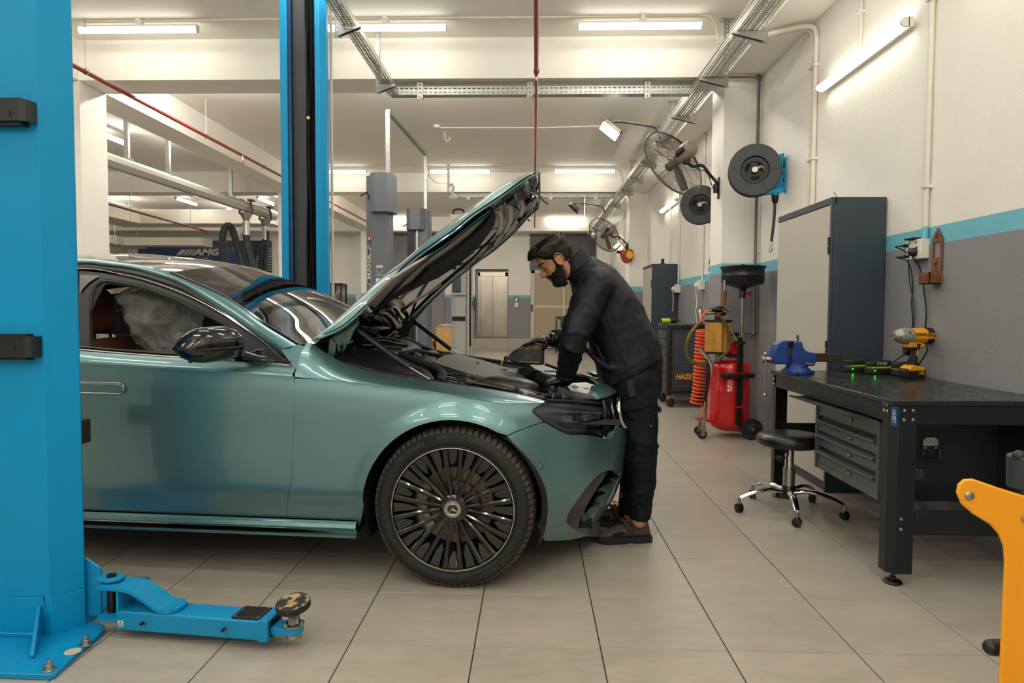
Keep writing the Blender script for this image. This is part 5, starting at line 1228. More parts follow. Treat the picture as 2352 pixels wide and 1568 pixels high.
# eyes half closed, looking down
for s_ in (1, -1):
 b = MB(); b.ell(hp3(.0655, .031*s_, .006), (.0105,)*3, nu=14, nv=10); e_ = b.build('eye', mat('eye', (60, 48, 42), .2), man)
 b = MB(); rows = [[hp3(.0655+.0128*cos(t)*cos(a), (.031+.0128*sin(a))*s_, .006+.0128*sin(t)*1.0) for a in [radians(-75+15*i) for i in range(11)]] for t in [radians(80-14*j) for j in range(7)]]
 b.grid(rows); b.build('eyelid', M_skin, man, solid=.0012)
 b = MB(); b.tube([hp3(.0655+.0135*cos(a), (.031+.0135*sin(a))*s_, .0035) for a in [radians(-70+14*i) for i in range(11)]], .0013, n=5); b.build('eyelash', M_hair, man)
 b = MB(); b.tube(cr([hp3(.087, .012*s_, .029), hp3(.085, .028*s_, .034), hp3(.073, .046*s_, .033), hp3(.060, .055*s_, .026)], 4), [.003, .0045, .005, .0052, .0055, .0055, .0055, .005, .005, .0045, .004, .003, .002], n=7, sq=(1, .7)); b.build('eyebrow', M_hair, man)
# beard shell with moustache
def shell(name, m, U0, U1, amax, off, nu=26, na=40, noise=.002, rough=120):
 b = MB(); rows = []
 for j in range(nu+1):
  u = U0+(U1-U0)*j/nu; am = amax(u); row = []
  for i in range(na+1):
   a = -am+2*am*i/na; e = min(1, (1-abs(2*i/na-1))*7, (nu-j)/3.0); o_ = off(u, a)*max(-.2, e)-.002*(1-e)
   p = hsurf(u, a, o_); nz = MN.noise(p*rough)*noise*e; row.append(hsurf(u, a, o_+nz))
  rows.append(row)
 b.grid(rows); b.add(rows[0], [tuple(range(na+1))]); return b.build(name, m, man, ang=85)
bm = sm
beard = shell('beard', M_beard, -.132, -.030, lambda u: radians(sm(u, [(-.13, 130), (-.10, 128), (-.075, 118), (-.05, 104), (-.03, 97)])), lambda u, a: sm(u, [(-.132, .016), (-.11, .022), (-.09, .017), (-.075, .008), (-.06, .005 if abs(a) > .7 else .000), (-.045, .005 if abs(a) > .9 else .001), (-.03, .003 if abs(a) > 1.2 else -.004)]))
b = MB()
for s_ in (1, -1):
 b.tube(cr([hp3(.086, .001*s_, -.038), hp3(.083, .014*s_, -.040), hp3(.074, .028*s_, -.052), hp3(.066, .034*s_, -.072)], 4), [.004, .005, .0055, .006, .0065, .007, .0075, .008, .0085, .009, .0095, .01, .010], n=8)
 rows = [[hsurf(u, (radians(78)+(radians(102)-radians(78))*i/6)*s_, .0045) for i in range(7)] for u in [-.035+.075*j/8 for j in range(9)]]
 b.grid(rows)
b.build('moustache', M_beard, man)
rnd = random.Random(8); b = MB()
for k in range(1400):
 a = rnd.uniform(.1, 2.0)*rnd.choice((1, 1, 1, -1)); u = rnd.uniform(-.125, -.022 if a > 1.25 else -.036); mx_ = radians(sm(u, [(-.13, 130), (-.10, 128), (-.075, 118), (-.05, 104), (-.03, 97)]))
 if abs(a) > mx_+.05 or (u > -.075 and abs(a) < .75-.0*u) and u > -.06 and abs(a) < .95: continue
 e = .003+.012*max(0, min(1, (-.06-u)/.05)); p0 = hsurf(u, a, e-.003); n_ = (hsurf(u, a, e+.01)-p0).normalized(); dn = (-HUp+HF*rnd.uniform(-.3, .3)+HL*rnd.uniform(-.25, .25)).normalized(); L_ = rnd.uniform(.006, .013); sd = n_.cross(dn).normalized()*.0008
 p1 = p0+n_*.004+dn*L_*.5; b.add([p0-sd, p0+sd, p1+sd, p1-sd, p0+n_*.005+dn*L_], [(0, 1, 2, 3), (3, 2, 4)])
b.build('beard_strands', M_hair, man, ang=80, kind='stuff')
# hair cap and strands
def hline(a):
 d = abs(math.degrees(a)); return sm(d, [(0, .066), (25, .068), (45, .058), (58, .040), (70, .028), (80, .018), (95, .02), (106, .0), (118, -.035), (140, -.055), (180, -.06)])
def hoff(u, a):
 d = abs(a); front = max(0, cos(a)); return .010+.026*max(0, (u-.04)/.07)+.012*front**2*max(0, min(1, (u-.05)/.03))+.004*(1 if d > 2.2 else 0)
b = MB(); rows = []
for i in range(73):
 a = -pi+2*pi*i/72; u0 = hline(a); row = []
 for j in range(17):
  t = j/16; u = u0+(.1175-u0)*(t**.8); o_ = hoff(u, a)*min(1, .15+j/2.5); p = hsurf(u, a, 0); row.append(hsurf(u, a, o_+.005*MN.noise(p*45)*min(1, j/3)))
 rows.append(row)
b.grid(rows, flip=True)
rnd = random.Random(3)
for k in range(1500):
 a = rnd.uniform(-pi, pi) if k % 3 else rnd.uniform(-.2, 2.6); u = hline(a)+(.112-hline(a))*rnd.random()**.9; e = hoff(u, a)
 p0 = hsurf(u, a, e-.004); n_ = (hsurf(u, a, e+.01)-p0).normalized(); bk = (-HF*(.9 if u < .07 else .2)+HF*(1.2 if (cos(a) > .5 and u > .075) else 0)-HUp*.55*(u < .06)+HL*rnd.uniform(-.4, .4)).normalized()
 L_ = rnd.uniform(.007, .015); p1 = p0+n_*.0055+bk*L_*.5; p2 = p0+n_*(.0055+.002*rnd.random())+bk*L_; sd = n_.cross(bk).normalized()*.0011
 b.add([p0-sd, p0+sd, p1+sd, p1-sd, p2], [(0, 1, 2, 3), (3, 2, 4)])
b.build('hair', M_hair, man, ang=80)
# jacket
b = MB(); hd = V((133/450, 0, 72/450)).normalized()
secs = [((1449, 853), 76, .205), ((1444, 832), 77, .205), ((1434, 795), 75, .20), ((1415, 745), 71, .198), ((1392, 698), 66, .208), ((1368, 657), 58, .205), ((1348, 630), 45, .150), ((1332, 612), 32, .085)]
C_ = [at(c[0], c[1], y=YM) for c, _, _ in secs]; rows = []
for i, (c, th, lat) in enumerate(secs):
 if i < 1: fd = hd
 else:
  t = (C_[min(i+1, len(C_)-1)]-C_[i-1]).normalized(); fd = Y.cross(t).normalized(); fd = fd if fd.x > 0 else -fd
  fd = fd.lerp(hd, max(0, 1-i/2.5)).normalized()
 e = th/434; rows.append([C_[i]+fd*e*(abs(cos(a))**.85)*(1 if cos(a) > 0 else -1)+Y*lat*(abs(sin(a))**.9)*(1 if sin(a) > 0 else -1) for a in [2*pi*k/32 for k in range(32)]])
rr2 = []
for k in range(32): rr2.append(cr([r[k] for r in rows], 4))
rows = [[rr2[k][j] for k in range(32)] for j in range(len(rr2[0]))]
b.grid(rows, closed=True); b.add(rows[0], [tuple(range(32))]); b.add(rows[-1], [tuple(range(32))[::-1]])
limb(b, [C_[5]+V((.02, -.05, 0)), shL+V((.005, .0, .0))], [.085, .09], k=4); limb(b, [C_[5]+V((.02, .05, 0)), shR], [.085, .09], k=4)
PL, RL = limb(b, [shL, shL.lerp(elL, .45)+V((-.005, 0, 0)), elL, elL.lerp(wrL, .5)+V((.0, 0, 0)), wrL], [.094, .084, .070, .055, .047])
PR, RR = limb(b, [shR, shR.lerp(elR, .5), elR, elR.lerp(wrR, .45), wrR+(elR-wrR)*.12], [.094, .082, .068, .056, .048])
# folds round the elbow and down the forearm
for t, sg, w_ in ((.50, 1, .013), (.57, -1, .012), (.63, 1, .012), (.72, -1, .010), (.80, 1, .009), (.88, -1, .008), (.38, -1, .011), (.28, 1, .010)):
 i = int(t*(len(PL)-1)); p, r = PL[i], RL[i]; d = (PL[i+1]-PL[i-1]).normalized(); u_, v_, _ = frame(d)
 b.tube([p+(u_*cos(a)+v_*sin(a))*r*.985+d*.03*sg*cos(a+.6) for a in [-.3+.34*k for k in range(13)]], w_*.8, n=6)
for pts in ([(1345, 800), (1375, 830), (1420, 850), (1470, 845)], [(1400, 690), (1410, 720), (1400, 760)], [(1420, 700), (1450, 760), (1470, 800)]):
 P = [at(q[0], q[1], y=3.41+.03*abs(i-1.5)) for i, q in enumerate(pts)]; b.tube(cr(P, 4), .012, n=6)
jk = b.build('jacket', M_jack, man); remesh(jk, .0085, 5, ((.016, .10), (.006, .035)))
def seam(name, o, pts, r=.0016, m=None, par=None, sub=6):
 dg = bpy.context.evaluated_depsgraph_get(); ev = o.evaluated_get(dg); Wi = wm(o).inverted(); oc_ = Wi @ CAM; P = []
 for a in cr([V((q[0], q[1], 0)) for q in pts], sub):
  d = (Wi.to_3x3() @ cray(a.x, a.y)).normalized(); ok, l, n_, i_ = ev.ray_cast(oc_, d)
  if ok: P.append(wm(o) @ (l-d*.0006))
 if len(P) > 3: b = MB(); b.tube(P, r, n=5); b.build(name, m or M_seam, par or o)
for pts in ([(1324, 637), (1345, 622), (1362, 625), (1378, 648), (1387, 668)], [(1362, 588), (1378, 600), (1394, 614), (1385, 640)], [(1385, 668), (1400, 705), (1422, 760), (1447, 815)], [(1386, 700), (1372, 735), (1378, 760), (1402, 830)], [(1330, 768), (1318, 800), (1308, 842), (1303, 868)]): seam('seam', jk, pts)
# stand collar, hem band, cuffs, seams
b = MB(); cc = []; ctr = at(1327, 606, y=YM); up_ = V((-.52, 0, .85)).normalized(); fd = Y.cross(up_); fd = fd if fd.x > 0 else -fd
for z_, e in ((-.045, .088), (-.02, .080), (.0, .075), (.025, .073), (.048, .074)):
 cc.append([ctr+up_*(z_+(.022*cos(a) if z_ > 0 else 0))+fd*cos(a)*e*1.0+Y*sin(a)*e*.88 for a in [2*pi*k/40 for k in range(40)]])
b.grid(cc, closed=True); b.build('collar', M_jack, jk, solid=.006, off=0, ang=60)
def ringband(name, c, d, r0, r1, w_, m, par):
 b = MB(); b.lathe([(r0, -w_/2), (r0+.002, -w_/2+.002), (r1+.002, w_/2-.002), (r1, w_/2)], c, d, 28); return b.build(name, m, par, ang=60)
ringband('cuff', wrL+(elL-wrL)*.03, wrL-elL, .050, .047, .03, M_jack, jk)
ringband('cuff', wrR+(elR-wrR)*.25, wrR-elR, .054, .051, .045, M_jack, jk)
def onside(pts, y0, name, r, m, par, k=5):
 P = cr([at(p[0], p[1], y=y0+(p[2] if len(p) > 2 else 0)) for p in pts], k); b = MB(); b.tube(P, r, n=6); return b.build(name, m, par)
onside([(1384, 862, .09), (1420, 858, .012), (1450, 842, -.003), (1480, 822, .01), (1510, 793, .10)], 3.392, 'hem_seam', .0022, M_seam, jk)
onside([(1368, 788, .03), (1374, 800, .02), (1384, 822, .01), (1398, 848, .0)], 3.395, 'pocket_zip', .003, M_dsteel, jk)
onside([(1383, 690, .0), (1396, 740, -.008), (1420, 800, -.008), (1440, 848, -.004)], 3.40, 'side_seam', .002, M_seam, jk)
# trousers
b = MB()
limb(b, [at(1452, 830, y=3.60), at(1456, 880, y=3.60)], [.155, .15], n=24)
limb(b, [at(1456, 868, y=3.52), at(1462, 930, y=3.50), kneL, at(1476, 1105, y=3.46), at(1472, 1178, y=3.46)], [.122, .108, .088, .068, .052])
limb(b, [at(1446, 868, y=3.70), at(1448, 930, y=3.72), kneR, at(1450, 1105, y=3.75), at(1440, 1172, y=3.76)], [.122, .105, .086, .066, .052])
for y_, sg in ((945, 1), (1015, -1), (1045, 1), (1075, -1), (1120, 1), (1150, -1)):
 c = at(1472, y_, y=3.46); r = sm(y_, [(940, .105), (1010, .087), (1105, .068), (1178, .053)]); b.tube([c+V((r*cos(a)*.98, r*sin(a)*.98, .022*sg*sin(a+1.1))) for a in [pi+.1+.35*k for k in range(10)]], .009, n=6)
tr_ = b.build('trousers', M_trou, man); remesh(tr_, .0085, 5, ((.016, .09), (.006, .03)))
for c, r in ((at(1471, 1184, y=3.46), .048), (at(1438, 1178, y=3.76), .048)): ringband('ankle_cuff', c, Z, r, r, .03, M_trou, tr_)
# cargo pocket, flap, tape and label on the near leg
def legpatch(name, pts, m, dy=0, th=.006):
 P = []
 for px, py in pts:
  c = at(1463, py, y=3.50); r = sm(py, [(860, .124), (930, .112), (1010, .094), (1105, .072)]); p = at(px, py, y=3.50-r); x = max(-r*.97, min(r*.97, p.x-c.x)); P.append(V((p.x, 3.485-sqrt(r*r-x*x*.9)-.004-dy, p.z)))
 b = MB(); n = len(P); b.add(P+[p+Y*(th+.03) for p in P], [tuple(range(n)), tuple(range(2*n-1, n-1, -1))]+[(i, n+i, n+(i+1) % n, (i+1) % n) for i in range(n)]); return b.build(name, m, tr_, bevel=.002, ang=30)
legpatch('pocket_flap', [(1424, 926), (1484, 904), (1492, 929), (1470, 938), (1428, 948)], M_trou, .008)
legpatch('cargo_pocket', [(1428, 944), (1490, 930), (1494, 985), (1478, 1000), (1440, 985)], M_trou, .003)
tp = legpatch('silver_tape', [(1440, 876), (1454, 873), (1461, 908), (1445, 914)], mat('glossy grey tape', (44, 48, 52), .22), -.012)
lb = legpatch('brand_label', [(1489, 978), (1497, 975), (1500, 998), (1491, 1001)], mat('white woven label', (150, 148, 142), .7), -.004)
for k in range(4):
 y_ = 981+5*k; b = MB(); p = at(1491.5+.6*k, y_, y=3.392); q = at(1497+.6*k, y_-1, y=3.392); b.bar(p, q, .001, .006); b.build('label_print', M_seam, tr_)
# hands
def hand(name, w, fwd, back, thumb_side, curls, sp=.0195, thumb=None, scale=1., par=None):
 'gloved hand: w wrist, fwd along the palm, back = back of the hand, thumb_side = direction of the thumb; curls = bend per finger joint'
 fwd = fwd.normalized(); back = (back-fwd*back.dot(fwd)).normalized(); sd = fwd.cross(back); sd = sd if sd.dot(thumb_side) > 0 else -sd
 b = MB(); S_ = scale; M = Matrix((fwd, sd, back)).transposed()
 b.ell(w+fwd*.052*S_, (.055*S_, .043*S_, .017*S_), M, 18, 12, lambda p: [abs(a)**.8*(1 if a > 0 else -1) for a in p])
 b.tube([w-fwd*.035*S_, w, w+fwd*.03*S_], [.030*S_, .029*S_, .034*S_], n=14, sq=(1, .78))
 for i, (L_, c) in enumerate(zip((.092, .102, .096, .076), curls)):
  off = (1.5-i)*sp*S_; p = w+(fwd*(.092-.004*abs(i-1.2))+sd*off)*S_; d = (fwd+sd*(1.5-i)*.04).normalized(); P = [w+fwd*.05*S_+sd*off*.8, p]; R = [.011*S_, .0112*S_]; ang = 0
  for k, (fr_, cv) in enumerate(zip((.44, .31, .25), c)):
   ang += cv; dd = d*cos(ang)-back*sin(ang); P += [P[-1]+dd*L_*fr_*S_*.5, P[-1]+dd*L_*fr_*S_]; r = (.0100, .0092, .0080)[k]*S_; R += [r*.98, r]
  b.tube(P, R, n=10); b.ell(P[-1], (R[-1],)*3, nu=10, nv=6)
  for q in (P[1], P[3], P[5]): b.ell(q, (.0112*S_ if q is P[1] else .0102*S_,)*3, nu=10, nv=6)
 t = thumb or [(.022, .030, -.004), (.045, .052, -.012), (.068, .060, -.026), (.088, .056, -.040)]
 P = [w+(fwd*a+sd*c+back*e)*S_ for a, c, e in t]; b.tube(P, [.0165*S_, .0135*S_, .0115*S_, .0098*S_], n=10); b.ell(P[-1], (.0098*S_,)*3, nu=10, nv=6)
 o = b.build(name, M_glove, par or man); remesh(o, .0028, 3, ((.0016, .012),)); return o
# near hand: gripping the front carrier, fingers curled down over the edge
hand('glove', wrL+V((-.004, -.002, -.008)), V((-.86, .02, -.22)), V((-.18, -.10, .97)), V((0, 1, 0)), [(.75, .85, .5), (.85, .85, .5), (.95, .85, .5), (1.0, .9, .5)], thumb=[(.02, .03, -.006), (.04, .045, -.02), (.06, .045, -.038), (.078, .036, -.05)])
ringband('glove_cuff', wrL+V((.006, -.002, .004)), wrL-elL, .036, .037, .02, M_glove, man)
# far hand: over the bottle, thumb on the near face, fingers along the far side
BY = 3.83
hand('glove', at(1266, 780, y=BY+.015), V((-.96, -.05, .02)), V((.10, -.30, .95)), V((0, -1, -.1)), [(.30, .16, .10), (.75, .5, .35), (.95, .6, .4), (1.05, .65, .4)], thumb=[(.022, .032, -.008), (.045, .050, -.030), (.062, .052, -.055), (.074, .050, -.078)])
ringband('glove_cuff', at(1268, 780, y=BY+.015), V((1, .2, 0)), .036, .038, .022, M_glove, man)
# shoes
M_suede = mat('grey brown suede', (84, 74, 64), .85, bump=.3, bscale=120, var=.15, vscale=20)
M_sole = mat('black rubber sole', (24, 25, 26), .7, bump=.2, bscale=80)
M_orng = mat('orange piping', (226, 92, 36), .6)
def shoe(heel, toe_dir, name_lbl=None):
 d = toe_dir.normalized(); s_ = Z.cross(d); L_ = .285; b = MB(); rows = []
 def P3(f, l, u): return heel+d*f*L_+s_*l+Z*u
 tabs = [(0, .026, .045), (.03, .034, .115), (.1, .038, .125), (.2, .039, .120), (.32, .040, .112), (.45, .044, .098), (.6, .049, .082), (.75, .051, .068), (.87, .046, .058), (.95, .034, .046), (1.0, .014, .032)]
 for f, w_, h in [(t, sm(t, [(a, c) for a, c, _ in tabs]), sm(t, [(a, c) for a, _, c in tabs])) for t in [i/24 for i in range(25)]]:
  rows.append([P3(f, w_*cos(a)*(1 if sin(a) < .5 else .78+.22*abs(cos(a))), .022+max(0, (h-.022))*(.5+.5*sin(a)) if sin(a) > -.99 else .02) for a in [2*pi*k/22 for k in range(22)]])
 b.grid(rows, closed=True); b.add(rows[0], [tuple(range(22))[::-1]]); b.add(rows[-1], [tuple(range(22))]); u = b.build('shoe', M_suede, man, ang=70, sub=1)
 b = MB(); rows = []
 for i in range(25):
  f = i/24; w_ = sm(f, [(a, c) for a, c, _ in tabs])+.007; rise = .010*max(0, (f-.8)/.2)**2; f2 = -.02+1.045*f; arch_ = .012*max(0, 1-abs(f-.4)/.1)
  rows.append([P3(f2, w_, rise+arch_), P3(f2, w_+.001, .018+rise), P3(f2, w_-.003, .034+rise), P3(f2, -w_+.003, .034+rise), P3(f2, -w_-.001, .018+rise), P3(f2, -w_, rise+arch_)])
 b.grid(rows, closed=True); b.add(rows[0], [tuple(range(6))[::-1]]); b.add(rows[-1], [tuple(range(6))]); b.build('sole', M_sole, u, bevel=.002)
 b = MB(); P = cr([P3(.36, .046, .052), P3(.42, .043, .080), P3(.46, .026, .102), P3(.48, 0, .108), P3(.46, -.026, .102), P3(.42, -.043, .080), P3(.36, -.046, .052)], 4); rr_ = [[p+d*.015, p-d*.015] for p in P]; b.grid(rr_); b.build('strap', mat('shoe strap', (62, 56, 50), .85), u, solid=.005, off=1)
 b = MB(); b.tube(cr([P3(.06, .028, .128), P3(.02, .0, .135), P3(.06, -.028, .128), P3(.18, -.036, .116), P3(.3, -.03, .118), P3(.36, 0, .125), P3(.3, .03, .118), P3(.18, .036, .116)], 4, closed=True), .003, n=6, closed=True); b.build('orange_piping', M_orng, u)
 b = MB(); b.tube(cr([P3(.34, .030, .112), P3(.42, .026, .124), P3(.47, .0, .13), P3(.42, -.026, .124), P3(.34, -.030, .112)], 4), .0028, n=6); b.build('tongue_piping', M_orng, u)
 for f, h in ((.58, .055), (.68, .048)):
  for s2 in (1, -1): b = MB(); c = P3(f, .046*s2, h); b.ell(c, (.022, .006, .009), Matrix((d, s_, Z)).transposed(), 12, 8); b.build('vent', M_seam, u)
shoe(at(1500, 1246, z=.0)+V((-.012, .035, 0)), V((-1, -.10, 0)))
shoe(V((at(1462, 1200, y=3.78).x, 3.78, 0)), V((-1, .08, 0)))
# ------------------------------------------------------------- oil bottle held in the far hand and the stream of oil
M_bot = mat('dark grey bottle plastic', (46, 50, 54), .42, bump=.05, bscale=200)
bt = thing('oil_bottle', 'dark grey oil bottle held tilted over the engine, star emblem and yellow lettering', 'bottle', at(1205, 815, y=BY))
opx = [(1159, 820), (1167, 819), (1172, 812), (1182, 803), (1196, 796), (1215, 791.5), (1232, 789.5), (1246, 790), (1250, 794), (1250, 834), (1246, 837), (1200, 836), (1184, 834), (1174, 829), (1168, 826.5), (1160, 826.5)]
ol = [at(a, c, y=BY) for a, c in opx]; c0 = bt.location
b = MB(); D_ = .034; k = len(ol); lay = [(-D_, .012), (-D_+.006, .003), (-D_+.014, 0), (D_-.014, 0), (D_-.006, .003), (D_, .012)]; rows = []
ctr = sum(ol, V())/k
for dy, ins in lay:
 r = []
 for p in ol:
  e = (ctr-p); wd = 1 if p.x > at(1171, 800, y=BY).x else .42; r.append(p+e.normalized()*ins*(1 if wd == 1 else .25)+Y*dy*wd)
 rows.append(r)
b.grid(rows, closed=True, flip=True); b.add(rows[0], [tuple(range(k))]); b.add(rows[-1], [tuple(range(k))[::-1]]); bo = b.build('bottle_body', M_bot, bt, ang=40, bevel=.002)
n0, n1 = at(1157.5, 823.4, y=BY), at(1166, 822.6, y=BY); b = MB(); b.cyl(n0, n1, .0125, n=20); b.cyl(n0+(n1-n0)*.55, n0+(n1-n0)*.8, .0145, n=20); b.build('neck', M_sblk, bt)
fy = BY-D_-.0008; sc_ = at(1188, 816, y=fy); b = MB(); b.tube([sc_+X*.020*cos(a)+Z*.020*sin(a) for a in [2*pi*i/32 for i in range(32)]], .0016, n=6, closed=True); b.build('emblem_ring', M_blk, bt)
star(sc_, X, Z, -Y, .0185, mat('embossed grey', (82, 86, 88), .4), bt, ring=False, th=.002)
def flat(pts, m, name, dy=0): b = MB(); P = [at(a, c, y=fy-dy) for a, c in pts]; b.add(P, [tuple(range(len(P)))]); b.add([p+Y*.0006 for p in P], [tuple(range(len(P)))[::-1]]); return b.build(name, m, bt, smooth=False)
flat([(1192, 804), (1240, 799), (1240, 832), (1192, 831)], mat('dark label', (56, 58, 58), .45), 'label')
flat([(1192, 829.5), (1239, 831), (1239, 832.4), (1191, 830.8)], mat('yellow print', (206, 190, 40), .5), 'label_line', .0006)
M_gold = mat('gold droplet print', (196, 140, 38), .5); M_lw = mat('pale print', (190, 190, 180), .5); M_ly = mat('yellow green print', (170, 170, 50), .5)
rnd = random.Random(5); b = MB()
for k_ in range(70):
 px, py = rnd.uniform(1197, 1238), rnd.uniform(794.5, 804); p = at(px, py, y=fy-.001); r = rnd.uniform(.001, .0036)*(1 if py < 801 else .5); b.cyl(p, p-Y*.0006, r, n=7)
b.build('gold_print', M_gold, bt, kind='stuff')
ru, rv = V((0, 0, 1)), V((-1, 0, 0))
text('Mercedes-Benz', .0058, at(1209, 819, y=fy-.001), ru, rv, M_lw, bt, 'print', .0005, bold=.0)
text('Motorenoel', .0050, at(1213, 820, y=fy-.001), ru, rv, M_lw, bt, 'print', .0005)
text('MB 229.52  5W-30', .0042, at(1218.5, 817, y=fy-.001), ru, rv, M_ly, bt, 'print', .0005)
oil = MB(); o0, o1 = at(1158.5, 825.5, y=BY), at(1149.5, 849, y=BY-.03); P = cr([o0+X*.004, o0+V((-.010, -.004, -.006)), at(1152, 835, y=BY-.02), o1-Z*.004], 6); oil.tube(P, [.0062, .006, .0058, .0052, .005, .0048, .0045, .0042, .004, .0038, .0036, .0034, .0032, .003, .003, .003, .003, .003, .003], n=8)
M_oil = mat('yellow motor oil', (214, 186, 16), .08, coat=.6)
tag(oil.build('oil_stream', M_oil, None), 'thin yellow stream of oil falling from the bottle neck', 'oil')
# ------------------------------------------------------------- workbench on the right
M_bench = mat('black bench steel', (30, 33, 38), .38, var=.1, vscale=6, metal=.2)
M_btop = mat('scuffed dark bench top', (46, 49, 52), .25, metal=.4, rvar=.12, vscale=7, dirt=((96, 98, 98), .60, .80))
M_draw = mat('dark grey drawer steel', (88, 92, 97), .36, metal=.3)
M_cab = mat('slate blue cabinet steel', (50, 62, 74), .42)
M_door = mat('light grey cabinet door', (186, 182, 174), .45)
M_sticker = mat('blue sticker', (16, 70, 130), .4)
M_pw = mat('printed white', (214, 214, 206), .5)
BX0, BX1, BY0, BY1, BZ = 1.565, 2.305, 2.975, 4.47, .82
wbn = thing('workbench', 'black steel workbench with scuffed top along the right wall', 'workbench', ((BX0+BX1)/2, (BY0+BY1)/2, 0))
MB().mm((BX0-.006, BY0-.006, BZ-.022), (BX1, BY1, BZ)).build('bench_top', M_btop, wbn, bevel=.003)
MB().mm((BX0, BY0+.08, BZ-.100), (BX0+.02, BY1-.06, BZ-.022)).build('front_apron', M_bench, wbn, bevel=.003)
for y in (BY0+.004, BY1-.024): MB().mm((BX0+.09, y, BZ-.105), (BX1, y+.02, BZ-.022)).build('end_apron', M_bench, wbn, bevel=.002)
def bolt(c, d, r, par, m=M_steel):
 b = MB(); c, d = V(c), V(d); b.lathe([(0, .0045), (r*.5, .0044), (r*.85, .003), (r, 0)], c, d, 14); return b.build('bolt', m, par)
def bleg(y0, y1, sy, x0=BX0, sx=1):
 W = .085; w2 = .105; c = .028
 pts = [(0, c), (c, 0), (w2, 0), (w2, .006), (c+.003, .006), (.006, c+.003), (.006, W), (0, W)]
 b = MB(); b.prism([(x0+sx*p, (y0 if sy > 0 else y1)+sy*q) for p, q in pts], (0, 0, .055), X, Y, Z*(BZ-.022-.055)); l = b.build('leg', M_bench, wbn, bevel=.0015)
 cx, cy = x0+sx*.045, (y0+.045 if sy > 0 else y1-.045); b = MB(); b.lathe([(0, 0), (.038, 0), (.040, .006), (.034, .013), (.012, .017), (.012, .03), (.006, .03), (.006, .09), (0, .09)], (cx, cy, 0), Z, 24); b.build('levelling_foot', M_dsteel, l, ang=50)
 return l
lg = bleg(BY0, BY0+.1, 1); lg2 = bleg(BY1-.1, BY1, -1); bleg(BY0, BY0+.1, 1, BX1, -1); bleg(BY1-.1, BY1, -1, BX1, -1)
for dy in (.045, .073):
 for dz in (.055, .085): bolt((BX0-.0005, BY0+dy, BZ-dz+.03), (-1, 0, 0), .008, lg)
for dx in (.050, .088):
 for z in (BZ-.045, BZ-.085, .30, .255): 
  if z > .4 or dx < .06: bolt((BX0+dx, BY0-.0005, z), (0, -1, 0), .008, lg)
for y in (BY1-.062, BY1-.04):
 for z in (BZ-.05, BZ-.085): bolt((BX0-.0005, y, z), (-1, 0, 0), .006, lg2)
dch = V((1, -1, 0)).normalized(); b = MB(); cc = V((BX0+.014, BY0+.014, BZ-.072))+V((-1, -1, 0)).normalized()*.0008; b.box(cc, (.026, .0012, .088), rz=-pi/4); stk = b.build('sticker', M_sticker, lg)
text('HAZET', .019, cc+V((-1, -1, 0)).normalized()*.001+Z*.0, V((0, 0, -1)), V((1, -1, 0)), M_pw, stk, 'sticker_lettering', .0006, xs=1.0)
MB().mm((BX0+.09, BY0+.012, .225), (BX1-.01, BY0+.035, .33)).build('lower_rail', M_bench, wbn, bevel=.002)
MB().mm((BX0+.05, BY1-.04, .40), (BX1-.01, BY1-.02, .48)).build('lower_rail', M_bench, wbn, bevel=.002)
MB().mm((BX1-.10, BY0+.03, .25), (BX1-.06, BY1-.03, .33)).build('lower_rail', M_bench, wbn, bevel=.002)
for x in (1.93, 1.965): bolt((x, BY0+.022, .33), (0, 0, 1), .008, wbn)
# drawer unit hung under the top
du_ = thing('drawer_unit', 'dark steel three-drawer unit hanging under the workbench', 'drawer unit', (1.9, 3.52, .325))
DX0, DX1, DY0, DY1, DZ0, DZ1 = 1.62, 2.15, 3.17, 3.875, .325, .70
MB().mm((DX0+.006, DY0, DZ0), (DX1, DY1, DZ1)).build('body', M_bench, du_, bevel=.004)
MB().mm((DX1, DY0+.03, DZ0+.06), (DX1+.14, DY1-.02, DZ1-.03)).build('rear_box', M_bench, du_, bevel=.003)
for k in range(4):
 z1 = DZ1-.004-(.0, .085, .170, .255)[k]; z0 = z1-(.078, .078, .078, .085)[k]
 if k == 0: 
  dr = MB().mm((DX0-.004, DY0+.012, z0+.006), (DX0+.02, DY1-.012, z1)).build('top_panel', M_draw, du_, bevel=.003)
  c = V((DX0-.0045, 3.46, (z0+z1)/2)); b = MB(); b.cyl(c, c-X*.006, .011, n=20); lk = b.build('lock', M_steel, dr, bevel=.001); b = MB(); b.box(c-X*.0065, (.001, .002, .012)); b.build('keyhole', M_void, lk)
  continue
 b = MB(); prof = [(0, z0+.004), (-.008, z0+.006), (-.008, z0+.035), (-.016, z0+.05), (-.022, z0+.058), (-.022, z0+.066), (-.012, z0+.070), (0, z0+.072)]
 rows = [[V((DX0+.004+p, y, z)) for p, z in prof] for y in (DY0+.03, DY1-.03)]; b.grid(rows); n = len(prof); b.add(rows[0], [tuple(range(n))]); b.add(rows[1], [tuple(range(n))[::-1]]); dr = b.build('drawer', M_draw, du_, ang=30)
 b = MB(); b.tube([V((DX0-.0195, y, z0+.062)) for y in (DY0+.03, DY1-.03)], .006, n=8); b.build('pull_rail', M_draw, dr)
 b = MB(); c = V((DX0-.006, 3.47, z0+.028)); b.ell(c, (.003, .032, .010), nu=16, nv=8); em = b.build('maker_oval', M_dsteel, dr); text('HAZET', .011, c-X*.0032, -Y, Z, M_pw, em, 'oval_lettering', .0006)
MB().mm((DX0-.004, DY0, DZ0-.002), (DX0+.012, DY1, DZ0+.035)).build('plinth', M_draw, du_, bevel=.003)
for y in (DY0, DY1-.022): MB().mm((DX0-.012, y, DZ0), (DX0+.012, y+.022, DZ1-.01)).build('side_stile', M_draw, du_, bevel=.003)
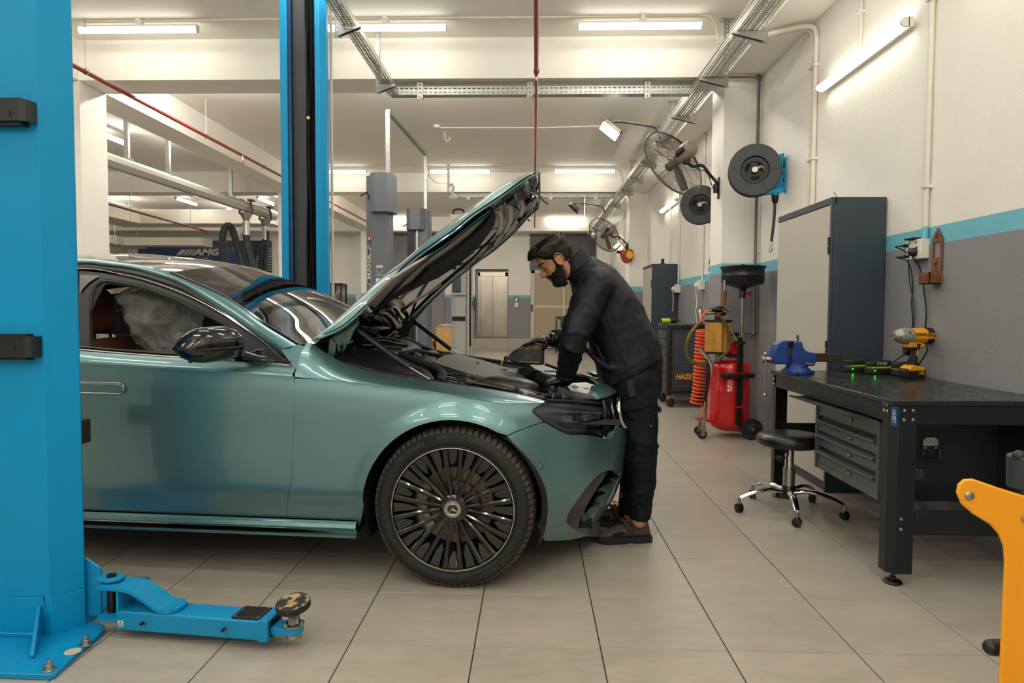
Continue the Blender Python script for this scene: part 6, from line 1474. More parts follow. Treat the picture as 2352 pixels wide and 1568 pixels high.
b = MB(); hc = V((1.84, DY0-.003, .585)); b.prism([(-.036, .0), (.036, .0), (.034, .03), (.02, .042), (-.02, .042), (-.034, .03)], hc, X, Z, Y*-.006); hp_ = b.build('handle_plate', M_galv, du_, bevel=.002)
b = MB(); b.tube([hc+V((-.034, -.006, -.004)), hc+V((-.042, -.014, -.05)), hc+V((-.032, -.016, -.062)), hc+V((.032, -.016, -.062)), hc+V((.042, -.014, -.05)), hc+V((.034, -.006, -.004))], .0045, n=8); b.build('handle_bail', M_dsteel, hp_)
b = MB(); b.cyl(hc+V((-.035, -.016, -.062)), hc+V((.035, -.016, -.062)), .007, n=10); b.build('handle_grip', M_sblk, hp_)
for s_ in (-1, 1): bolt(hc+V((.024*s_, -.006, -.008)), (0, -1, 0), .006, hp_)
c = V((1.765, DY0-.001, .445)); b = MB(); b.mm((c.x-.055, DY0-.0016, c.z-.022), (c.x+.06, DY0, c.z+.034)); lb_ = b.build('load_label', mat('dark load label', (26, 28, 30), .4), du_)
b = MB()
for k in range(4): b.bar(c+V((-.05, -.0022, -.014+.010*k)), c+V((.055, -.0022, -.014+.010*k)), .0008, .0012)
for k in range(6):
 for j in range(3): b.bar(c+V((-.05+.0175*k, -.0022, -.014+.01*j+(.008 if k % 2 else 0))), c+V((-.0325+.0175*k, -.0022, -.014+.01*j+(0 if k % 2 else .008))), .0008, .001)
b.build('label_print', mat('dull print', (120, 122, 118), .5), lb_, kind='stuff')
text('75 kg   300 kg', .006, c+V((.03, -.002, .026)), X, Z, M_pw, lb_, 'label_lettering', .0005)
# thin tray lying under the top, slightly pulled out
b = MB(); b.mm((BX0-.06, 3.22, .706), (BX0+.3, 4.0, .711)); b.mm((BX0-.06, 3.22, .711), (BX0-.055, 4.0, .718)); tag(b.build('steel_tray', M_bench, None, bevel=.002), 'thin black steel tray pulled out between bench top and drawers', 'tray')
# tall cabinets
def cabinet(label, x0, y0, y1, knob=None):
 t = thing('cabinet', label, 'cabinet', ((x0+2.305)/2, (y0+y1)/2, 0)); H = 1.95
 MB().mm((x0+.018, y0, .0), (2.305, y1, H)).build('body', M_cab, t, bevel=.003)
 for yy0, yy1 in ((y0+.012, y1-.004),):
  MB().mm((x0, yy0+.014, .07), (x0+.018, yy1-.002, H-.05)).build('door', M_door, t, bevel=.002)
 MB().mm((x0-.002, y0, H-.045), (x0+.03, y1, H)).build('top_rail', M_cab, t, bevel=.002)
 MB().mm((x0-.002, y0, .0), (x0+.016, y0+.024, H-.04)).build('side_stile', M_cab, t, bevel=.002)
 for z in (1.58, .9):
  b = MB(); b.cyl((x0-.004, y0+.022, z), (x0-.004, y0+.022, z+.05), .010, n=10); b.cyl((x0-.004, y0+.022, z+.055), (x0-.004, y0+.022, z+.11), .010, n=10); b.build('hinge', M_blk, t)
 b = MB(); ym = (y0+y1)/2; b.mm((x0-.006, ym+.01, .88), (x0, ym+.055, 1.03)); hh = b.build('latch_plate', M_draw, t, bevel=.002); b = MB(); b.tube([(x0-.012, ym+.032, 1.0), (x0-.022, ym+.032, .97), (x0-.02, ym+.032, .93), (x0-.008, ym+.032, .91)], .007, n=8); b.build('latch_handle', M_steel, hh)
 return t
cb1 = cabinet('tall slate cabinet with light grey door standing behind the workbench vise', 1.955, 4.53, 5.50)
b = MB(); b.tube([(2.0, 4.56, 1.95), (1.985, 4.56, 1.97), (1.975, 4.56, 1.985)], .002, n=5); tag(b.build('wire_scrap', M_dark, None), 'tiny bent wire end on top of the near tall cabinet', 'wire')
cb2 = cabinet('smaller-looking far slate cabinet standing behind the second bench', 1.90, 10.86, 11.75)
b = MB(); b.lathe([(0, 0), (.045, 0), (.045, .012), (.024, .018), (.024, .07), (.03, .075), (.03, .085), (0, .085)], (2.08, 10.95, 1.95), Z, 20); tag(b.build('black_cap', M_sblk, None), 'small black canister on top of the far cabinet', 'canister')
# bench vise
M_vise = mat('blue cast iron', (22, 58, 128), .45, bump=.3, bscale=120)
M_scale = mat('bare worn steel', (92, 82, 68), .4, metal=.9, var=.2, vscale=20)
vs_ = thing('bench_vise', 'blue cast bench vise on the far left corner of the workbench', 'vise', (1.63, 4.22, BZ)); vo = V((1.63, 4.22, BZ))
def vv(x, y, z): return vo+V((x, y, z))
b = MB(); b.lathe([(0, 0), (.085, 0), (.088, .012), (.08, .03), (.065, .04), (.06, .06), (0, .06)], vo, Z, 28); 
for a in (0, 2*pi/3, 4*pi/3): b.cyl(vv(.085*cos(a), .085*sin(a), 0), vv(.085*cos(a), .085*sin(a), .02), .025, n=14)
b.build('swivel_base', M_vise, vs_, ang=50, bevel=.003)
b = MB(); b.prism([(-.045, .05), (.09, .05), (.105, .085), (.105, .130), (.06, .134), (.03, .15), (.012, .20), (-.035, .20), (-.045, .17)], vv(0, .045, 0), X, Z, Y*-.09); b.build('fixed_jaw', M_vise, vs_, bevel=.008)
b = MB(); b.prism([(-.155, .06), (-.06, .06), (-.06, .11), (-.075, .15), (-.062, .17), (-.062, .20), (-.10, .205), (-.14, .18), (-.16, .12)], vv(0, .045, 0), X, Z, Y*-.09); mj = b.build('moving_jaw', M_vise, vs_, bevel=.010)
MB().mm(vv(-.06, -.025, .075), vv(.26, .025, .128)).build('slide_bar', M_scale, vs_, bevel=.004)
for x in (-.058, -.048): b = MB(); b.mm(vv(x, -.05, .165), vv(x+.009, .05, .202)); b.build('jaw_plate', M_dsteel, vs_, bevel=.001)
b = MB(); b.cyl(vv(-.155, 0, .085), vv(-.20, 0, .085), .018, n=16); b.cyl(vv(-.2, 0, .085), vv(-.215, 0, .085), .024, n=16); sc2 = b.build('screw_head', M_steel, vs_, bevel=.002)
b = MB(); p0, p1 = vv(-.196, -.012, .12), vv(-.200, -.030, -.13); b.cyl(p0, p1, .0065, n=12); b.ell(p0, (.012,)*3, nu=10, nv=6); b.ell(p1, (.012,)*3, nu=10, nv=6); b.build('tommy_bar', M_steel, sc2)
text('HEUER', .024, vv(.045, -.0455, .098), X, Z, mat('cast lettering', (38, 76, 146), .4), vs_, 'cast_lettering', .002)
b = MB(); b.cyl(vv(.05, -.045, .066), vv(.05, -.075, .066), .008, n=10); b.tube([vv(.03, -.07, .066), vv(.07, -.07, .066)], .005, n=8); b.build('lock_lever', M_steel, vs_)
# cordless impact wrench
M_yel = mat('yellow tool plastic', (236, 164, 22), .42, dirt=((90, 66, 30), .62, .75), vscale=30)
M_tb = mat('black tool rubber', (28, 28, 30), .6)
iw = thing('impact_wrench', 'yellow and black cordless impact wrench standing on the bench by the wall', 'power tool', (2.20, 4.02, BZ)); io = V((2.205, 3.985, BZ)); ia = radians(14)
ix, iy = V((cos(ia), sin(ia), 0)), V((-sin(ia), cos(ia), 0))
def iv(x, y, z): return io+ix*x+iy*y+Z*z
b = MB(); b.prism([(-.068, .012), (-.06, .0), (.048, .0), (.056, .012), (.056, .05), (.046, .064), (-.05, .064), (-.068, .05)], iv(0, .036, 0), ix, Z, iy*-.072); bt2 = b.build('battery', M_tb, iw, bevel=.006)
b = MB(); b.prism([(-.062, .044), (.05, .044), (.045, .066), (-.030, .078), (-.055, .066)], iv(0, .038, 0), ix, Z, iy*-.076); b.build('battery_shoe', M_yel, iw, bevel=.005)
text('XR', .03, iv(.025, -.0368, .03), ix, Z, M_yel, bt2, 'battery_print', .001)
b = MB(); b.tube(cr([iv(-.004, 0, .06), iv(0, 0, .12), iv(.008, 0, .165), iv(.012, 0, .20)], 4), [.030, .027, .026, .025, .024, .024, .0245, .025, .026, .028, .03, .032, .034], n=16, sq=(1, .8)); b.build('grip', M_tb, iw)
b = MB(); b.prism([(-.055, .178), (.05, .178), (.056, .20), (-.05, .215)], iv(0, .028, 0), ix, Z, iy*-.056); b.build('trigger_guard', M_yel, iw, bevel=.006)
b = MB(); b.tube([iv(-.035, 0, .195), iv(-.043, 0, .175), iv(-.036, 0, .16)], .009, n=8); b.build('trigger', M_tb, iw)
b = MB(); b.cyl(iv(-.035, 0, .245), iv(.085, 0, .245), .044, n=28); b.build('motor_housing', M_yel, iw, bevel=.008)
b = MB(); b.lathe([(.045, 0), (.047, .01), (.047, .045), (.040, .06), (0, .062)], iv(.062, 0, .245), ix, 28); b.build('rear_cap', M_tb, iw, ang=50)
b = MB(); b.lathe([(.046, 0), (.046, .03), (.044, .06), (.034, .085), (.022, .10), (.02, .11), (0, .11)], iv(-.03, 0, .245), -ix, 28); b.build('gear_case', mat('scuffed grey gear case', (168, 166, 160), .4, metal=.5, dirt=((52, 50, 46), .56, .66), vscale=40), iw, ang=50)
b = MB(); b.box(iv(-.153, 0, .245), (.03, .013, .013), rz=ia); b.cyl(iv(-.135, 0, .245), iv(-.142, 0, .245), .012, n=14); b.build('square_drive', M_steel, iw)
b = MB(); b.mm((0, 0, 0), (0, 0, 0)); b = MB(); b.prism([(-.030, -.016), (.060, -.016), (.060, .02), (-.030, .02)], iv(0, -.043, .245), ix, Z, iy*-.003); bp_ = b.build('badge_panel', M_yel, iw, bevel=.001); text('DEWALT', .024, iv(.014, -.0465, .252), ix, Z, M_tb, bp_, 'badge_lettering', .001, xs=1.05, bold=.0004)
for k in range(5): b = MB(); b.bar(iv(.066+.009*k, -.046, .228), iv(.070+.009*k, -.044, .262), .004, .004); b.build('vent_slot', M_yel, iw)
b = MB(); b.bar(iv(.0, -.022, .13), iv(.004, -.022, .165), .012, .008); b.build('grip_badge', M_yel, iw)
# battery chargers along the wall
M_lime = mat('lime plastic', (150, 196, 30), .4)
def charger(loc_, rz, label, c2, led, txt=None):
 t = thing('battery_charger', label, 'charger', loc_, rz); M0 = Matrix.Translation(V(loc_)) @ Matrix.Rotation(rz, 4, 'Z')
 b = MB(); b.M = M0; b.prism(rrect(.13, .095, .018), (0, 0, 0), X, Y, Z*.036); bd = b.build('charger_base', M_tb, t, bevel=.006)
 for k in range(6): b = MB(); b.M = M0; b.mm((-.055+.018*k, -.0485, .008), (-.045+.018*k, -.0465, .03)); b.build('fin', M_blk, bd)
 b = MB(); b.M = M0; b.prism(rrect(.125, .075, .014), (.006, .002, .036), X, Y, Z*.012); b.build('battery_skirt', c2, t, bevel=.003)
 b = MB(); b.M = M0 @ Matrix.Rotation(radians(-4), 4, 'Y'); b.prism(rrect(.135, .080, .016), (.006, .002, .05), X, Y, Z*.030); tp_ = b.build('battery_pack', M_tb, t, bevel=.006)
 if txt: text(txt, .022, M0 @ V((0, -.0385, .066)), M0.to_3x3() @ X, Z, M_pw, tp_, 'battery_lettering', .001, shear=.2)
 b = MB(); b.M = M0; b.box((-.05, -.049, .024), (.006, .003, .004)); b.build('led', led, t)
 return t
M_gled = mat('green led', (30, 255, 60), .4, emit=18); M_rled = mat('red led', (255, 40, 20), .4, emit=12)
charger((2.06, 4.37, BZ), .12, 'left black and lime battery charger with green light on the bench', M_lime, M_gled)
charger((2.135, 4.245, BZ), .12, 'middle black and lime battery charger with green light beside the wrench', M_lime, M_gled, 'RYOBI')
charger((2.235, 4.135, BZ), .12, 'black charger with red light behind the yellow impact wrench', M_yel, M_rled)
# wall socket with plugs, cables
so = V((2.314, 4.08, 1.572))
sk_ = thing('wall_socket', 'white double wall socket with black plugs above the workbench', 'socket', so)
MB().mm((2.262, 4.05, 1.515), (2.314, 4.21, 1.63)).build('socket_box', M_fit, sk_, bevel=.004)
for y in (4.095, 4.165):
 b = MB(); b.mm((2.258, y-.006, 1.606), (2.263, y+.006, 1.618)); b.build('red_rocker', mat('red rocker', (200, 50, 40), .4), sk_)
 for dz in (0, .01): b = MB(); b.mm((2.2605, y-.003-.008*(dz > 0), 1.575), (2.2625, y+.003-.008*(dz > 0), 1.587)); b.build('socket_slot', M_void, sk_)
def plug(c, lab, r=.026):
 t = thing('power_plug', lab, 'plug', c); b = MB(); b.lathe([(0, .04), (r*.5, .04), (r*.8, .03), (r, .012), (r, 0)], c, (-1, 0, 0), 20); b.build('plug_body', M_blk, t); return t
plug(V((2.262, 4.105, 1.555)), 'round black plug in the white wall socket')
for k, (zz, yy) in enumerate(((1.60, 4.185), (1.535, 4.175))):
 t = thing('power_plug', ('upper' if k == 0 else 'lower')+' slim black plug at the left of the white wall socket', 'plug', (2.25, yy, zz)); b = MB(); b.cyl((2.262, yy, zz), (2.235, yy, zz), .010, n=12); b.cyl((2.235, yy, zz), (2.195, yy+.01, zz-.004), .0065, .004, n=10); b.build('plug_body', M_blk, t)
MB().mm((2.24, 4.10, 1.632), (2.31, 4.19, 1.642)).build('phone', M_blk, None, bevel=.003); tag(D.objects['phone'], 'flat black adapter lying on top of the wall socket', 'adapter'); D.objects['phone'].name = 'adapter'
def cable(pts, lab, r=.0035, m=M_blk, k=6, cat='cable'):
 b = MB(); b.tube(cr(pts, k), r, n=7); return tag(b.build('power_cable', m, None), lab, cat)
wx = 2.296
cable([(2.19, 4.195, 1.596), (wx-.03, 4.20, 1.55), (wx, 4.22, 1.40), (wx, 4.17, 1.25), (wx, 4.16, 1.1), (wx-.02, 4.22, 1.0), (wx-.03, 4.17, .96), (2.2, 4.30, BZ+.03)], 'thin black cable from the upper slim plug down to the chargers')
cable([(2.19, 4.185, 1.531), (wx-.03, 4.18, 1.50), (wx, 4.18, 1.36), (wx, 4.19, 1.26), (wx, 4.17, 1.12), (wx-.01, 4.21, 1.02), (wx-.02, 4.14, .97), (2.27, 4.19, BZ+.03)], 'thin black cable from the lower slim plug with a tied loop')
cable([(2.245, 4.105, 1.53), (2.29, 4.10, 1.46), (wx, 4.06, 1.32), (wx, 4.03, 1.18), (wx, 4.045, 1.05), (2.29, 4.0, .98), (2.27, 4.07, BZ+.05)], 'black cable from the round plug down behind the impact wrench', .0045)
b = MB()
for k in range(4):
 a = .12*k; b.tube([V((2.285-.006*k, 4.185, 1.0))+V((0, -.035*cos(t)+.012*sin(t+a), .055*sin(t)+.035*cos(t)*.6)) for t in [2*pi*i/20 for i in range(20)]], .0028, n=6, closed=True)
tag(b.build('cable_loop', M_blk, None), 'coiled and tied loop of black cable hanging on the grey wall', 'cable')
# wooden phone holder
M_wood = mat('walnut plywood', (122, 80, 52), .55, var=.3, vscale=18, stretch=(1, 1, .15))
ph = thing('phone_holder', 'small laser cut wooden house shaped phone holder hanging on the wall', 'holder', (2.31, 3.96, 1.36))
py0, pzb = 3.962, 1.362; ZT = .315
def pp(a, z): return (a, z)
outl = [(-.048, 0), (.048, 0), (.048, .235), (.052, .24), (.052, .262), (.042, .262), (.042, .272), (.034, .272), (.034, .282), (.026, .282), (.026, .292), (.018, .292), (.018, .302), (.010, .302), (.010, .315), (-.010, .315), (-.010, .302), (-.018, .302), (-.018, .292), (-.026, .292), (-.026, .282), (-.034, .282), (-.034, .272), (-.042, .272), (-.042, .262), (-.052, .262), (-.052, .24), (-.048, .235)]
def cut_plate(outer, holes, o, u, v_, w_):
 pts = []; ed = []
 for lp in [outer]+holes: b0 = len(pts); pts += lp; ed += [(b0+i, b0+(i+1) % len(lp)) for i in range(len(lp))]
 vo_, eo_, fo_, *_ = delaunay_2d_cdt([V(p) for p in pts], ed, [], 1, 1e-7)
 fs = [tuple(f) for f in fo_ if inside((sum(vo_[i][0] for i in f)/3, sum(vo_[i][1] for i in f)/3), outer) and not any(inside((sum(vo_[i][0] for i in f)/3, sum(vo_[i][1] for i in f)/3), h) for h in holes)]
 b = MB(); o, u, v_, w_ = V(o), V(u), V(v_), V(w_); n = len(vo_); P = [o+u*p[0]+v_*p[1] for p in vo_]; vs = P+[p+w_ for p in P]; ff = fs+[tuple(i+n for i in f[::-1]) for f in fs]
 for lp in [outer]+holes:
  b0 = len(vs); m_ = len(lp); vs += [o+u*p[0]+v_*p[1] for p in lp]+[o+u*p[0]+v_*p[1]+w_ for p in lp]; ff += [(b0+i, b0+(i+1) % m_, b0+m_+(i+1) % m_, b0+m_+i) for i in range(m_)]
 return b.add(vs, ff)
apple = [(.003+.017*cos(t)*(1-.12*sin(t)**2*(1 if sin(t) > 0 else 1.6)), .108+.019*sin(t)-.004*max(0, 1-abs(t-pi/2)/.5)) for t in [2*pi*i/28 for i in range(28)]]
apple = [(a if not (a > .012 and .104 < z < .122) else .012-.006*(1-abs(z-.113)/.009), z) for a, z in apple]
leaf = [(.002, .133), (.006, .143), (.013, .147), (.009, .138)]
win = [(-.012, .258), (.012, .258), (.012, .278), (.006, .287), (0, .290), (-.006, .287), (-.012, .278)]
hol = [[(-.034, .150), (.034, .150), (.034, .240), (-.034, .240)], apple, leaf, [(-.012, .258), (-.001, .258), (-.001, .270), (-.012, .270)], [(.001, .258), (.012, .258), (.012, .270), (.001, .270)], [(-.012, .272), (-.001, .272), (-.001, .289), (-.006, .287), (-.012, .278)], [(.001, .272), (.012, .272), (.012, .278), (.006, .287), (.001, .289)]]
cut_plate(outl, hol, (2.302, py0, pzb), -Y, Z, X*.008).build('back_plate', M_wood, ph, smooth=False)
text('iphone', .022, (2.3015, py0-.004, pzb+.068), -Y, Z, mat('burnt lettering', (40, 24, 16), .7), ph, 'burnt_lettering', .001)
text('by', .008, (2.3015, py0-.02, pzb+.056), -Y, Z, D.materials['burnt lettering'], ph, 'burnt_lettering', .001)
slots = [[(-.040+.016*k, .012), (-.031+.016*k, .012), (-.031+.016*k, .05), (-.040+.016*k, .05)] for k in range(6)]
cut_plate([(-.05, 0), (.05, 0), (.05, .066), (-.05, .066)], slots, (2.238, py0, pzb), -Y, Z, X*.005).build('front_fence', M_wood, ph, smooth=False)
sl2 = [[(-.026+.016*k, .012), (-.017+.016*k, .012), (-.017+.016*k, .05), (-.026+.016*k, .05)] for k in range(4)]
for y in (py0-.05, py0+.045): cut_plate([(-.032, 0), (.032, 0), (.032, .066), (-.032, .066)], sl2, (2.27, y, pzb), X, Z, Y*.005).build('side_fence', M_wood, ph, smooth=False)
MB().mm((2.238, py0-.05, pzb), (2.302, py0+.05, pzb+.005)).build('shelf', M_wood, ph)
bolt((2.3015, py0, pzb+.303), (-1, 0, 0), .005, ph)
# stool
stx, sty = 1.55, 4.09
st_ = thing('stool', 'round black seat work stool on five chrome legs with castors', 'stool', (stx, sty, 0))
b = MB(); b.lathe([(0, .478), (.10, .476), (.165, .470), (.188, .455), (.192, .435), (.185, .412), (.17, .402), (0, .40)], (stx, sty, 0), Z, 40); b.build('seat', mat('black vinyl', (24, 26, 29), .32, bump=.1, bscale=90), st_, ang=60)
b = MB(); b.cyl((stx, sty, .26), (stx, sty, .40), .026, n=20); b.build('gas_column', M_chr, st_)
b = MB(); b.cyl((stx, sty, .11), (stx, sty, .27), .034, n=20); b.build('column_sleeve', M_steel, st_)
b = MB(); b.lathe([(.028, .08), (.045, .085), (.05, .12), (.036, .15), (.034, .16)], (stx, sty, 0), Z, 20); b.build('hub', M_dsteel, st_)
b = MB(); b.tube([(stx, sty, .385), (stx-.05, sty-.06, .37), (stx-.09, sty-.09, .355)], .006, n=8); b.ell((stx-.085, sty-.085, .345), (.03, .02, .022), nu=12, nv=8); b.build('height_lever', M_blk, st_)
for k in range(5):
 a = radians(186+72*k); d = V((cos(a), sin(a), 0)); o = V((stx, sty, 0)); n_ = Z.cross(d)
 b = MB(); P = cr([o+d*.03+Z*.125, o+d*.12+Z*.135, o+d*.22+Z*.118, o+d*.30+Z*.088], 4); b.tube(P, [.026-.0009*i for i in range(13)], n=10, sq=(1, .6)); l = b.build('leg', M_chr, st_)
 c = o+d*.305; b = MB(); b.cyl(c+Z*.05, c+Z*.085, .010, n=10); b.build('castor_stem', M_steel, l)
 ca = radians(40*k+20); w_ = V((cos(ca), sin(ca), 0)); b = MB()
 for s_ in (-1, 1): b.lathe([(0, .013*s_), (.018, .014*s_), (.026, .010*s_), (.026, .002*s_), (0, .002*s_)], c+Z*.0265+w_*s_*.004, w_, 18)
 b.build('castor', M_blk, l, ang=50)
 b = MB(); b.lathe([(.020, -.018), (.021, 0), (.020, .018)], c+Z*.034, w_, 14, -.2, pi+.2); b.build('castor_hood', M_dsteel, l)
# orange steel frame at the right edge, out of focus
M_oran = mat('orange yellow steel', (238, 158, 28), .38)
YO = 1.36
op_ = [(2199, 1132), (2203, 1112), (2216, 1101), (2236, 1100), (2300, 1122), (2352, 1138), (2420, 1160), (2520, 1190), (2520, 1290), (2420, 1300), (2420, 1640), (2440, 2020), (2285, 2020), (2297, 1568), (2310, 1290), (2307, 1255), (2296, 1228), (2276, 1205), (2235, 1180), (2210, 1158)]
tf = thing('transmission_jack', 'orange yellow steel frame of a floor jack at the right edge', 'jack', (1.05, YO+.1, 0))
pl_ = [at(a, c, y=YO) for a, c in op_]; pl_ = [V((p.x, p.y, max(.05, p.z))) for p in pl_]
for k in range(1):
 b = MB(); n = len(pl_); o = Y*.26*k; b.add([p+o for p in pl_]+[p+o+Y*.008 for p in pl_], [tuple(range(n)), tuple(range(2*n-1, n-1, -1))]+[(i, n+i, n+(i+1) % n, (i+1) % n) for i in range(n)]); pt_ = b.build('side_plate', M_oran, tf, bevel=.004, seg=3)
 if k: pt_.location.x += .22
 for px, py in ((2226, 1138), (2356, 1191)) if not k else (): bolt(at(px, py, y=YO)+o-Y*.001, (0, -1, 0), .0095, pt_)
bx = [p.x for p in pl_]; xm = max(bx)
MB().mm((min(bx)+.12, YO-.02, .03), (xm+.25, YO+.28, .06)).build('base', M_oran, tf, bevel=.004)
for x in (min(bx)+.2, xm+.2):
 for y in (YO-.03, YO+.27): b = MB(); b.cyl((x, y, .035), (x, y+.025, .035), .035, n=18); b.build('wheel', M_blk, tf)
k0 = at(2288, 1487, y=YO+.03); b = MB(); b.tube([k0+X*-.012, k0+X*.03, k0+V((.12, .02, -.02))], [.016, .018, .012], n=12); b.ell(k0+X*-.010, (.016,)*3, nu=12, nv=8); b.build('release_knob', M_blk, tf)
c0_ = at(2336, 1108, y=YO+.06); b = MB(); b.cyl(at(2336, 1118, y=YO+.06)+X*.02, at(2336, 1045, y=YO+.06)+X*.02, .035, n=24); cyl_ = b.build('ram_cylinder', mat('dark grey paint', (48, 56, 66), .4), tf, bevel=.003)
b = MB(); b.ell(at(2341, 1048, y=YO+.05), (.013,)*3, nu=12, nv=8); b.build('valve_knob', M_blk, cyl_)
# ------------------------------------------------------------- waste oil drainer
M_red = mat('red gloss paint', (196, 8, 14), .22, coat=.6)
M_amb = mat('oily amber sight glass', (196, 142, 66), .25, var=.35, vscale=9, stretch=(1, 1, .35))
M_olive = mat('olive clear hose', (88, 84, 30), .3)
M_brown = mat('brown hose', (112, 72, 22), .4)
M_orange = mat('orange air hose', (240, 92, 48), .35)
od = thing('oil_drainer', 'red wheeled waste oil drainer tank with sight glass and black funnel', 'oil drainer', (1.91, 6.6, 0)); oc = V((1.91, 6.6, 0))
b = MB(); b.lathe([(0, .055), (.09, .06), (.15, .08), (.185, .12), (.20, .17), (.20, .44), (.2025, .445), (.2025, .452), (.20, .457), (.20, .66), (.192, .70), (.17, .725), (.10, .74), (0, .742)], oc, Z, 48); b.build('tank', M_red, od, ang=50)
def oat(px, py, y=6.6): return at(px, py, y=y)
b = MB(); c = oat(1644, 825); b.cyl((c.x, 6.52, .72), (c.x, 6.52, .80), .035, n=18); b.cyl((c.x, 6.52, .72), (c.x, 6.52, .745), .045, n=6); b.build('valve_neck', M_steel, od)
cx = oat(1644, 770).x; gy = 6.52
b = MB(); b.cyl((cx, gy, .815), (cx, gy, 1.10), .122, n=36); sg = b.build('sight_glass', M_amb, od)
for z in (.80, 1.10): b = MB(); b.cyl((cx, gy, z), (cx, gy, z+.022), .130, n=36); b.build('end_ring', M_sblk, sg, bevel=.003)
b = MB(); b.cyl((cx+.01, gy-.123, .83), (cx+.01, gy-.123, 1.10), .006, n=8); b.build('level_rod', M_brown, sg)
b = MB(); b.tube([(cx, gy, 1.12), (cx, gy, 1.2)], .035, n=12); b.ell((cx-.01, gy, 1.22), (.075, .06, .035), nu=14, nv=8); b.ell((cx+.04, gy, 1.19), (.04, .05, .03), nu=12, nv=8); b.build('valve_head', M_sblk, sg, ang=60)
for p, q, r in (((cx-.13, gy-.02, 1.18), (cx-.02, gy-.02, 1.19), .012), ((cx+.03, gy-.05, 1.26), (cx+.09, gy-.05, 1.20), .014), ((cx+.02, gy-.05, 1.22), (cx+.06, gy-.05, 1.19), .012)): b = MB(); b.cyl(p, q, r, n=10); b.build('fitting', M_steel, sg)
def hose(name, pts, r, m, par, y=None, k=6):
 P = [V(p) if len(p) == 3 else at(p[0], p[1], y=y) for p in pts]; b = MB(); b.tube(cr(P, k), r, n=9); return b.build(name, m, par)
hose('sight_hose', [(1610, 738), (1590, 760), (1577, 790), (1580, 820), (1596, 832), (1622, 832)], .016, M_olive, od, 6.36)
hose('sight_hose', [(1655, 726), (1670, 750), (1677, 780), (1672, 805), (1652, 824)], .014, M_olive, od, 6.36)
hose('suction_tube', [(1660, 735), (1680, 760), (1693, 785)], .006, mat('tan tube', (186, 140, 78), .4), od, 6.4)
hose('red_hose', [(1612, 740), (1613, 726), (1622, 716), (1634, 712)], .009, M_orange, od, 6.42)
hose('drain_hose', [(1664, 668), (1662, 695), (1656, 715), (1645, 728)], .022, M_brown, od, 6.50)
b = MB(); p = at(1664, 643, y=6.5); b.cyl(p, at(1664, 668, y=6.5), .017, n=12); b.build('hose_spout', M_steel, od)
# funnel on its pole
fx = oat(1706, 640).x
b = MB(); b.lathe([(.028, 1.40), (.05, 1.425), (.12, 1.445), (.19, 1.465), (.197, 1.49), (.197, 1.53), (.2, 1.535), (.2, 1.545), (.197, 1.55), (.197, 1.60), (.212, 1.622), (.216, 1.628), (.212, 1.632), (.19, 1.60), (.185, 1.50), (.05, 1.44), (0, 1.44)], (fx, 6.6, 0), Z, 44); fn = b.build('funnel', M_sblk, od, ang=40)
b = MB(); b.tube([(fx-.03, 6.6, 1.628), (fx-.01, 6.6, 1.65), (fx+.02, 6.6, 1.645), (fx+.035, 6.6, 1.628)], .006, n=6); b.build('funnel_grate', M_sblk, fn)
b = MB(); b.cyl((fx, 6.6, .74), (fx, 6.6, 1.40), .022, .022, n=18); b.build('funnel_pole', M_steel, od)
b = MB(); b.cyl((fx, 6.6, 1.33), (fx, 6.6, 1.40), .03, n=8); b.cyl((fx, 6.6, 1.375), (fx+.06, 6.58, 1.37), .007, n=8); b.build('tap', M_dsteel, od)
b = MB(); b.ell((fx+.065, 6.58, 1.37), (.018, .012, .02), nu=10, nv=6); b.build('tap_handle', M_red, od)
# red hand funnel, clamp bar, trays, handle
b = MB(); c = oat(1688, 806, 6.44); ax_ = V((.75, -.3, -.5)).normalized(); b.lathe([(.075, -.06), (.072, -.06), (.02, .03), (.014, .09), (.016, .09), (.024, .03), (.078, -.06)], c, ax_, 24); b.build('hand_funnel', M_red, od)
b = MB(); 
for i in range(6): b.ell(oat(1672+6*i, 815+3*(i % 2), 6.47), (.028, .03, .02), nu=10, nv=6)
b.build('rag', mat('grey blue rag', (52, 66, 84), .9), od)
b = MB(); px_ = oat(1700, 890, 6.36).x; b.mm((px_-.028, 6.37, .14), (px_+.028, 6.395, .93)); b.build('clamp_bar', M_sblk, od, bevel=.006)
b = MB(); b.lathe([(.05, 0), (.05, .02), (.02, .03), (.02, .06), (.04, .06)], (px_, 6.39, .90), Z, 16); b.build('pole_socket', M_sblk, od)
for z in (.30, .62): b = MB(); b.mm((px_-.032, 6.365, z), (px_+.032, 6.40, z+.018)); b.build('red_strap', M_red, od)
b = MB(); b.prism(rrect(.32, .10, .04), (oat(1688, 846, 6.34).x+.03, 6.36, .585), X, Y, Z*.045); b.build('tool_tray', M_sblk, od, bevel=.01)
b = MB(); b.tube(cr([at(u, v_, y=6.36) for u, v_ in ((1607, 800), (1614, 808), (1630, 828), (1636, 845), (1636, 864))], 4), .016, n=12); b.build('handle', M_chr, od)
b = MB(); p = at(1637, 850, y=6.38); b.box(p, (.05, .05, .06)); b.build('handle_bracket', M_red, od, bevel=.004)
wc = at(1727, 987, y=6.40); b = MB()
for dy in (0, .48): 
 b = MB(); b.lathe([(0, -.018), (.05, -.018), (.058, -.012), (.075, -.016), (.092, -.020), (.1, -.01), (.1, .012), (.09, .022), (0, .02)], (wc.x, wc.y+dy, .1), (0, 1, 0), 32); wl = b.build('wheel', M_rub, od, ang=40)
 b = MB(); b.lathe([(0, -.034), (.014, -.032), (.02, -.02), (.02, 0)], (wc.x, wc.y+dy, .1), (0, 1, 0), 16); b.build('axle_cap', M_steel, wl)
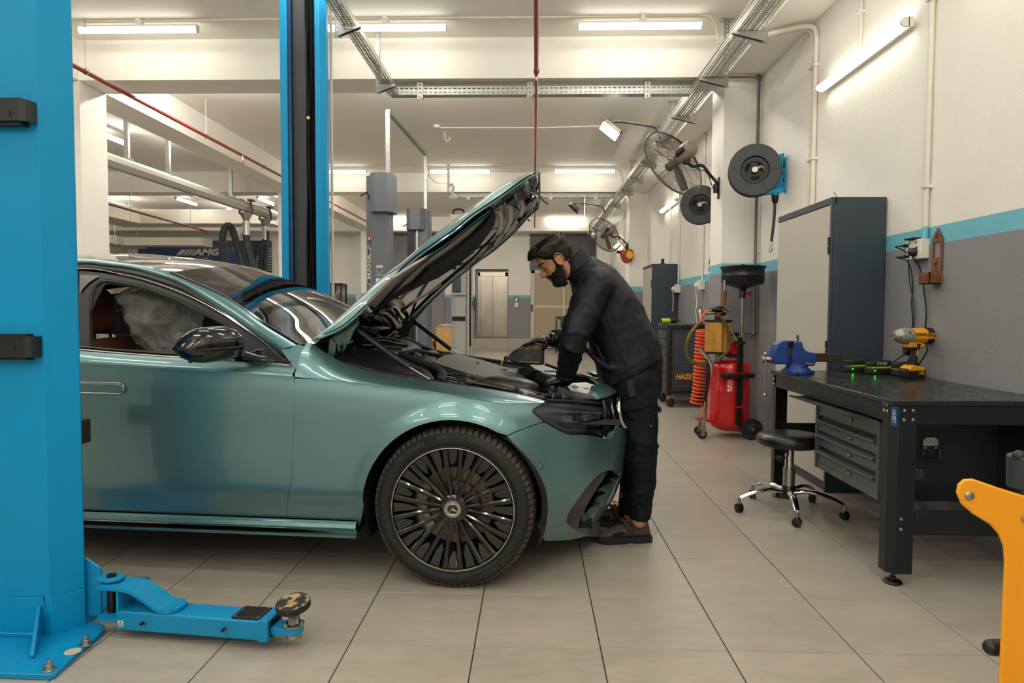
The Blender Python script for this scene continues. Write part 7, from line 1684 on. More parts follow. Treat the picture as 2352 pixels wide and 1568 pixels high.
b = MB(); b.cyl((wc.x, 6.40, .1), (wc.x, 6.88, .1), .012, n=10); b.build('axle', M_dsteel, od)
b = MB(); b.bar((wc.x, 6.64, .1), (1.95, 6.64, .14), .04, .03); b.build('axle_arm', M_red, od)
for px, dy in ((1613, 0), (1605, .2)):
 c = at(px, 986, y=6.42+dy); b = MB(); b.lathe([(0, -.014), (.04, -.014), (.045, -.008), (.045, .008), (.04, .014), (0, .014)], (c.x, 6.42+dy, .045), (.25, 1, 0), 22); cw_ = b.build('castor', M_rub, od, ang=40)
 b = MB(); b.prism([(-.02, .03), (.025, .03), (.03, .12), (-.01, .13)], (c.x, 6.40+dy, 0), X, Z, Y*.008); b.cyl((c.x+.01, 6.42+dy, .12), (c.x+.01, 6.42+dy, .16), .014, n=10); b.build('castor_fork', M_steel, cw_)
b = MB(); c = at(1618, 970, y=6.5); b.bar((c.x-.02, 6.52, .165), (1.78, 6.58, .15), .16, .02); b.build('castor_plate', M_red, od)
b = MB(); b.prism([(0, 0), (.09, 0), (.055, .13), (.035, .13)], (1.715, 6.47, .12), X, Z, Y*.012); b.build('foot_gusset', M_red, od)
b = MB(); c = at(1619, 960, y=6.42); 
for z0, z1, r in ((.17, .19, .02), (.19, .27, .012), (.27, .30, .017), (.30, .36, .011)): b.cyl((c.x, 6.42, z0), (c.x, 6.42, z1), r, n=10)
b.build('outlet_tap', M_steel, od)
b = MB(); b.tube(cr([(c.x, 6.42, .36), (c.x+.02, 6.40, .55), (c.x+.03, 6.42, .72)], 4), .013, n=8); b.build('outlet_hose', M_dark, od)
# orange coil hose: hangs in a spring and piles on the floor
b = MB(); P = []; y_ = 7.62; turns = 21
for i in range(turns*12+1):
 t = i/(turns*12); z = 1.0-.83*t; cxx = at(1611, 760, y=y_).x-.02*t-.06*max(0, t-.8)*2; r = .055+.012*t; a = 2*pi*i/12; P.append(V((cxx+r*cos(a), y_+r*sin(a), z)))
n_ = 12
for i in range(1, n_*12+1):
 t = i/(n_*12); a = 2*pi*i/12; cxx = P[turns*12].x+.02+.30*t-.10*(t < .3)*(1-t/.3)*.3; r = .062; P.append(V((cxx+.02*cos(a), y_-.05+r*cos(a), .078+r*sin(a)*.98)))
b.tube(P, .0115, n=6); tag(b.build('coil_hose', M_orange, None, ang=80), 'orange spiral air hose hanging behind the red drainer and coiled on the floor', 'hose')
# ------------------------------------------------------------- tool trolley
M_trol = mat('anthracite trolley steel', (58, 61, 66), .42)
tx0, tx1, ty0, ty1 = 1.685, 2.28, 8.5, 9.15
tt = thing('tool_trolley', 'anthracite tool trolley with perforated side panel and yellow logo', 'trolley', (1.98, 8.8, 0))
MB().mm((tx0+.03, ty0+.01, .17), (tx1, ty1, .985)).build('body', M_trol, tt, bevel=.01)
MB().mm((tx0-.005, ty0-.01, .98), (tx1, ty1+.01, 1.04)).build('top_tray', M_blk, tt, bevel=.012)
for x in (tx0,): MB().mm((x, ty0-.012, .15), (x+.06, ty0+.05, 1.0)).build('corner_post', M_blk, tt, bevel=.012)
MB().mm((tx0+.06, ty0-.006, .17), (tx1, ty0+.012, .22)).build('lower_frame', M_blk, tt, bevel=.004)
pp_ = MB().mm((tx0+.10, ty0+.002, .25), (tx1-.02, ty0+.014, .93)).build('side_panel', mat('panel slate', (64, 68, 76), .45), tt, bevel=.004)
b = MB()
for i in range(12):
 for j in range(14): b.box((tx0+.14+.042*i, ty0+.0015, .29+.042*j), (.010, .0012, .010))
b.build('perforations', M_void, pp_, kind='stuff')
text('HAZET', .085, (1.92, ty0-.0005, .385), X, Z, mat('yellow logo', (232, 170, 36), .5), tt, 'logo_lettering', .002, xs=.9, shear=.12, bold=.003)
text('Assistent', .06, (1.93, ty0-.0005, .31), X, Z, mat('dull logo', (44, 46, 50), .5), tt, 'logo_lettering', .001, shear=.3)
for k in range(7): MB().mm((tx0-.004, ty0+.07, .22+.105*k), (tx0+.03, ty1-.03, .315+.105*k)).build('drawer', M_trol, tt, bevel=.003)
b = MB(); b.tube([(tx0-.05, ty0+.1, .33), (tx0-.06, ty0+.1, .5), (tx0-.05, ty0+.1, .53)], .012, n=8); b.build('side_handle', M_dsteel, tt)
for x, y in ((tx0+.06, ty0+.05), (tx1-.06, ty0+.05), (tx0+.06, ty1-.06), (tx1-.06, ty1-.06)):
 b = MB(); b.lathe([(0, -.02), (.055, -.02), (.062, -.01), (.062, .01), (.055, .02), (0, .02)], (x, y, .062), (.9, .4, 0), 20); cs = b.build('castor', M_dsteel, tt, ang=40); b = MB(); b.mm((x-.03, y-.03, .10), (x+.03, y+.03, .17)); b.build('castor_fork', M_steel, cs)
# second bench behind the trolley with a few things on it
b2 = thing('workbench', 'far black workbench mostly hidden behind the tool trolley', 'workbench', (2.0, 9.9, 0))
MB().mm((1.57, 9.3, .80), (2.3, 10.75, .825)).build('bench_top', M_btop, b2, bevel=.003)
for x in (1.58, 2.2):
 for y in (9.32, 10.65): MB().mm((x, y, 0), (x+.08, y+.08, .80)).build('leg', M_bench, b2)
MB().mm((1.6, 9.35, .70), (2.28, 9.37, .80)).build('end_apron', M_bench, b2); MB().mm((1.62, 9.5, .30), (2.2, 10.2, .69)).build('drawer_box', M_bench, b2)
b = MB(); b.tube([(1.70, 9.48, .6), (1.70, 9.46, .52), (1.80, 9.46, .52), (1.80, 9.48, .6)], .008, n=6); b.build('drawer_handle', M_steel, b2)
M_clear = glass('clear plastic', (.88, .9, .9), 1.4)
b = MB(); c = at(1491, 766, y=9.5); b.lathe([(0, 0), (.036, 0), (.038, .01), (.037, .15), (.034, .19), (.016, .215), (.014, .235)], (c.x, 9.5, .825), Z, 20); bt_ = thing('water_bottle', 'clear plastic bottle standing on the far bench by the man', 'bottle', (c.x, 9.5, .825)); b.build('bottle_body', M_clear, bt_)
b = MB(); b.cyl((c.x, 9.5, 1.058), (c.x, 9.5, 1.08), .017, n=14); b.build('cap', M_fit, bt_)
b = MB(); c = at(1515, 762, y=9.45); b.cyl((c.x-.12, 9.45, .835), (c.x-.01, 9.45, .835), .010, n=10); b.cyl((c.x-.02, 9.45, .842), (c.x+.03, 9.45, .842), .018, n=12); tag(b.build('ratchet', M_steel, None), 'silver ratchet lying on the far bench beside the bottle', 'tool')
dl_ = thing('cordless_drill', 'small lime green cordless drill resting on the trolley corner', 'power tool', (1.72, 8.7, 1.04)); c = V((1.70, 8.65, 1.078))
b = MB(); b.cyl(c+X*-.06, c+X*.05, .032, n=16); b.build('drill_body', M_lime, dl_, bevel=.006); b = MB(); b.lathe([(.03, .05), (.026, .09), (.016, .12), (.006, .125), (.005, .18), (0, .18)], c, X, 16); b.build('chuck', M_dsteel, dl_); b = MB(); b.cyl(c+V((-.055, .0, 0)), c+V((-.075, 0, 0)), .028, n=14); b.build('rear_cap', M_tb, dl_)
b = MB(); b.bar(c+V((-.02, .02, -.02)), c+V((-.03, .12, -.012)), .035, .04); b.build('grip', M_tb, dl_)
b = MB(); c = at(1609, 725, y=8.7); b.lathe([(0, 0), (.034, 0), (.034, .15), (.028, .175), (.016, .185), (.016, .2)], (c.x, 8.7, 1.04), Z, 18); sp = thing('spray_can', 'silver spray can with red cap standing on the tool trolley', 'spray can', (c.x, 8.7, 1.04)); b.build('can_body', M_steel, sp); b = MB(); b.lathe([(.014, .198), (.012, .225), (0, .228)], (c.x, 8.7, 1.04), Z, 12); b.build('cap', M_red, sp)
# ------------------------------------------------------------- hose reels on the wall
M_reel = mat('dark grey reel plastic', (58, 62, 66), .5)
M_reelb = mat('blue reel bracket', (16, 140, 186), .4)
def reel(y, label, hose_end):
 c = V((2.03, y, 2.487)); n_ = V((-.26, -.96, -.06)).normalized(); t = thing('hose_reel', label, 'hose reel', c); u, v_, _ = frame(n_)
 b = MB(); b.lathe([(.125, .075), (.225, .075), (.232, .068), (.232, .058), (.125, .05)], c, n_, 48); fd_ = b.build('front_disc', M_reel, t, ang=40)
 b = MB(); b.lathe([(.08, .05), (.16, .05), (.16, -.06), (.08, -.06)], c, n_, 36); b.build('drum', M_sblk, t, ang=40)
 b = MB(); b.lathe([(.06, -.06), (.228, -.06), (.234, -.068), (.234, -.082), (.06, -.085)], c, n_, 48); b.build('rear_disc', M_reel, t, ang=40)
 b = MB(); b.lathe([(.125, .07), (.11, .03), (.03, .03), (.03, .05), (0, .05)], c, n_, 32); b.build('hub_dish', M_sblk, t, ang=40)
 b = MB()
 for k in range(6): a = 2*pi*k/6; b.bar(c+n_*.0765+(u*cos(a)+v_*sin(a))*.13, c+n_*.0765+(u*cos(a)+v_*sin(a))*.225, .003, .003, n_)
 b.build('seam', M_blk, fd_, kind='stuff')
 for k in range(3):
  a = 2*pi*k/3+.6; b = MB(); b.tube(cr([c+n_*.045+(u*cos(a+w__)+v_*sin(a+w__))*.075 for w__ in (-.5, 0, .5)], 4), .018, n=8, sq=(.5, 1)); b.build('hub_web', M_void, t)
 b = MB(); b.cyl(c+n_*.04, c+n_*.10, .026, n=18); b.lathe([(.02, .10), (.02, .104), (.008, .104), (.008, .098)], c, n_, 16); b.build('swivel', M_steel, t)
 b = MB(); b.tube(cr([c+n_*.085, c+n_*.09+X*.05+Z*.025, c+n_*.085+X*.075+Z*.01, c+n_*.05+X*.09-Z*.02], 4), .012, n=8); b.build('swivel_elbow', M_galv, t)
 b = MB(); b.prism([(.0, .10), (.034, .13), (.034, -.2), (.0, -.17)], (2.28, y-.02, c.z), X, Z, Y*.05); b.build('wall_bracket', M_reelb, t, bevel=.003)
 b = MB(); b.prism([(-.02, .14), (.04, .16), (.05, .03), (.02, -.02), (.05, -.10), (.0, -.16), (-.07, -.20), (-.06, -.17), (-.02, -.10), (-.03, 0)], (2.25, y-.02, c.z), X, Z, Y*.03); b.build('side_arm', M_reelb, t, bevel=.003)
 o = V((2.215, y-.02, c.z-.20)); b = MB(); b.bar(o+V((-.09, 0, .0)), o+V((.06, 0, .02)), .09, .045); b.cyl(o, o-Z*.03, .035, n=14); b.build('roller_guide', M_reelb, t, bevel=.006)
 b = MB(); b.lathe([(.034, 0), (.03, -.05), (.022, -.075), (.016, -.08)], o-Z*.02, Z, 14); b.build('hose_stop', M_sblk, t)
 e = V(hose_end); b = MB(); b.tube(cr([o-Z*.08, o.lerp(e, .5)+X*.006-Z*.03, e], 6), .013, n=10); h = b.build('hose', M_blk, t)
 d = (e-o).normalized(); b = MB(); b.cyl(e, e+d*.03, .016, n=6); b.cyl(e+d*.03, e+d*.10, .012, n=10); b.cyl(e+d*.06, e+d*.085, .017, n=10); b.build('coupling', M_steel, h)
reel(6.35, 'near dark grey hose reel with blue bracket on the right wall', (2.19, 6.33, 1.84)); reel(8.37, 'second hose reel, partly hidden behind the wall column', (2.155, 8.35, 1.78))
# red and yellow cable reel farther back
r3 = thing('cable_reel', 'small red cable reel with yellow centre by the far fan', 'cable reel', (1.96, 13.72, 2.35)); c = at(1440, 586, y=13.7)
b = MB(); b.prism([(-.13, .10), (.1, .12), (.13, .02), (.1, -.12), (0, -.17), (-.09, -.12), (-.14, .02)], c+Y*.06, X, Z, Y*-.12); b.build('reel_case', mat('dark red plastic', (150, 34, 36), .4), r3, bevel=.02)
b = MB(); b.cyl(c+V((.04, -.06, .0)), c+V((.04, -.08, .0)), .07, n=20); b.cyl(c+V((.04, -.08, 0)), c+V((.04, -.09, 0)), .035, n=16); b.build('yellow_hub', mat('yellow plastic', (240, 186, 30), .4), r3)
text('EASY REEL', .045, c+V((0, -.062, -.03)), X, Z, D.materials['yellow plastic'], r3, 'reel_lettering', .002, arc=(.115, radians(95), 1))
b = MB(); b.cyl(c+V((-.14, 0, .06)), c+V((-.2, 0, .07)), .03, n=10); b.build('cable_guide', M_sblk, r3)
b = MB(); b.tube(cr([c+V((-.2, 0, .07)), c+V((-.27, 0, -.03)), c+V((-.30, 0, -.25)), c+V((-.29, 0, -.6)), c+V((-.3, 0, -1.2))], 5), .007, n=6); b.build('cable', M_galv, r3)
# ------------------------------------------------------------- wall fans
M_wire = mat('dusty fan wire', (96, 86, 76), .5, metal=.4)
M_blade = mat('fan blade', (88, 80, 74), .5)
def fan(y, label):
 c = V((1.47, y+.10, 2.745)); A = V((-.52, .74, -.43)).normalized(); u, v_, _ = frame(A); t = thing('wall_fan', label, 'fan', (1.95, y+.15, 2.6)); R_ = .385
 def q(r, a, h): return c+(u*cos(a)+v_*sin(a))*r+A*h
 prof_f = [(.05, .085), (.15, .082), (.25, .068), (.33, .04), (R_, 0)]; prof_b = [(R_, 0), (.33, -.05), (.25, -.075), (.15, -.085), (.08, -.088)]
 for nm, pr in (('front_guard', prof_f), ('rear_guard', prof_b)):
  b = MB()
  for k in range(10): b.tube(cr([q(r, 2*pi*k/10+.15*r, h) for r, h in pr], 3), .0022, n=4)
  m_ = 30
  pp2 = cr([V((r, h, 0)) for r, h in pr], 8)
  for p in pp2[::1]: b.tube([q(p.x, 2*pi*i/m_, p.y) for i in range(m_)], .0011, n=3, closed=True)
  b.build(nm, M_wire, t, smooth=False)
 b = MB(); b.tube([q(R_, 2*pi*i/48, 0) for i in range(48)], .009, n=6, closed=True); b.build('rim', M_wire, t)
 b = MB(); b.lathe([(0, .092), (.04, .09), (.05, .08), (.05, .075)], c, A, 18); b.build('guard_badge', M_wire, t)
 for k in range(3):
  a0 = 2*pi*k/3+.5; b = MB(); rows = []
  for i in range(9):
   r = .05+.29*i/8; wd = .022+.03*sin(pi*min(1, i/8*.9)); rows.append([q(r, a0+(j-1)*wd/r*.8, (j-1)*.022-.01) for j in range(3)])
  b.grid(rows); b.build('blade', M_blade, t, solid=.003)
 b = MB(); b.cyl(c-A*.05, c+A*.05, .05, n=18); b.build('hub', M_blade, t)
 b = MB(); b.lathe([(.0, -.30), (.06, -.295), (.08, -.27), (.085, -.22), (.085, -.12), (.075, -.09), (.03, -.08)], c, A, 26); mo = b.build('motor', mat('tan motor shell', (142, 126, 108), .5), t, ang=50)
 b = MB(); b.lathe([(.088, -.24), (.09, -.22), (.09, -.13), (.086, -.115)], c, A, 26, -.4, 2.7); b.build('motor_cover', M_sblk, mo)
 k0 = c-A*.2-Z*.09; w0 = V((1.95, y+.12, 2.52)); b = MB(); b.tube(cr([k0, k0+V((.06, 0, -.06)), k0+V((.16, 0, -.055)), w0+V((-.09, 0, .10)), w0+V((-.03, 0, .03)), w0+V((-.03, 0, -.04))], 5), .016, n=10); b.build('wall_arm', M_sblk, t)
 b = MB(); b.box(k0, (.06, .06, .08)); b.build('knuckle', M_sblk, t, bevel=.008)
 b = MB(); b.mm((w0.x-.012, w0.y-.03, w0.z-.14), (w0.x, w0.y+.03, w0.z+.08)); b.cyl(w0+V((-.03, 0, -.08)), w0+V((-.03, 0, .01)), .03, n=12); b.build('wall_plate', M_sblk, t, bevel=.004)
 b = MB(); b.tube(cr([k0+V((.05, -.01, -.05)), k0+V((.12, -.02, -.10)), k0+V((.2, -.02, -.13)), w0+V((-.06, -.02, -.05)), w0+V((-.03, -.03, -.06))], 5), .005, n=6); b.build('fan_cable', M_sblk, t)
fan(7.12, 'large dusty wall fan on the near column beside the hose reel'); fan(13.82, 'distant wall fan on the second column')
# ------------------------------------------------------------- cable trays and hangers
M_tray = mat('perforated galvanised tray', (188, 186, 178), .42, metal=.75, var=.12, vscale=6)
def holed(b, o, du, dv, nu, nv, hu=.5, hv=.5):
 'sheet of nu x nv cells with a rectangular hole in each'
 o, du, dv = V(o), V(du), V(dv)
 for i in range(nu):
  for j in range(nv):
   p = o+du*i+dv*j; a, c = (1-hu)/2, (1-hv)/2
   vs = [p, p+du, p+du+dv, p+dv]+[p+du*x+dv*y for x, y in ((a, c), (1-a, c), (1-a, 1-c), (a, 1-c))]
   b.add(vs, [(0, 1, 5, 4), (1, 2, 6, 5), (2, 3, 7, 6), (3, 0, 4, 7)])
ty = thing('cable_tray', 'long perforated cable tray running away under the ceiling along the right wall', 'cable tray', (1.72, 11, 3.45))
b = MB(); holed(b, (1.63, 4.3, 3.45), (0, .032, 0), (.19/6, 0, 0), 180, 6, .55, .5); holed(b, (1.63, 4.3, 3.45), (0, .032, 0), (0, 0, .06), 180, 1, .5, .22); holed(b, (1.82, 4.3, 3.45), (0, .032, 0), (0, 0, .06), 180, 1, .5, .22)
b.build('perforated_sheet', M_tray, ty, smooth=False, kind='stuff')
b = MB(); holed(b, (1.63, 10.06, 3.45), (0, .1, 0), (.19/4, 0, 0), 104, 4, .5, .4); b.mm((1.628, 10.06, 3.45), (1.632, 20.4, 3.51)); b.mm((1.818, 10.06, 3.45), (1.822, 20.4, 3.51)); b.build('far_sheet', M_tray, ty, smooth=False, kind='stuff')
for x in (1.63, 1.82): b = MB(); b.mm((x-.004, 4.3, 3.506), (x+.004, 20.4, 3.514)); b.build('rolled_edge', M_tray, ty)
b = MB()
for k in range(4): b.tube(cr([(1.68+.03*k, 4.3+1.0*i, 3.468+.006*((i+k) % 3)) for i in range(17)], 2), .009, n=6); b.build('tray_cable', (M_dark, M_galv, M_fit, M_blk)[k], ty); b = MB()
def hanger(y, label, x0=1.86, x1=1.60, z=3.445, grp='brackets under the long cable tray'):
 t = thing('tray_bracket', label, 'bracket', (x0, y, z), group=grp); s_ = 1 if x1 > x0 else -1
 b = MB(); holed(b, (x0-.02, y, z-.09), (.04/1, 0, 0), (0, 0, .04), 1, int((4.0-z+.09)/.04), .35, .5); b.mm((x0-.022, y, z-.09), (x0-.018, y+.03, 4.0)); b.mm((x0+.018, y, z-.09), (x0+.022, y+.03, 4.0)); b.build('slotted_post', M_galv, t, smooth=False, kind='stuff')
 b = MB(); b.prism([(0, -.085), (0, 0), (x1-x0, 0), (x1-x0, -.018)], (x0, y-.02, z), X, Z, Y*.004); b.prism([(0, -.085), (0, 0), (x1-x0, 0), (x1-x0, -.018)], (x0, y+.02, z), X, Z, Y*.004); b.mm((min(x0, x1), y-.02, z-.003), (max(x0, x1), y+.024, z)); b.build('cantilever_arm', M_galv, t)
 b = MB(); b.mm((x0-.06, y-.03, 3.992), (x0+.06, y+.06, 4.0)); b.build('ceiling_plate', M_galv, t); return t
ords = ['nearest bracket of the long cable tray, by the right wall lamp', 'second bracket of the long cable tray, at the first beam', 'third bracket of the long cable tray, left of the first conduit pair', 'fourth bracket of the long cable tray, above the near fan', 'fifth bracket of the long cable tray, behind the near fan', 'sixth bracket of the long cable tray, left of the near fan', 'seventh bracket of the long cable tray, above the far fan', 'eighth bracket of the long cable tray, beyond the second beam']
for k, y in enumerate((5.62, 6.72, 8.0, 9.25, 10.5, 11.7, 12.9, 14.6)): hanger(y, ords[k])
tl = thing('cable_tray', 'narrow perforated cable tray running towards the camera right of the blue post', 'cable tray', (-1.46, 6, 3.45))
b = MB(); holed(b, (-1.52, 4.3, 3.45), (0, .03, 0), (.028, 0, 0), 97, 4, .5, .5); holed(b, (-1.408, 4.3, 3.45), (0, .03, 0), (0, 0, .05), 97, 1, .5, .3); holed(b, (-1.52, 4.3, 3.45), (0, .03, 0), (0, 0, .05), 97, 1, .5, .3); b.build('perforated_sheet', M_tray, tl, smooth=False, kind='stuff')
b = MB(); b.tube(cr([(-1.46+.02*sin(i*2), 4.3+.6*i, 3.462) for i in range(6)], 3), .008, n=6); b.build('tray_cable', M_fit, tl)
for y, lb in ((5.45, 'near bracket of the narrow tray by the blue post'), (6.85, 'far bracket of the narrow tray under the first beam')): hanger(y, lb, -1.55, -1.37, 3.445, 'brackets of the narrow tray')
def crosstray(y, x0, x1, z, label, ux, labels):
 t = thing('cable_tray', label, 'cable tray', ((x0+x1)/2, y, z)); n = int((x1-x0)/.05)
 b = MB(); 
 for r in range(2): holed(b, (x0, y, z-.042+.042*r), ((x1-x0)/n, 0, 0), (0, 0, .042), n, 1, .6, .28)
 b.build('slotted_side', M_galv, t, smooth=False, kind='stuff'); b = MB(); b.mm((x0, y, z-.044), (x1, y+.1, z-.040)); b.build('tray_floor', M_galv, t); b = MB(); b.tube([(x0+.2*i, y+.05, z+.03+.01*sin(i*1.7)) for i in range(int((x1-x0)/.2))], .012, n=6); b.build('tray_cable', M_galv, t)
 for x, lb in zip(ux, labels):
  h = thing('tray_clamp', lb, 'bracket', (x, y-.01, z), group='clamps holding the cross trays'); b = MB(); holed(b, (x-.03, y-.012, z-.09), (.06, 0, 0), (0, 0, .042), 1, 5, .35, .5); b.mm((x-.032, y-.012, z-.09), (x-.028, y+.03, z+.12)); b.mm((x+.028, y-.012, z-.09), (x+.032, y+.03, z+.12)); b.build('clamp_channel', M_galv, h, smooth=False, kind='stuff'); b = MB(); b.cyl((x+.01, y-.014, z-.075), (x+.01, y-.03, z-.075), .012, n=6); b.build('clamp_nut', M_steel, h)
crosstray(7.2, -1.50, 1.63, 3.495, 'slotted cable tray crossing under the first ceiling beam', [at(965, 209, y=7.2).x, at(1217, 209, y=7.2).x, at(1487, 209, y=7.2).x], ['clamp on the near cross tray left of the red pipe', 'clamp on the near cross tray beside the red pipe', 'clamp on the near cross tray near the right wall'])
crosstray(13.9, at(1040, 449, y=13.9).x, 1.63, 3.535, 'distant slotted cable tray crossing under the second beam', [at(1076, 449, y=13.9).x, at(1265, 449, y=13.9).x, at(1368, 449, y=13.9).x], ['clamp on the far cross tray left of the bonnet tip', 'clamp on the far cross tray right of the bonnet tip', 'clamp on the far cross tray by the far fan'])
# ------------------------------------------------------------- pipes and conduits
M_pred = mat('red oxide pipe', (150, 62, 56), .45)
M_pcream = mat('cream conduit', (220, 213, 200), .5)
def pipe(name, pts, r, m, label, cat='pipe', joints=(), n=12, k=0, clips=()):
 t = thing(name, label, cat, pts[0]); b = MB(); P = cr(pts, k) if k else pts; b.tube(P, r, n=n); b.build('pipe', m, t, ang=60)
 for j in joints: b = MB(); j = V(j); b.cyl(j-Y*.03, j+Y*.03, r*1.35, n=n); b.build('coupling', m, t)
 for c, u in clips: b = MB(); b.box(c, u); b.build('pipe_clip', M_fit, t)
 return t
t = thing('sprinkler_pipe', 'dark red pipe running straight away under the ceiling in the middle', 'pipe', (.02, 10, 3.5))
b = MB(); b.cyl((.012, 4.0, 3.43), (.03, 6.45, 3.43), .021, n=14); b.build('pipe', M_pred, t); b = MB(); b.cyl((.03, 6.45, 3.43), (.06, 18.4, 3.43), .0165, n=12); b.build('pipe', M_pred, t)
b = MB(); b.lathe([(.021, -.03), (.028, -.02), (.028, .02), (.018, .03)], (.03, 6.45, 3.43), Y, 14); b.build('reducer', M_pred, t); b = MB(); b.tube([(.03, 6.55, 3.44), (.03, 6.55, 4.0)], .004, n=6); b.ell((.03, 6.55, 3.40), (.012, .012, .03), nu=8, nv=6); b.build('sprinkler_head', M_steel, t)
for y in (9.5, 11.6, 16): b = MB(); b.cyl((.035, y, 3.43), (.035, y, 4.0), .004, n=6); b.build('hanger_rod', M_galv, t)
t = thing('sprinkler_pipe', 'long red pipe descending towards the far blue post at upper left', 'pipe', (-4.33, 10, 3.5))
b = MB(); b.cyl((-4.37, 3.5, 3.5), (-4.30, 20.3, 3.5), .021, n=12); b.build('pipe', M_pred, t)
for y in (6.6, 9.05, 11.0, 13.3): b = MB(); b.cyl((-4.35, y, 3.5), (-4.35, y, 4.0), .0045, n=6); b.lathe([(.03, -.01), (.034, 0), (.03, .01)], (-4.345, y, 3.5), Y, 14); b.build('hanger_rod', M_galv, t)
b = MB(); b.cyl((-4.33, 10.15, 3.5), (-4.33, 10.15, 3.42), .012, n=8); b.ell((-4.33, 10.15, 3.40), (.02, .02, .02), nu=8, nv=6); b.build('sprinkler_head', M_steel, t)
t = pipe('conduit', [at(160, 30, y=6.62), at(200, 50, y=6.62), at(320, 49, y=6.62), at(760, 42, y=6.62), at(1240, 40, y=6.62), at(1610, 34, y=6.62), at(1632, 38, y=6.62), at(1642, 55, y=6.62), at(1652, 100, y=6.62)], .011, M_pcream, 'cream conduit running across the ceiling above the near row of lamps')
for px in (317, 884, 1477): c = at(px, 44 if px > 400 else 50, y=6.60); b = MB(); b.cyl(c, c+Y*.04, .035, n=16); b.cyl(c, c+Z*.06, .025, n=12); b.build('junction_box', M_fit, t)
t = pipe('conduit', [at(760, 386, y=13.35), at(1250, 384, y=13.35), at(1410, 384, y=13.35), at(1425, 392, y=13.35), at(1432, 420, y=13.35)], .014, M_pcream, 'thin conduit above the second row of ceiling lamps')
t = pipe('conduit', [at(230, 212, y=7.5), at(650, 204, y=7.5), at(905, 201, y=7.5)], .013, M_galv, 'grey conduit along the lower edge of the first beam at left')
t = pipe('conduit', [at(1005, 293, z=3.97), at(1250, 293, z=3.97), at(1390, 289, z=3.97)], .012, M_pcream, 'thin ceiling conduit leading to the near floodlight'); b = MB(); c = at(1003, 294, z=3.96); b.cyl(c, c+Z*.04, .05, n=18); b.build('ceiling_rose', M_fit, t); b = MB(); c = at(1022, 303, z=3.95); b.tube(cr([c, c-Z*.08, c+V((.03, 0, -.14)), c+V((.07, 0, -.12)), c+V((.075, 0, -.08))], 4), .009, n=6); b.build('ceiling_hook', M_pcream, t)
xw_ = XR-.022
for px, lb, zb in ((1870, 'right cream conduit of the pair dropping behind the tall cabinet', 1.9), (1862, 'left cream conduit of the pair dropping behind the tall cabinet', 1.9)):
 p = at(px, 300, x=xw_); z1 = at(px, 60, x=xw_).z
 pipe('conduit', [(1.80, p.y+.30, 3.50), (2.05, p.y+.18, 3.54), (xw_-.04, p.y+.03, 3.52), (xw_, p.y, 3.42), (xw_, p.y, 3.2), (xw_, p.y, zb)], .014 if px == 1862 else .020, M_pcream, lb, k=4, clips=[((xw_, p.y, 2.45), (.05, .055, .02)), ((xw_, p.y, 3.2), (.05, .055, .02))])
p = at(2132, 300, x=xw_); t = pipe('conduit', [(xw_, p.y, 3.58), (xw_, p.y, 1.70)], .0165, M_pcream, 'cream conduit dropping to the white socket above the bench', clips=[((xw_, p.y, z), (.05, .05, .015)) for z in (3.0, 1.93)]); b = MB(); b.cyl((xw_, p.y, 1.70), (xw_, p.y, 1.63), .0175, n=12); b.build('painted_end', M_stripe, t)
p = at(1977, 60, x=xw_); pipe('conduit', [(xw_, p.y, 3.58), (xw_, p.y, 2.98)], .013, M_pcream, 'thin cream conduit feeding the wall lamp from above', clips=[((xw_, p.y, 3.3), (.05, .045, .015))])
p1 = V((0, 0, 3.555)); M_gpipe = mat('grey steel air pipe', (112, 112, 112), .4, metal=.6)
t = pipe('air_pipe', [(1.80, 7.02, p1.z), (2.27, 7.02, p1.z), (2.27, 7.02, .98), (2.12, 7.02, .97)], .016, M_gpipe, 'grey steel air pipe dropping down the wall beside the first column', clips=[((2.285, 7.04, z), (.06, .05, .02)) for z in (2.62, 1.82, 3.5)])
b = MB(); b.ell((2.27, 7.02, p1.z), (.026,)*3, nu=10, nv=6); b.build('elbow', M_gpipe, t); b = MB(); b.ell((2.27, 7.02, .98), (.026,)*3, nu=10, nv=6); b.build('elbow', M_gpipe, t); b = MB(); b.cyl((2.12, 7.02, .97), (2.05, 7.02, .97), .02, n=10); b.cyl((2.14, 7.02, .97), (2.14, 7.02, 1.03), .012, n=8); b.build('ball_valve', M_dsteel, t)
for px, yb, lb, zb in ((1650, 7.62, 'cream conduit on the side of the first column', .95), (1541, None, 'cream conduit down the wall behind the far cabinet', 2.0), (1562, None, 'cream conduit down the wall to the far left socket', 1.63), (1617, None, 'cream conduit down the wall to the socket right of the far cabinet', 1.60)):
 p = at(px, 420, x=xw_); t = pipe('conduit', [(xw_, p.y, 3.58), (xw_, p.y, zb)], .016, M_pcream, lb)
 if px in (1562, 1617):
  t2 = thing('wall_socket', 'white wall socket '+('nearest the far cabinet' if px == 1562 else 'to the right of the far cabinet, with a thin cable'), 'socket', (xw_, p.y, 1.55)); MB().mm((xw_-.06, p.y-.07, 1.49), (XR, p.y+.07, 1.62)).build('socket_box', M_fit, t2, bevel=.006); b = MB(); b.ell((xw_-.075, p.y+.03, 1.55), (.03, .04, .04), nu=12, nv=8); b.build('plug', M_fit, t2)
  b = MB(); P = [(xw_-.08, p.y+.03, 1.52), (xw_-.07, p.y+.03, 1.35), (xw_-.08, p.y+.05, 1.2)] if px == 1562 else [(xw_-.08, p.y+.03, 1.52), (xw_-.07, p.y, 1.3), (xw_-.09, p.y-.03, 1.2), (xw_-.07, p.y-.03, 1.06), (xw_-.15, p.y-.2, 1.045)]
  b.tube(cr(P, 5), .006, n=6); b.build('cable', M_fit, t2)
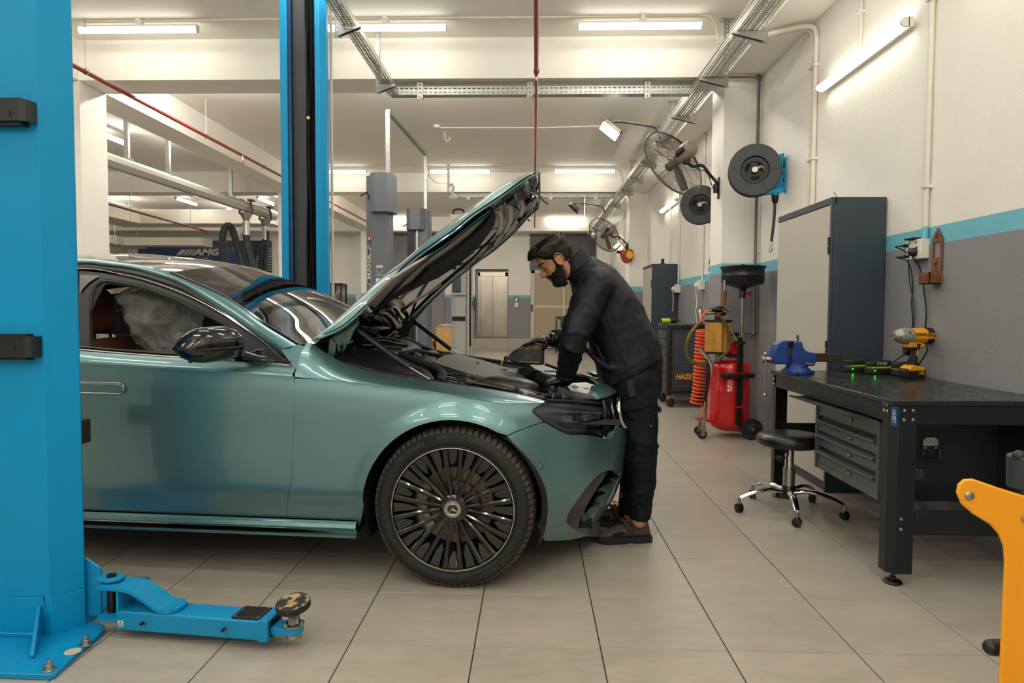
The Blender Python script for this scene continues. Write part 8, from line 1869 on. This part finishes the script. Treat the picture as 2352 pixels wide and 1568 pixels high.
# floodlights on arms from the tray
def flood(o, y, lit, label, k=1.):
 c = V(o); t = thing('floodlight', label, 'lamp', c); n_ = (V((-.45, -.35, -.55)) if lit else V((-.5, .45, -.5))).normalized(); u = V((.75, 0, -.55)).normalized(); u = (u-n_*u.dot(n_)).normalized(); w_ = n_.cross(u)
 b = MB(); b.prism(rrect(.27, .17, .02), c-n_*.04, u, w_, n_*.05); b.build('housing', M_blk if not lit else M_dsteel, t, bevel=.004)
 b = MB(); b.prism(rrect(.25, .15, .012), c+n_*.011, u, w_, n_*.003); b.build('lens', mat('lit floodlight lens', (255, 250, 236), .4, emit=55) if lit else M_lens, t)
 for k_ in range(6): b = MB(); b.prism([(-.1, -.004), (.1, -.004), (.1, .004), (-.1, .004)], c-n_*.04+w_*(.06-.024*k_), u, w_, -n_*.02); b.build('fin', M_blk, t)
 top = c-n_*.02+Z*.16; b = MB(); b.tube([c+u*.06, top, c-u*.10], .006, n=6); b.build('yoke', M_blk, t)
 b = MB(); b.tube(cr([top-Z*.08, top+V((.1, 0, -.06)), V((1.42, y, c.z+.06)), V((1.52, y, c.z+.03)), V((1.58, y, c.z-.1))], 5), .014, n=8); b.build('swing_arm', M_blk, t)
cf = at(1401, 300, y=8.6); flood(cf, 8.6, True, 'lit floodlight on a black arm near the ceiling'); cf2 = at(1318, 478, y=15.0); flood(cf2, 15.0, False, 'unlit dark floodlight on an arm in the distance')
# ------------------------------------------------------------- grey lift posts in the next bays
M_slate = mat('slate grey lift paint', (92, 98, 108), .4, var=.08, vscale=3)
M_slate2 = mat('dark slate lift paint', (62, 68, 78), .4)
M_lgrey = mat('light grey lift paint', (178, 178, 174), .45)
def lpost(cx, y, w_, h, name, label, m, head_dx, hb, ht):
 t = thing(name, label, 'lift post', (cx, y+.15, 0)); b = MB(); x0, x1 = cx-w_/2, cx+w_/2
 b.prism([(x0, y+.30), (x0, y+.07), (x0+.09, y), (x1-.03, y), (x1, y+.03), (x1, y+.30)], (0, 0, 0), X, Y, Z*ht); b.build('column', m, t, ang=20, bevel=.004)
 hx0, hx1 = cx+head_dx-.02, cx+head_dx+.27; b = MB(); b.prism([(hx0, y+.25), (hx0, y-.02), (hx0+.07, y-.09), (hx1-.06, y-.09), (hx1, y-.03), (hx1, y+.25)], (0, 0, hb), X, Y, Z*(ht-hb+.02)); b.build('drive_head', m, t, ang=20, bevel=.004)
 b = MB(); b.mm((cx-.4, y-.2, 0), (cx+.4, y+.5, .02)); b.build('base_plate', m, t)
 b = MB(); b.tube([(x0-.06, y+.02, ht-.26), (x0+.03, y-.02, ht-.22), (x0+.05, y-.01, ht-.26), (x0+.05, y-.01, ht-.31)], .010, n=6); b.build('crank_lever', M_sblk, t)
 return t, x0, x1
YA = 8.6; pA, ax0, ax1 = lpost(-1.965, YA, .30, 2.9, 'lift_post', 'slate grey lift post with tall white lettering behind the bonnet', M_slate, -.06, 2.43, 2.9)
dA = V((.09, -.07, 0)).normalized(); oA = V((ax0+.045, YA+.035, 0))+V((-.07, -.09, 0)).normalized()*.003
M_wht = mat('white print', (214, 212, 204), .5)
zc_ = (at(845, 560, y=YA).z+at(845, 662, y=YA).z)/2; hh_ = at(845, 560, y=YA).z-at(845, 662, y=YA).z
fd_ = V((.09, -.07, 0)).normalized()
b = MB(); b.prism([(-.036, -hh_/2+.05), (.036, -hh_/2+.0), (.036, hh_/2-.05), (-.036, hh_/2)], oA+Z*zc_, fd_, Z, V((-.07, -.09, 0)).normalized()*.001); sg_ = b.build('sign_plate', M_wht, pA, smooth=False)
b = MB(); b.prism([(-.029, -hh_/2+.075), (.029, -hh_/2+.035), (.029, hh_/2-.075), (-.029, hh_/2-.035)], oA+Z*zc_+V((-.07, -.09, 0)).normalized()*.0012, fd_, Z, V((-.07, -.09, 0)).normalized()*.0005)
for s_ in (-1, 1): b.prism([(-.036, s_*hh_*.44-.008+.02), (.036, s_*hh_*.44-.008-.02), (.036, s_*hh_*.44+.008-.02), (-.036, s_*hh_*.44+.008+.02)], oA+Z*zc_+V((-.07, -.09, 0)).normalized()*.0012, fd_, Z, V((-.07, -.09, 0)).normalized()*.0006)
b.build('sign_ground', M_slate2, sg_, smooth=False)
text('MAHA', .078, oA+Z*zc_+V((-.07, -.09, 0)).normalized()*.0024, Z, -fd_, M_wht, sg_, 'sign_lettering', .001, xs=1.45, shear=-.15, bold=.001)
fA = lambda px, py: at(px, py, y=YA-.0015)
b = MB(); c = V((ax0+.05, YA+.03, fA(845, 547).z))+V((-.07, -.09, 0)).normalized()*.003; b.cyl(c, c+V((-.07, -.09, 0)).normalized()*.001, .03, n=20); rs = b.build('round_sticker', mat('red sticker', (206, 52, 44), .5), pA); b = MB(); b.cyl(c, c+V((-.07, -.09, 0)).normalized()*.0016, .015, n=14); b.build('sticker_centre', M_wht, rs); b = MB(); b.box(c-Z*.04, (.05, .002, .03), rz=atan2(-.07, .09)); b.build('blue_sticker', M_sticker, pA)
b = MB(); c = fA(872, 612); b.box(c, (.085, .001, .034)); lb2 = b.build('load_plate', M_wht, pA); text('3500 kg', .026, c-Y*.001, X, Z, mat('red print', (190, 40, 40), .5), lb2, 'load_lettering', .0006)
c = fA(872, 628); b = MB(); b.box(c-Z*.02, (.11, .001, .008)); 
for s_ in (-1, 1): b.tube([c+V((.045*s_, 0, .04)), c+V((.03*s_, 0, .02)), c+V((.012*s_, 0, -.01))], .005, n=5)
b.build('pictogram', M_lgrey, pA); b = MB(); b.box(fA(872, 647), (.09, .03, .08)); b.build('switch_box', M_fit, pA, bevel=.004); b = MB(); b.box(fA(870, 655)+V((.0, -.016, -.02)), (.02, .002, .02)); b.build('switch_key', M_slate2, pA)
YB2 = 10.9; pB, bx0, bx1 = lpost(-1.83, YB2, .36, 2.8, 'lift_post', 'second slate grey lift post with black belt, left of the bonnet edge', M_slate, -.16, 2.48, 2.80)
b = MB(); b.mm((bx0+.01, YB2-.012, .3), (bx0+.13, YB2-.002, 2.48)); b.build('belt', M_sblk, pB); b = MB(); b.mm((bx0+.15, YB2-.03, .3), (bx0+.19, YB2-.002, 2.48)); b.build('guide_tube', M_galv, pB, bevel=.01)
t = thing('cable_trunking', 'grey square trunking bridging between the two slate lift posts', 'conduit', (-1.9, YA+.2, 3)); zt3 = 3.72
P = [V((-1.84, YA+.1, 2.925)), V((-1.84, YA+.1, zt3)), V((-1.72, YB2+.1, zt3-.02)), V((-1.72, YB2+.1, 2.825))]
b = MB(); 
for p, q in zip(P, P[1:]): b.bar(p, q, .055, .045, Y if abs((q-p).z) > .5 else Z)
b.build('trunking', M_galv, t, bevel=.003)
YC = 13.2; pC, cx0, cx1 = lpost(-1.42, YC, .30, 3.0, 'lift_post', 'light grey lift post below the open bonnet', M_lgrey, .0, 2.5, 2.86)
b = MB(); b.mm((cx1+.01, YC+.02, 0), (cx1+.05, YC+.1, 2.9)); b.mm((cx1+.09, YC+.05, 0), (cx1+.11, YC+.1, 2.9)); b.build('side_rails', M_lgrey, pC); b = MB(); b.mm((cx1+.05, YC+.06, .5), (cx1+.09, YC+.09, 2.8)); b.build('belt', M_sblk, pC); b = MB(); b.mm((cx0+.02, YC-.02, 1.0), (cx1-.02, YC-.004, 1.08)); b.build('dark_clip', M_sblk, pC); b = MB(); b.mm((cx0+.03, YC-.05, 1.55), (cx0+.19, YC-.002, 1.92)); b.build('control_box', M_slate2, pC, bevel=.01); b = MB(); b.mm((cx0, YC-.08, 1.50), (cx1, YC, 1.54)); b.build('ledge', M_lgrey, pC)
b = MB(); b.mm((cx1+.13, YC, 1.2), (cx1+.17, YC+.06, 1.45)); b.mm((cx1+.11, YC+.02, 1.28), (cx1+.2, YC+.04, 1.38)); b.build('lock_handle', M_slate2, pC)
# pallets and crate behind
M_pal = mat('pallet wood', (168, 128, 84), .75, var=.3, vscale=9)
M_osb = mat('chipboard', (196, 156, 104), .75, var=.35, vscale=26)
cr_ = thing('crate', 'chipboard crate with a yellow strip, standing behind the lift posts', 'crate', (-2.28, 18, .22)); x0, x1 = at(1002, 780, y=17.7).x, at(1031, 780, y=17.7).x
MB().mm((x0, 17.7, .12), (x1+.1, 18.4, .76)).build('crate_body', M_osb, cr_, bevel=.004); b = MB(); b.bar((x0+.2, 17.695, .62), (x0+.27, 17.695, .52), .03, .005, Y); b.build('yellow_strip', M_yel, cr_); b = MB()
b.ell((x0+.2, 18.05, .79), (.2, .3, .05), nu=14, nv=8, f=lambda p: p*(1+.3*MN.noise(p*4))); b.build('plastic_wrap', M_bag, cr_)
def pallet(x, y, z, lab):
 t = thing('pallet', lab, 'pallet', (x, y, z), group='pallets beside the chipboard crate')
 for k in range(5): MB().mm((x-.4+.17*k, y-.5, z+.10), (x-.28+.17*k, y+.5, z+.122)).build('deck_board', M_pal, t)
 for k in range(3): MB().mm((x-.4, y-.5+.44*k, z+.022), (x+.42, y-.38+.44*k, z+.10)).build('block_row', M_pal, t); MB().mm((x-.4, y-.5+.44*k, z), (x+.42, y-.38+.44*k, z+.022)).build('skid_board', M_pal, t)
px_ = at(978, 790, y=17.9).x
for k in range(4): pallet(px_-.22+.04*(k % 2), 18.3, .125*k, ('lowest pallet of the stack left of the chipboard crate', 'second pallet from the floor beside the crate', 'third pallet from the floor beside the crate', 'topmost pallet of the stack beside the crate')[k])
tk = thing('pallet_truck', 'low pallet truck carrying the chipboard crate', 'pallet truck', ((x0+x1)/2, 17.9, 0)); MB().mm((x0+.02, 17.5, .06), (x0+.2, 18.5, .114)).build('fork', M_slate2, tk); MB().mm((x0+.3, 17.5, .06), (x0+.46, 18.5, .114)).build('fork', M_slate2, tk)
for x in (x0+.1, x0+.38): b = MB(); b.cyl((x-.04, 17.6, .04), (x+.04, 17.6, .04), .04, n=14); b.build('roller', M_blk, tk); b = MB(); b.cyl((x-.04, 18.4, .04), (x+.04, 18.4, .04), .04, n=14); b.build('roller', M_blk, tk)
# ------------------------------------------------------------- far wall: goods lift doors, call panel, doors, shutter
M_inox = mat('brushed stainless steel', (168, 160, 148), .26, metal=1, var=.2, vscale=3, stretch=(1, 1, .5))
YE = YB+.42
d1 = D.objects.new('door_1', None); COL.objects.link(d1); d1['kind'] = 'structure'; d1.location = (-1.25, YE, .333)
ex = lambda px: at(px, 700, y=YE).x
e0, em, e1 = ex(1103), ex(1131.5), ex(1160)
for a, c in ((e0, em-.004), (em+.004, e1)): MB().mm((a, YE, .34), (c, YE+.03, 2.30)).build('leaf', M_inox, d1, bevel=.003)
for a, c, z0, z1 in ((ex(1098), e0, .34, 2.43), (e1, ex(1166), .34, 2.43), (ex(1098), ex(1166), 2.30, 2.45)): MB().mm((a, YE-.03, z0), (c, YE+.04, z1)).build('frame', M_inox, d1, bevel=.004)
cpn = at(1186, 694, y=YB); t = thing('call_panel', 'small black call panel with red and green lights beside the steel lift doors', 'panel', cpn); b = MB(); b.mm((cpn.x-.055, YB-.03, cpn.z), (cpn.x+.055, YB, cpn.z+.17)); b.build('display', M_sblk, t); b = MB(); b.mm((cpn.x-.055, YB-.03, cpn.z-.16), (cpn.x+.055, YB, cpn.z-.002)); b.build('button_plate', M_inox, t)
for dx, dz, m_ in ((-.005, .06, M_gled), (.012, .12, M_rled)): b = MB(); b.cyl((cpn.x+dx, YB-.03, cpn.z+dz), (cpn.x+dx, YB-.036, cpn.z+dz), .022, n=14); b.build('light', m_, t)
b = MB(); b.cyl((cpn.x, YB-.03, cpn.z-.08), (cpn.x, YB-.036, cpn.z-.08), .02, n=14); b.build('button', M_steel, t)
M_dbei = mat('beige door sheet', (178, 160, 138), .5); M_dfr = mat('cream door frame', (208, 196, 176), .45)
d2 = D.objects.new('door_2', None); COL.objects.link(d2); d2['kind'] = 'structure'; d2.location = (.6, YB, 0)
q = lambda px, py=700: at(px, py, y=YB-.06); zt4 = q(1230, 620).z
xs_ = [q(v).x for v in (1219, 1228, 1292, 1298, 1360, 1367)]
for a, c in ((xs_[0], xs_[1]), (xs_[2], xs_[3]), (xs_[4], xs_[5])): MB().mm((a, YB-.09, 0), (c, YB-.01, zt4)).build('frame_post', M_dfr, d2, bevel=.004)
MB().mm((xs_[0], YB-.09, zt4-.1), (xs_[5], YB-.01, zt4)).build('frame_head', M_dfr, d2); zm = q(1250, 704).z
for a, c in ((xs_[1], xs_[2]), (xs_[3], xs_[4])):
 MB().mm((a+.004, YB-.06, .02), (c-.004, YB-.03, zt4-.1)).build('leaf', M_dbei, d2); MB().mm((a, YB-.075, zm-.04), (c, YB-.02, zm+.04)).build('mid_rail', M_dfr, d2)
b = MB(); b.mm((xs_[0]+.01, YB-.12, zm-.16), (xs_[0]+.06, YB-.09, zm+.06)); b.build('hinge', M_sblk, d2)
zs0, zs1 = zt4, at(1217, 537, y=YB-.05).z
sh_ = D.objects.new('window_1', None); COL.objects.link(sh_); sh_['kind'] = 'structure'; sh_.location = (.9, YB, zs0); MB().mm((at(1217, 570, y=YB-.05).x, YB-.05, zs0), (2.0, YB-.01, zs1)).build('dark_panel', mat('dark grey infill panel', (104, 102, 104), .6), sh_)
b = MB(); b.tube([at(1278, 775, y=19.5), at(1278, 728, y=19.5), at(1345, 728, y=19.5), at(1345, 775, y=19.5)], .035, n=8); b.tube([at(1290, 775, y=19.9), at(1290, 733, y=19.9), at(1278, 728, y=19.5)], .03, n=8)
tr2 = thing('guard_rail', 'black tubular guard rail in front of the beige double door', 'rail', at(1300, 775, y=19.5)); b.build('rail', M_slate2, tr2)
for px in (1278, 1345): p = at(px, 775, y=19.5); b = MB(); b.cyl((p.x, 19.5, 0), (p.x, 19.5, p.z+.02), .035, n=8); b.build('post', M_slate2, tr2)
t = thing('camera_dome', 'small white surveillance camera under the far ceiling by the far fan', 'camera', at(1362, 540, y=16)); c = at(1362, 541, y=16); b = MB(); b.lathe([(0, -.06), (.04, -.045), (.055, 0), (.05, .05), (0, .07)], c, Z, 16); b.build('dome', M_fit, t); b = MB(); b.tube([c+Z*.05, c+V((0, 0, .12)), c+V((-.2, 0, .2)), V((c.x-.2, 16, 4.0))], .012, n=6); b.build('arm', M_fit, t); b = MB(); b.ell(c+V((0, -.045, -.01)), (.02,)*3, nu=8, nv=6); b.build('lens', M_void, t)
t = thing('camera_dome', 'white surveillance camera hanging left of the bonnet tip', 'camera', at(1035, 425, y=13.2)); c = at(1036, 430, y=13.2); b = MB(); b.bar(V((c.x-.05, 13.2, 4.0)), V((c.x-.05, 13.2, c.z-.1)), .05, .04, Y); b.build('drop_bracket', M_galv, t); b = MB(); b.tube([c+V((-.05, 0, .02)), c+V((.02, 0, .06)), c+V((.05, 0, 0)), c+V((.02, 0, -.12))], .03, n=8); b.ell(c+V((.05, 0, -.18)), (.09, .06, .05), nu=12, nv=8); b.build('camera_body', M_fit, t); b = MB(); b.tube(cr([at(978, 395, y=11.2), at(1000, 418, y=12), at(1025, 420, y=13.1)], 5), .006, n=6); b.build('cable', M_galv, t)
t = thing('motor_box', 'white motor box with black coil on top of the light grey lift post', 'box', at(1045, 500, y=YC)); p, q_ = at(1033, 512, y=YC-.1), at(1062, 492, y=YC-.1); MB().mm((p.x, YC-.1, p.z), (q_.x, YC+.1, q_.z)).build('box_body', M_fit, t, bevel=.01); b = MB(); b.tube(cr([V((p.x+.05, YC, q_.z)), V((p.x+.08, YC, q_.z+.1)), V((q_.x, YC, q_.z+.09)), V((q_.x+.05, YC, q_.z-.05))], 5), .02, n=8); b.build('coil', M_blk, t)
# glazed rack behind the blue post
t = thing('display_rack', 'black framed glazed rack of grey parts right of the far blue post', 'rack', (-4.3, 15, 0)); x0, x1 = at(757, 700, y=15).x, at(785, 700, y=15).x; zt5 = at(770, 650, y=15).z
for x in (x0, x1-.03):
 for y in (15, 15.4): MB().mm((x, y, 0), (x+.03, y+.03, zt5)).build('post', M_sblk, t)
for z in (.3, .75, 1.2, zt5-.03): MB().mm((x0, 15, z), (x1, 15.43, z+.03)).build('shelf', M_sblk, t)
MB().mm((x0, 15.42, 0), (x1, 15.44, zt5)).build('back', M_galv, t)
for k, (z, h) in enumerate(((.33, .25), (.78, .3), (1.23, .35))):
 for j in range(2): o = thing('spare_part', ('grey metal spare part on the '+('lowest', 'middle', 'top')[k]+' shelf of the glazed rack, '+('left', 'right')[j]), 'part', (x0+.09+.13*j, 15.15, z)); b = MB(); b.lathe([(0, 0), (.045, 0), (.048, .03), (.025, .08), (.028, h*.6), (.042, h*.7), (.04, h), (0, h)], (x0+.088+.115*j, 15.2, z+.002), Z, 14); b.build('casting', M_galv, o)
# pilaster and grey shutter at the left end of the far wall
MB().mm((at(817, 600, y=YB-.25).x, YB-.25, 0), (at(833, 600, y=YB-.25).x, YB, 4)).build('pilaster', M_white, wb)
MB().mm((at(893, 600, y=YB-.06).x, YB-.06, 0), (at(1020, 600, y=YB-.06).x, YB, at(900, 530, y=YB-.06).z)).build('shutter', mat('lilac grey shutter', (134, 130, 136), .6), wb)
# ------------------------------------------------------------- left hall: exhaust rail, hoses, ducts, blue wall
M_alur = mat('aluminium rail', (200, 198, 190), .4, metal=.6)
rl = thing('exhaust_rail', 'long aluminium exhaust extraction rail on hangers in the left hall', 'rail', (-5.7, 10, 3.2)); rxa, rxb = -5.85, -5.60
b = MB(); b.prism([(-.09, 0), (-.05, -.07), (.05, -.07), (.09, 0), (.09, .06), (.06, .10), (-.06, .10), (-.09, .06)], (rxa, 6.5, 3.2), X, Z, V((rxb-rxa, 8.2, 0))); b.build('rail_profile', M_alur, rl, ang=15)
for px, zz in ((281, 0), (376, 0), (524, 0)):
 y = 0
 for i in range(60):
  y = 7+.13*i; x = rxa+(rxb-rxa)*(y-6.5)/8.2
  if 1221+x/y*1562 > px: break
 b = MB(); b.bar((x, y, 3.3), (x, y, 4.0), .06, .05, Y); h = b.build('hanger', M_galv, rl); b = MB(); b.box((x, y, 3.31), (.14, .08, .03)); b.build('hanger_clamp', M_galv, h)
def trolley(px, label, y):
 x = rxa+(rxb-rxa)*(y-6.5)/8.2; t = thing('exhaust_trolley', label, 'trolley', (x, y, 3.0)); b = MB(); b.lathe([(.13, .0), (.12, -.02), (.06, -.14), (.055, -.16)], (x, y, 3.10), Z, 16); b.build('suction_cone', M_galv, t)
 b = MB()
 for s_ in (-1, 1): b.tube([(x+.13*s_, y, 3.08), (x+.12*s_, y, 3.2), (x+.09*s_, y, 3.33)], .02, n=6); b.box((x+.10*s_, y, 3.34), (.1, .14, .04))
 b.build('carriage', M_slate2, t); b = MB(); b.cyl((x, y, 2.94), (x, y, 2.66), .062, n=18); b.cyl((x, y, 2.92), (x, y, 2.89), .085, n=18); b.build('tube', M_alur, t)
 return t, V((x, y, 2.66))
def corr(name, pts, r, par, m):
 P = cr(pts, 14); L_ = [0]
 P2 = resamp(P, int(sum((a-c).length for a, c in zip(P, P[1:]))/.012)); b = MB(); b.tube(P2, [r*(1.07 if i % 4 < 2 else .93) for i in range(len(P2))], n=12); return b.build(name, m, par, ang=80)
M_hose = mat('black corrugated hose', (44, 48, 50), .55)
y1 = 13.35; t1, o1 = trolley(565, 'nearer exhaust trolley with two black hoses on the rail', y1); a_ = lambda px, py: at(px, py, y=y1)
corr('exhaust_hose', [o1, a_(567, 560), a_(575, 590), a_(590, 640), a_(600, 690)], .068, t1, M_hose); corr('exhaust_hose', [a_(520, 690), a_(514, 620), a_(510, 570), a_(514, 530), a_(524, 518), a_(534, 528), a_(544, 560), a_(556, 600), a_(572, 660)], .066, t1, M_hose)
b = MB(); p = a_(548, 527); b.prism([(-.1, -.12), (.08, .08), (.12, .02), (.02, -.14)], p, X, Z, Y*.03); b.build('hose_saddle', M_alur, t1)
y2 = 14.25; t2_, o2 = trolley(605, 'farther exhaust trolley with hanging black hoses near the column', y2); a2 = lambda px, py: at(px, py, y=y2)
corr('exhaust_hose', [o2, a2(603, 570), a2(600, 610), a2(597, 690)], .07, t2_, M_hose); corr('exhaust_hose', [a2(614, 530), a2(614, 560), a2(611, 600), a2(606, 690)], .05, t2_, M_hose)
M_duct = mat('white painted duct', (212, 206, 196), .6)
def duct(name, parts, lab):
 t = thing(name, lab, 'duct', parts[0][0])
 for lo, hi in parts: MB().mm(lo, hi).build('duct_section', M_duct, t, bevel=.006)
 lo, hi = parts[0]
 for k in range(4):
  y = lo[1]+(hi[1]-lo[1])*(k+.5)/4; b = MB(); b.mm((lo[0]-.02, y, lo[2]-.02), (hi[0]+.02, y+.04, hi[2]+.02)); b.build('flange', M_duct, t)
  b = MB(); b.cyl((hi[0]-.02, y+.02, hi[2]), (hi[0]-.02, y+.02, 4.0), .01, n=6); b.build('hanger_rod', M_galv, t)
duct('air_duct', [((-10.9, 8, 3.38), (-10.0, 18.0, 3.74)), ((-10.0, 17.2, 3.38), (-6.6, 18.0, 3.74))], 'wide white ventilation duct turning a corner in the left hall'); duct('air_duct', [((-12.6, 16.5, 3.05), (-11.9, 20.8, 3.28)), ((-11.9, 19.6, 3.05), (-9.6, 20.2, 3.28))], 'lower white ventilation duct above the blue wall')
t = thing('sprinkler_pipe', 'dark red pipe sloping across the left hall below the tube lamps', 'pipe', (-8.2, 15, 3.2)); b = MB(); b.cyl((-8.2, 8, 3.3), (-8.2, 17.1, 3.16), .022, n=10); b.build('pipe', mat('dark red pipe', (104, 44, 42), .5), t)
for y in (10, 13.8, 16.2): b = MB(); b.cyl((-8.2, y, 3.24), (-8.2, y, 4.0), .006, n=6); b.build('hanger_rod', M_galv, t)
YP = YB-.12; bw = thing('panel_wall', 'navy blue panelled showroom wall with white lettering in the far left', 'wall panel', (-10.7, YP, 0)); zt6 = at(316, 552, y=YP).z; zs6 = at(316, 565, y=YP).z
M_navy = mat('navy blue panel', (58, 82, 128), .35); M_navy2 = mat('dark navy strip', (28, 38, 60), .35)
pxs = (316, 335, 365, 397, 424, 458, 492, 530, 580)
for k, (a, c) in enumerate(zip(pxs, pxs[1:])): MB().mm((at(a, 600, y=YP).x+.012, YP, 0), (at(c, 600, y=YP).x, YP+.06, zs6)).build('panel', M_navy, bw, bevel=.004)
MB().mm((at(316, 600, y=YP).x, YP, zs6+.01), (at(598, 600, y=YP).x, YP+.06, zt6)).build('top_strip', M_navy2, bw)
for px in (368, 455, 486): p = at(px, 560, y=YP); MB().mm((p.x-.05, YP-.05, zs6-.03), (p.x+.05, YP-.004, zt6+.02)).build('white_bracket', M_fit, bw)
for k in range(14): z = at(600, 572+6.2*k, y=YP).z; MB().mm((at(582+max(0, 18-3*k), 600, y=YP).x, YP+.0, z), (at(622, 600, y=YP).x, YP+.05, z+.05)).build('louvre_slat', M_galv, bw)
MB().mm((at(580, 600, y=YP).x, YP+.05, 0), (at(622, 600, y=YP).x, YP+.08, zt6)).build('louvre_back', M_navy2, bw)
c = at(454, 579.5, y=YP-.02); sz = .2; xl = at(404, 580, y=YP-.02).x
b = MB(); hz_ = .095
for k in range(5):
 w_ = (.17, .075, .06, .05, .045)[k]; x = xl+(0, .21, .32, .42, .51)[k]; b.prism([(x, -hz_), (x+w_, -hz_), (x+w_+.19, hz_), (x+.19, hz_)], (0, YP-.004, c.z), X, Z, -Y*.03)
b.build('slash_emblem', M_wht, bw, smooth=False, kind='stuff')
text('AMG', .27, (at(474, 580, y=YP).x+.0, YP-.012, c.z), X, Z, M_wht, bw, 'wall_lettering', .03, xs=1.35, shear=.28, bold=.012)
text('Performance Center', .135, (at(440, 592, y=YP).x, YP-.006, at(440, 591.5, y=YP).z), X, Z, mat('grey letter', (178, 178, 176), .5), bw, 'wall_lettering', .01)
MB().mm((at(232, 600, y=YB-.2).x, YB-.2, 0), (at(254, 600, y=YB-.2).x, YB, 4)).build('pilaster', M_white, wb)
d3 = D.objects.new('door_3', None); COL.objects.link(d3); d3['kind'] = 'structure'; d3.location = (at(272, 600, y=YB).x, YB, 0); MB().mm((at(254, 600, y=YB-.05).x, YB-.05, 0), (at(291, 600, y=YB-.05).x, YB, at(270, 556, y=YB).z)).build('leaf', M_dfr, d3)
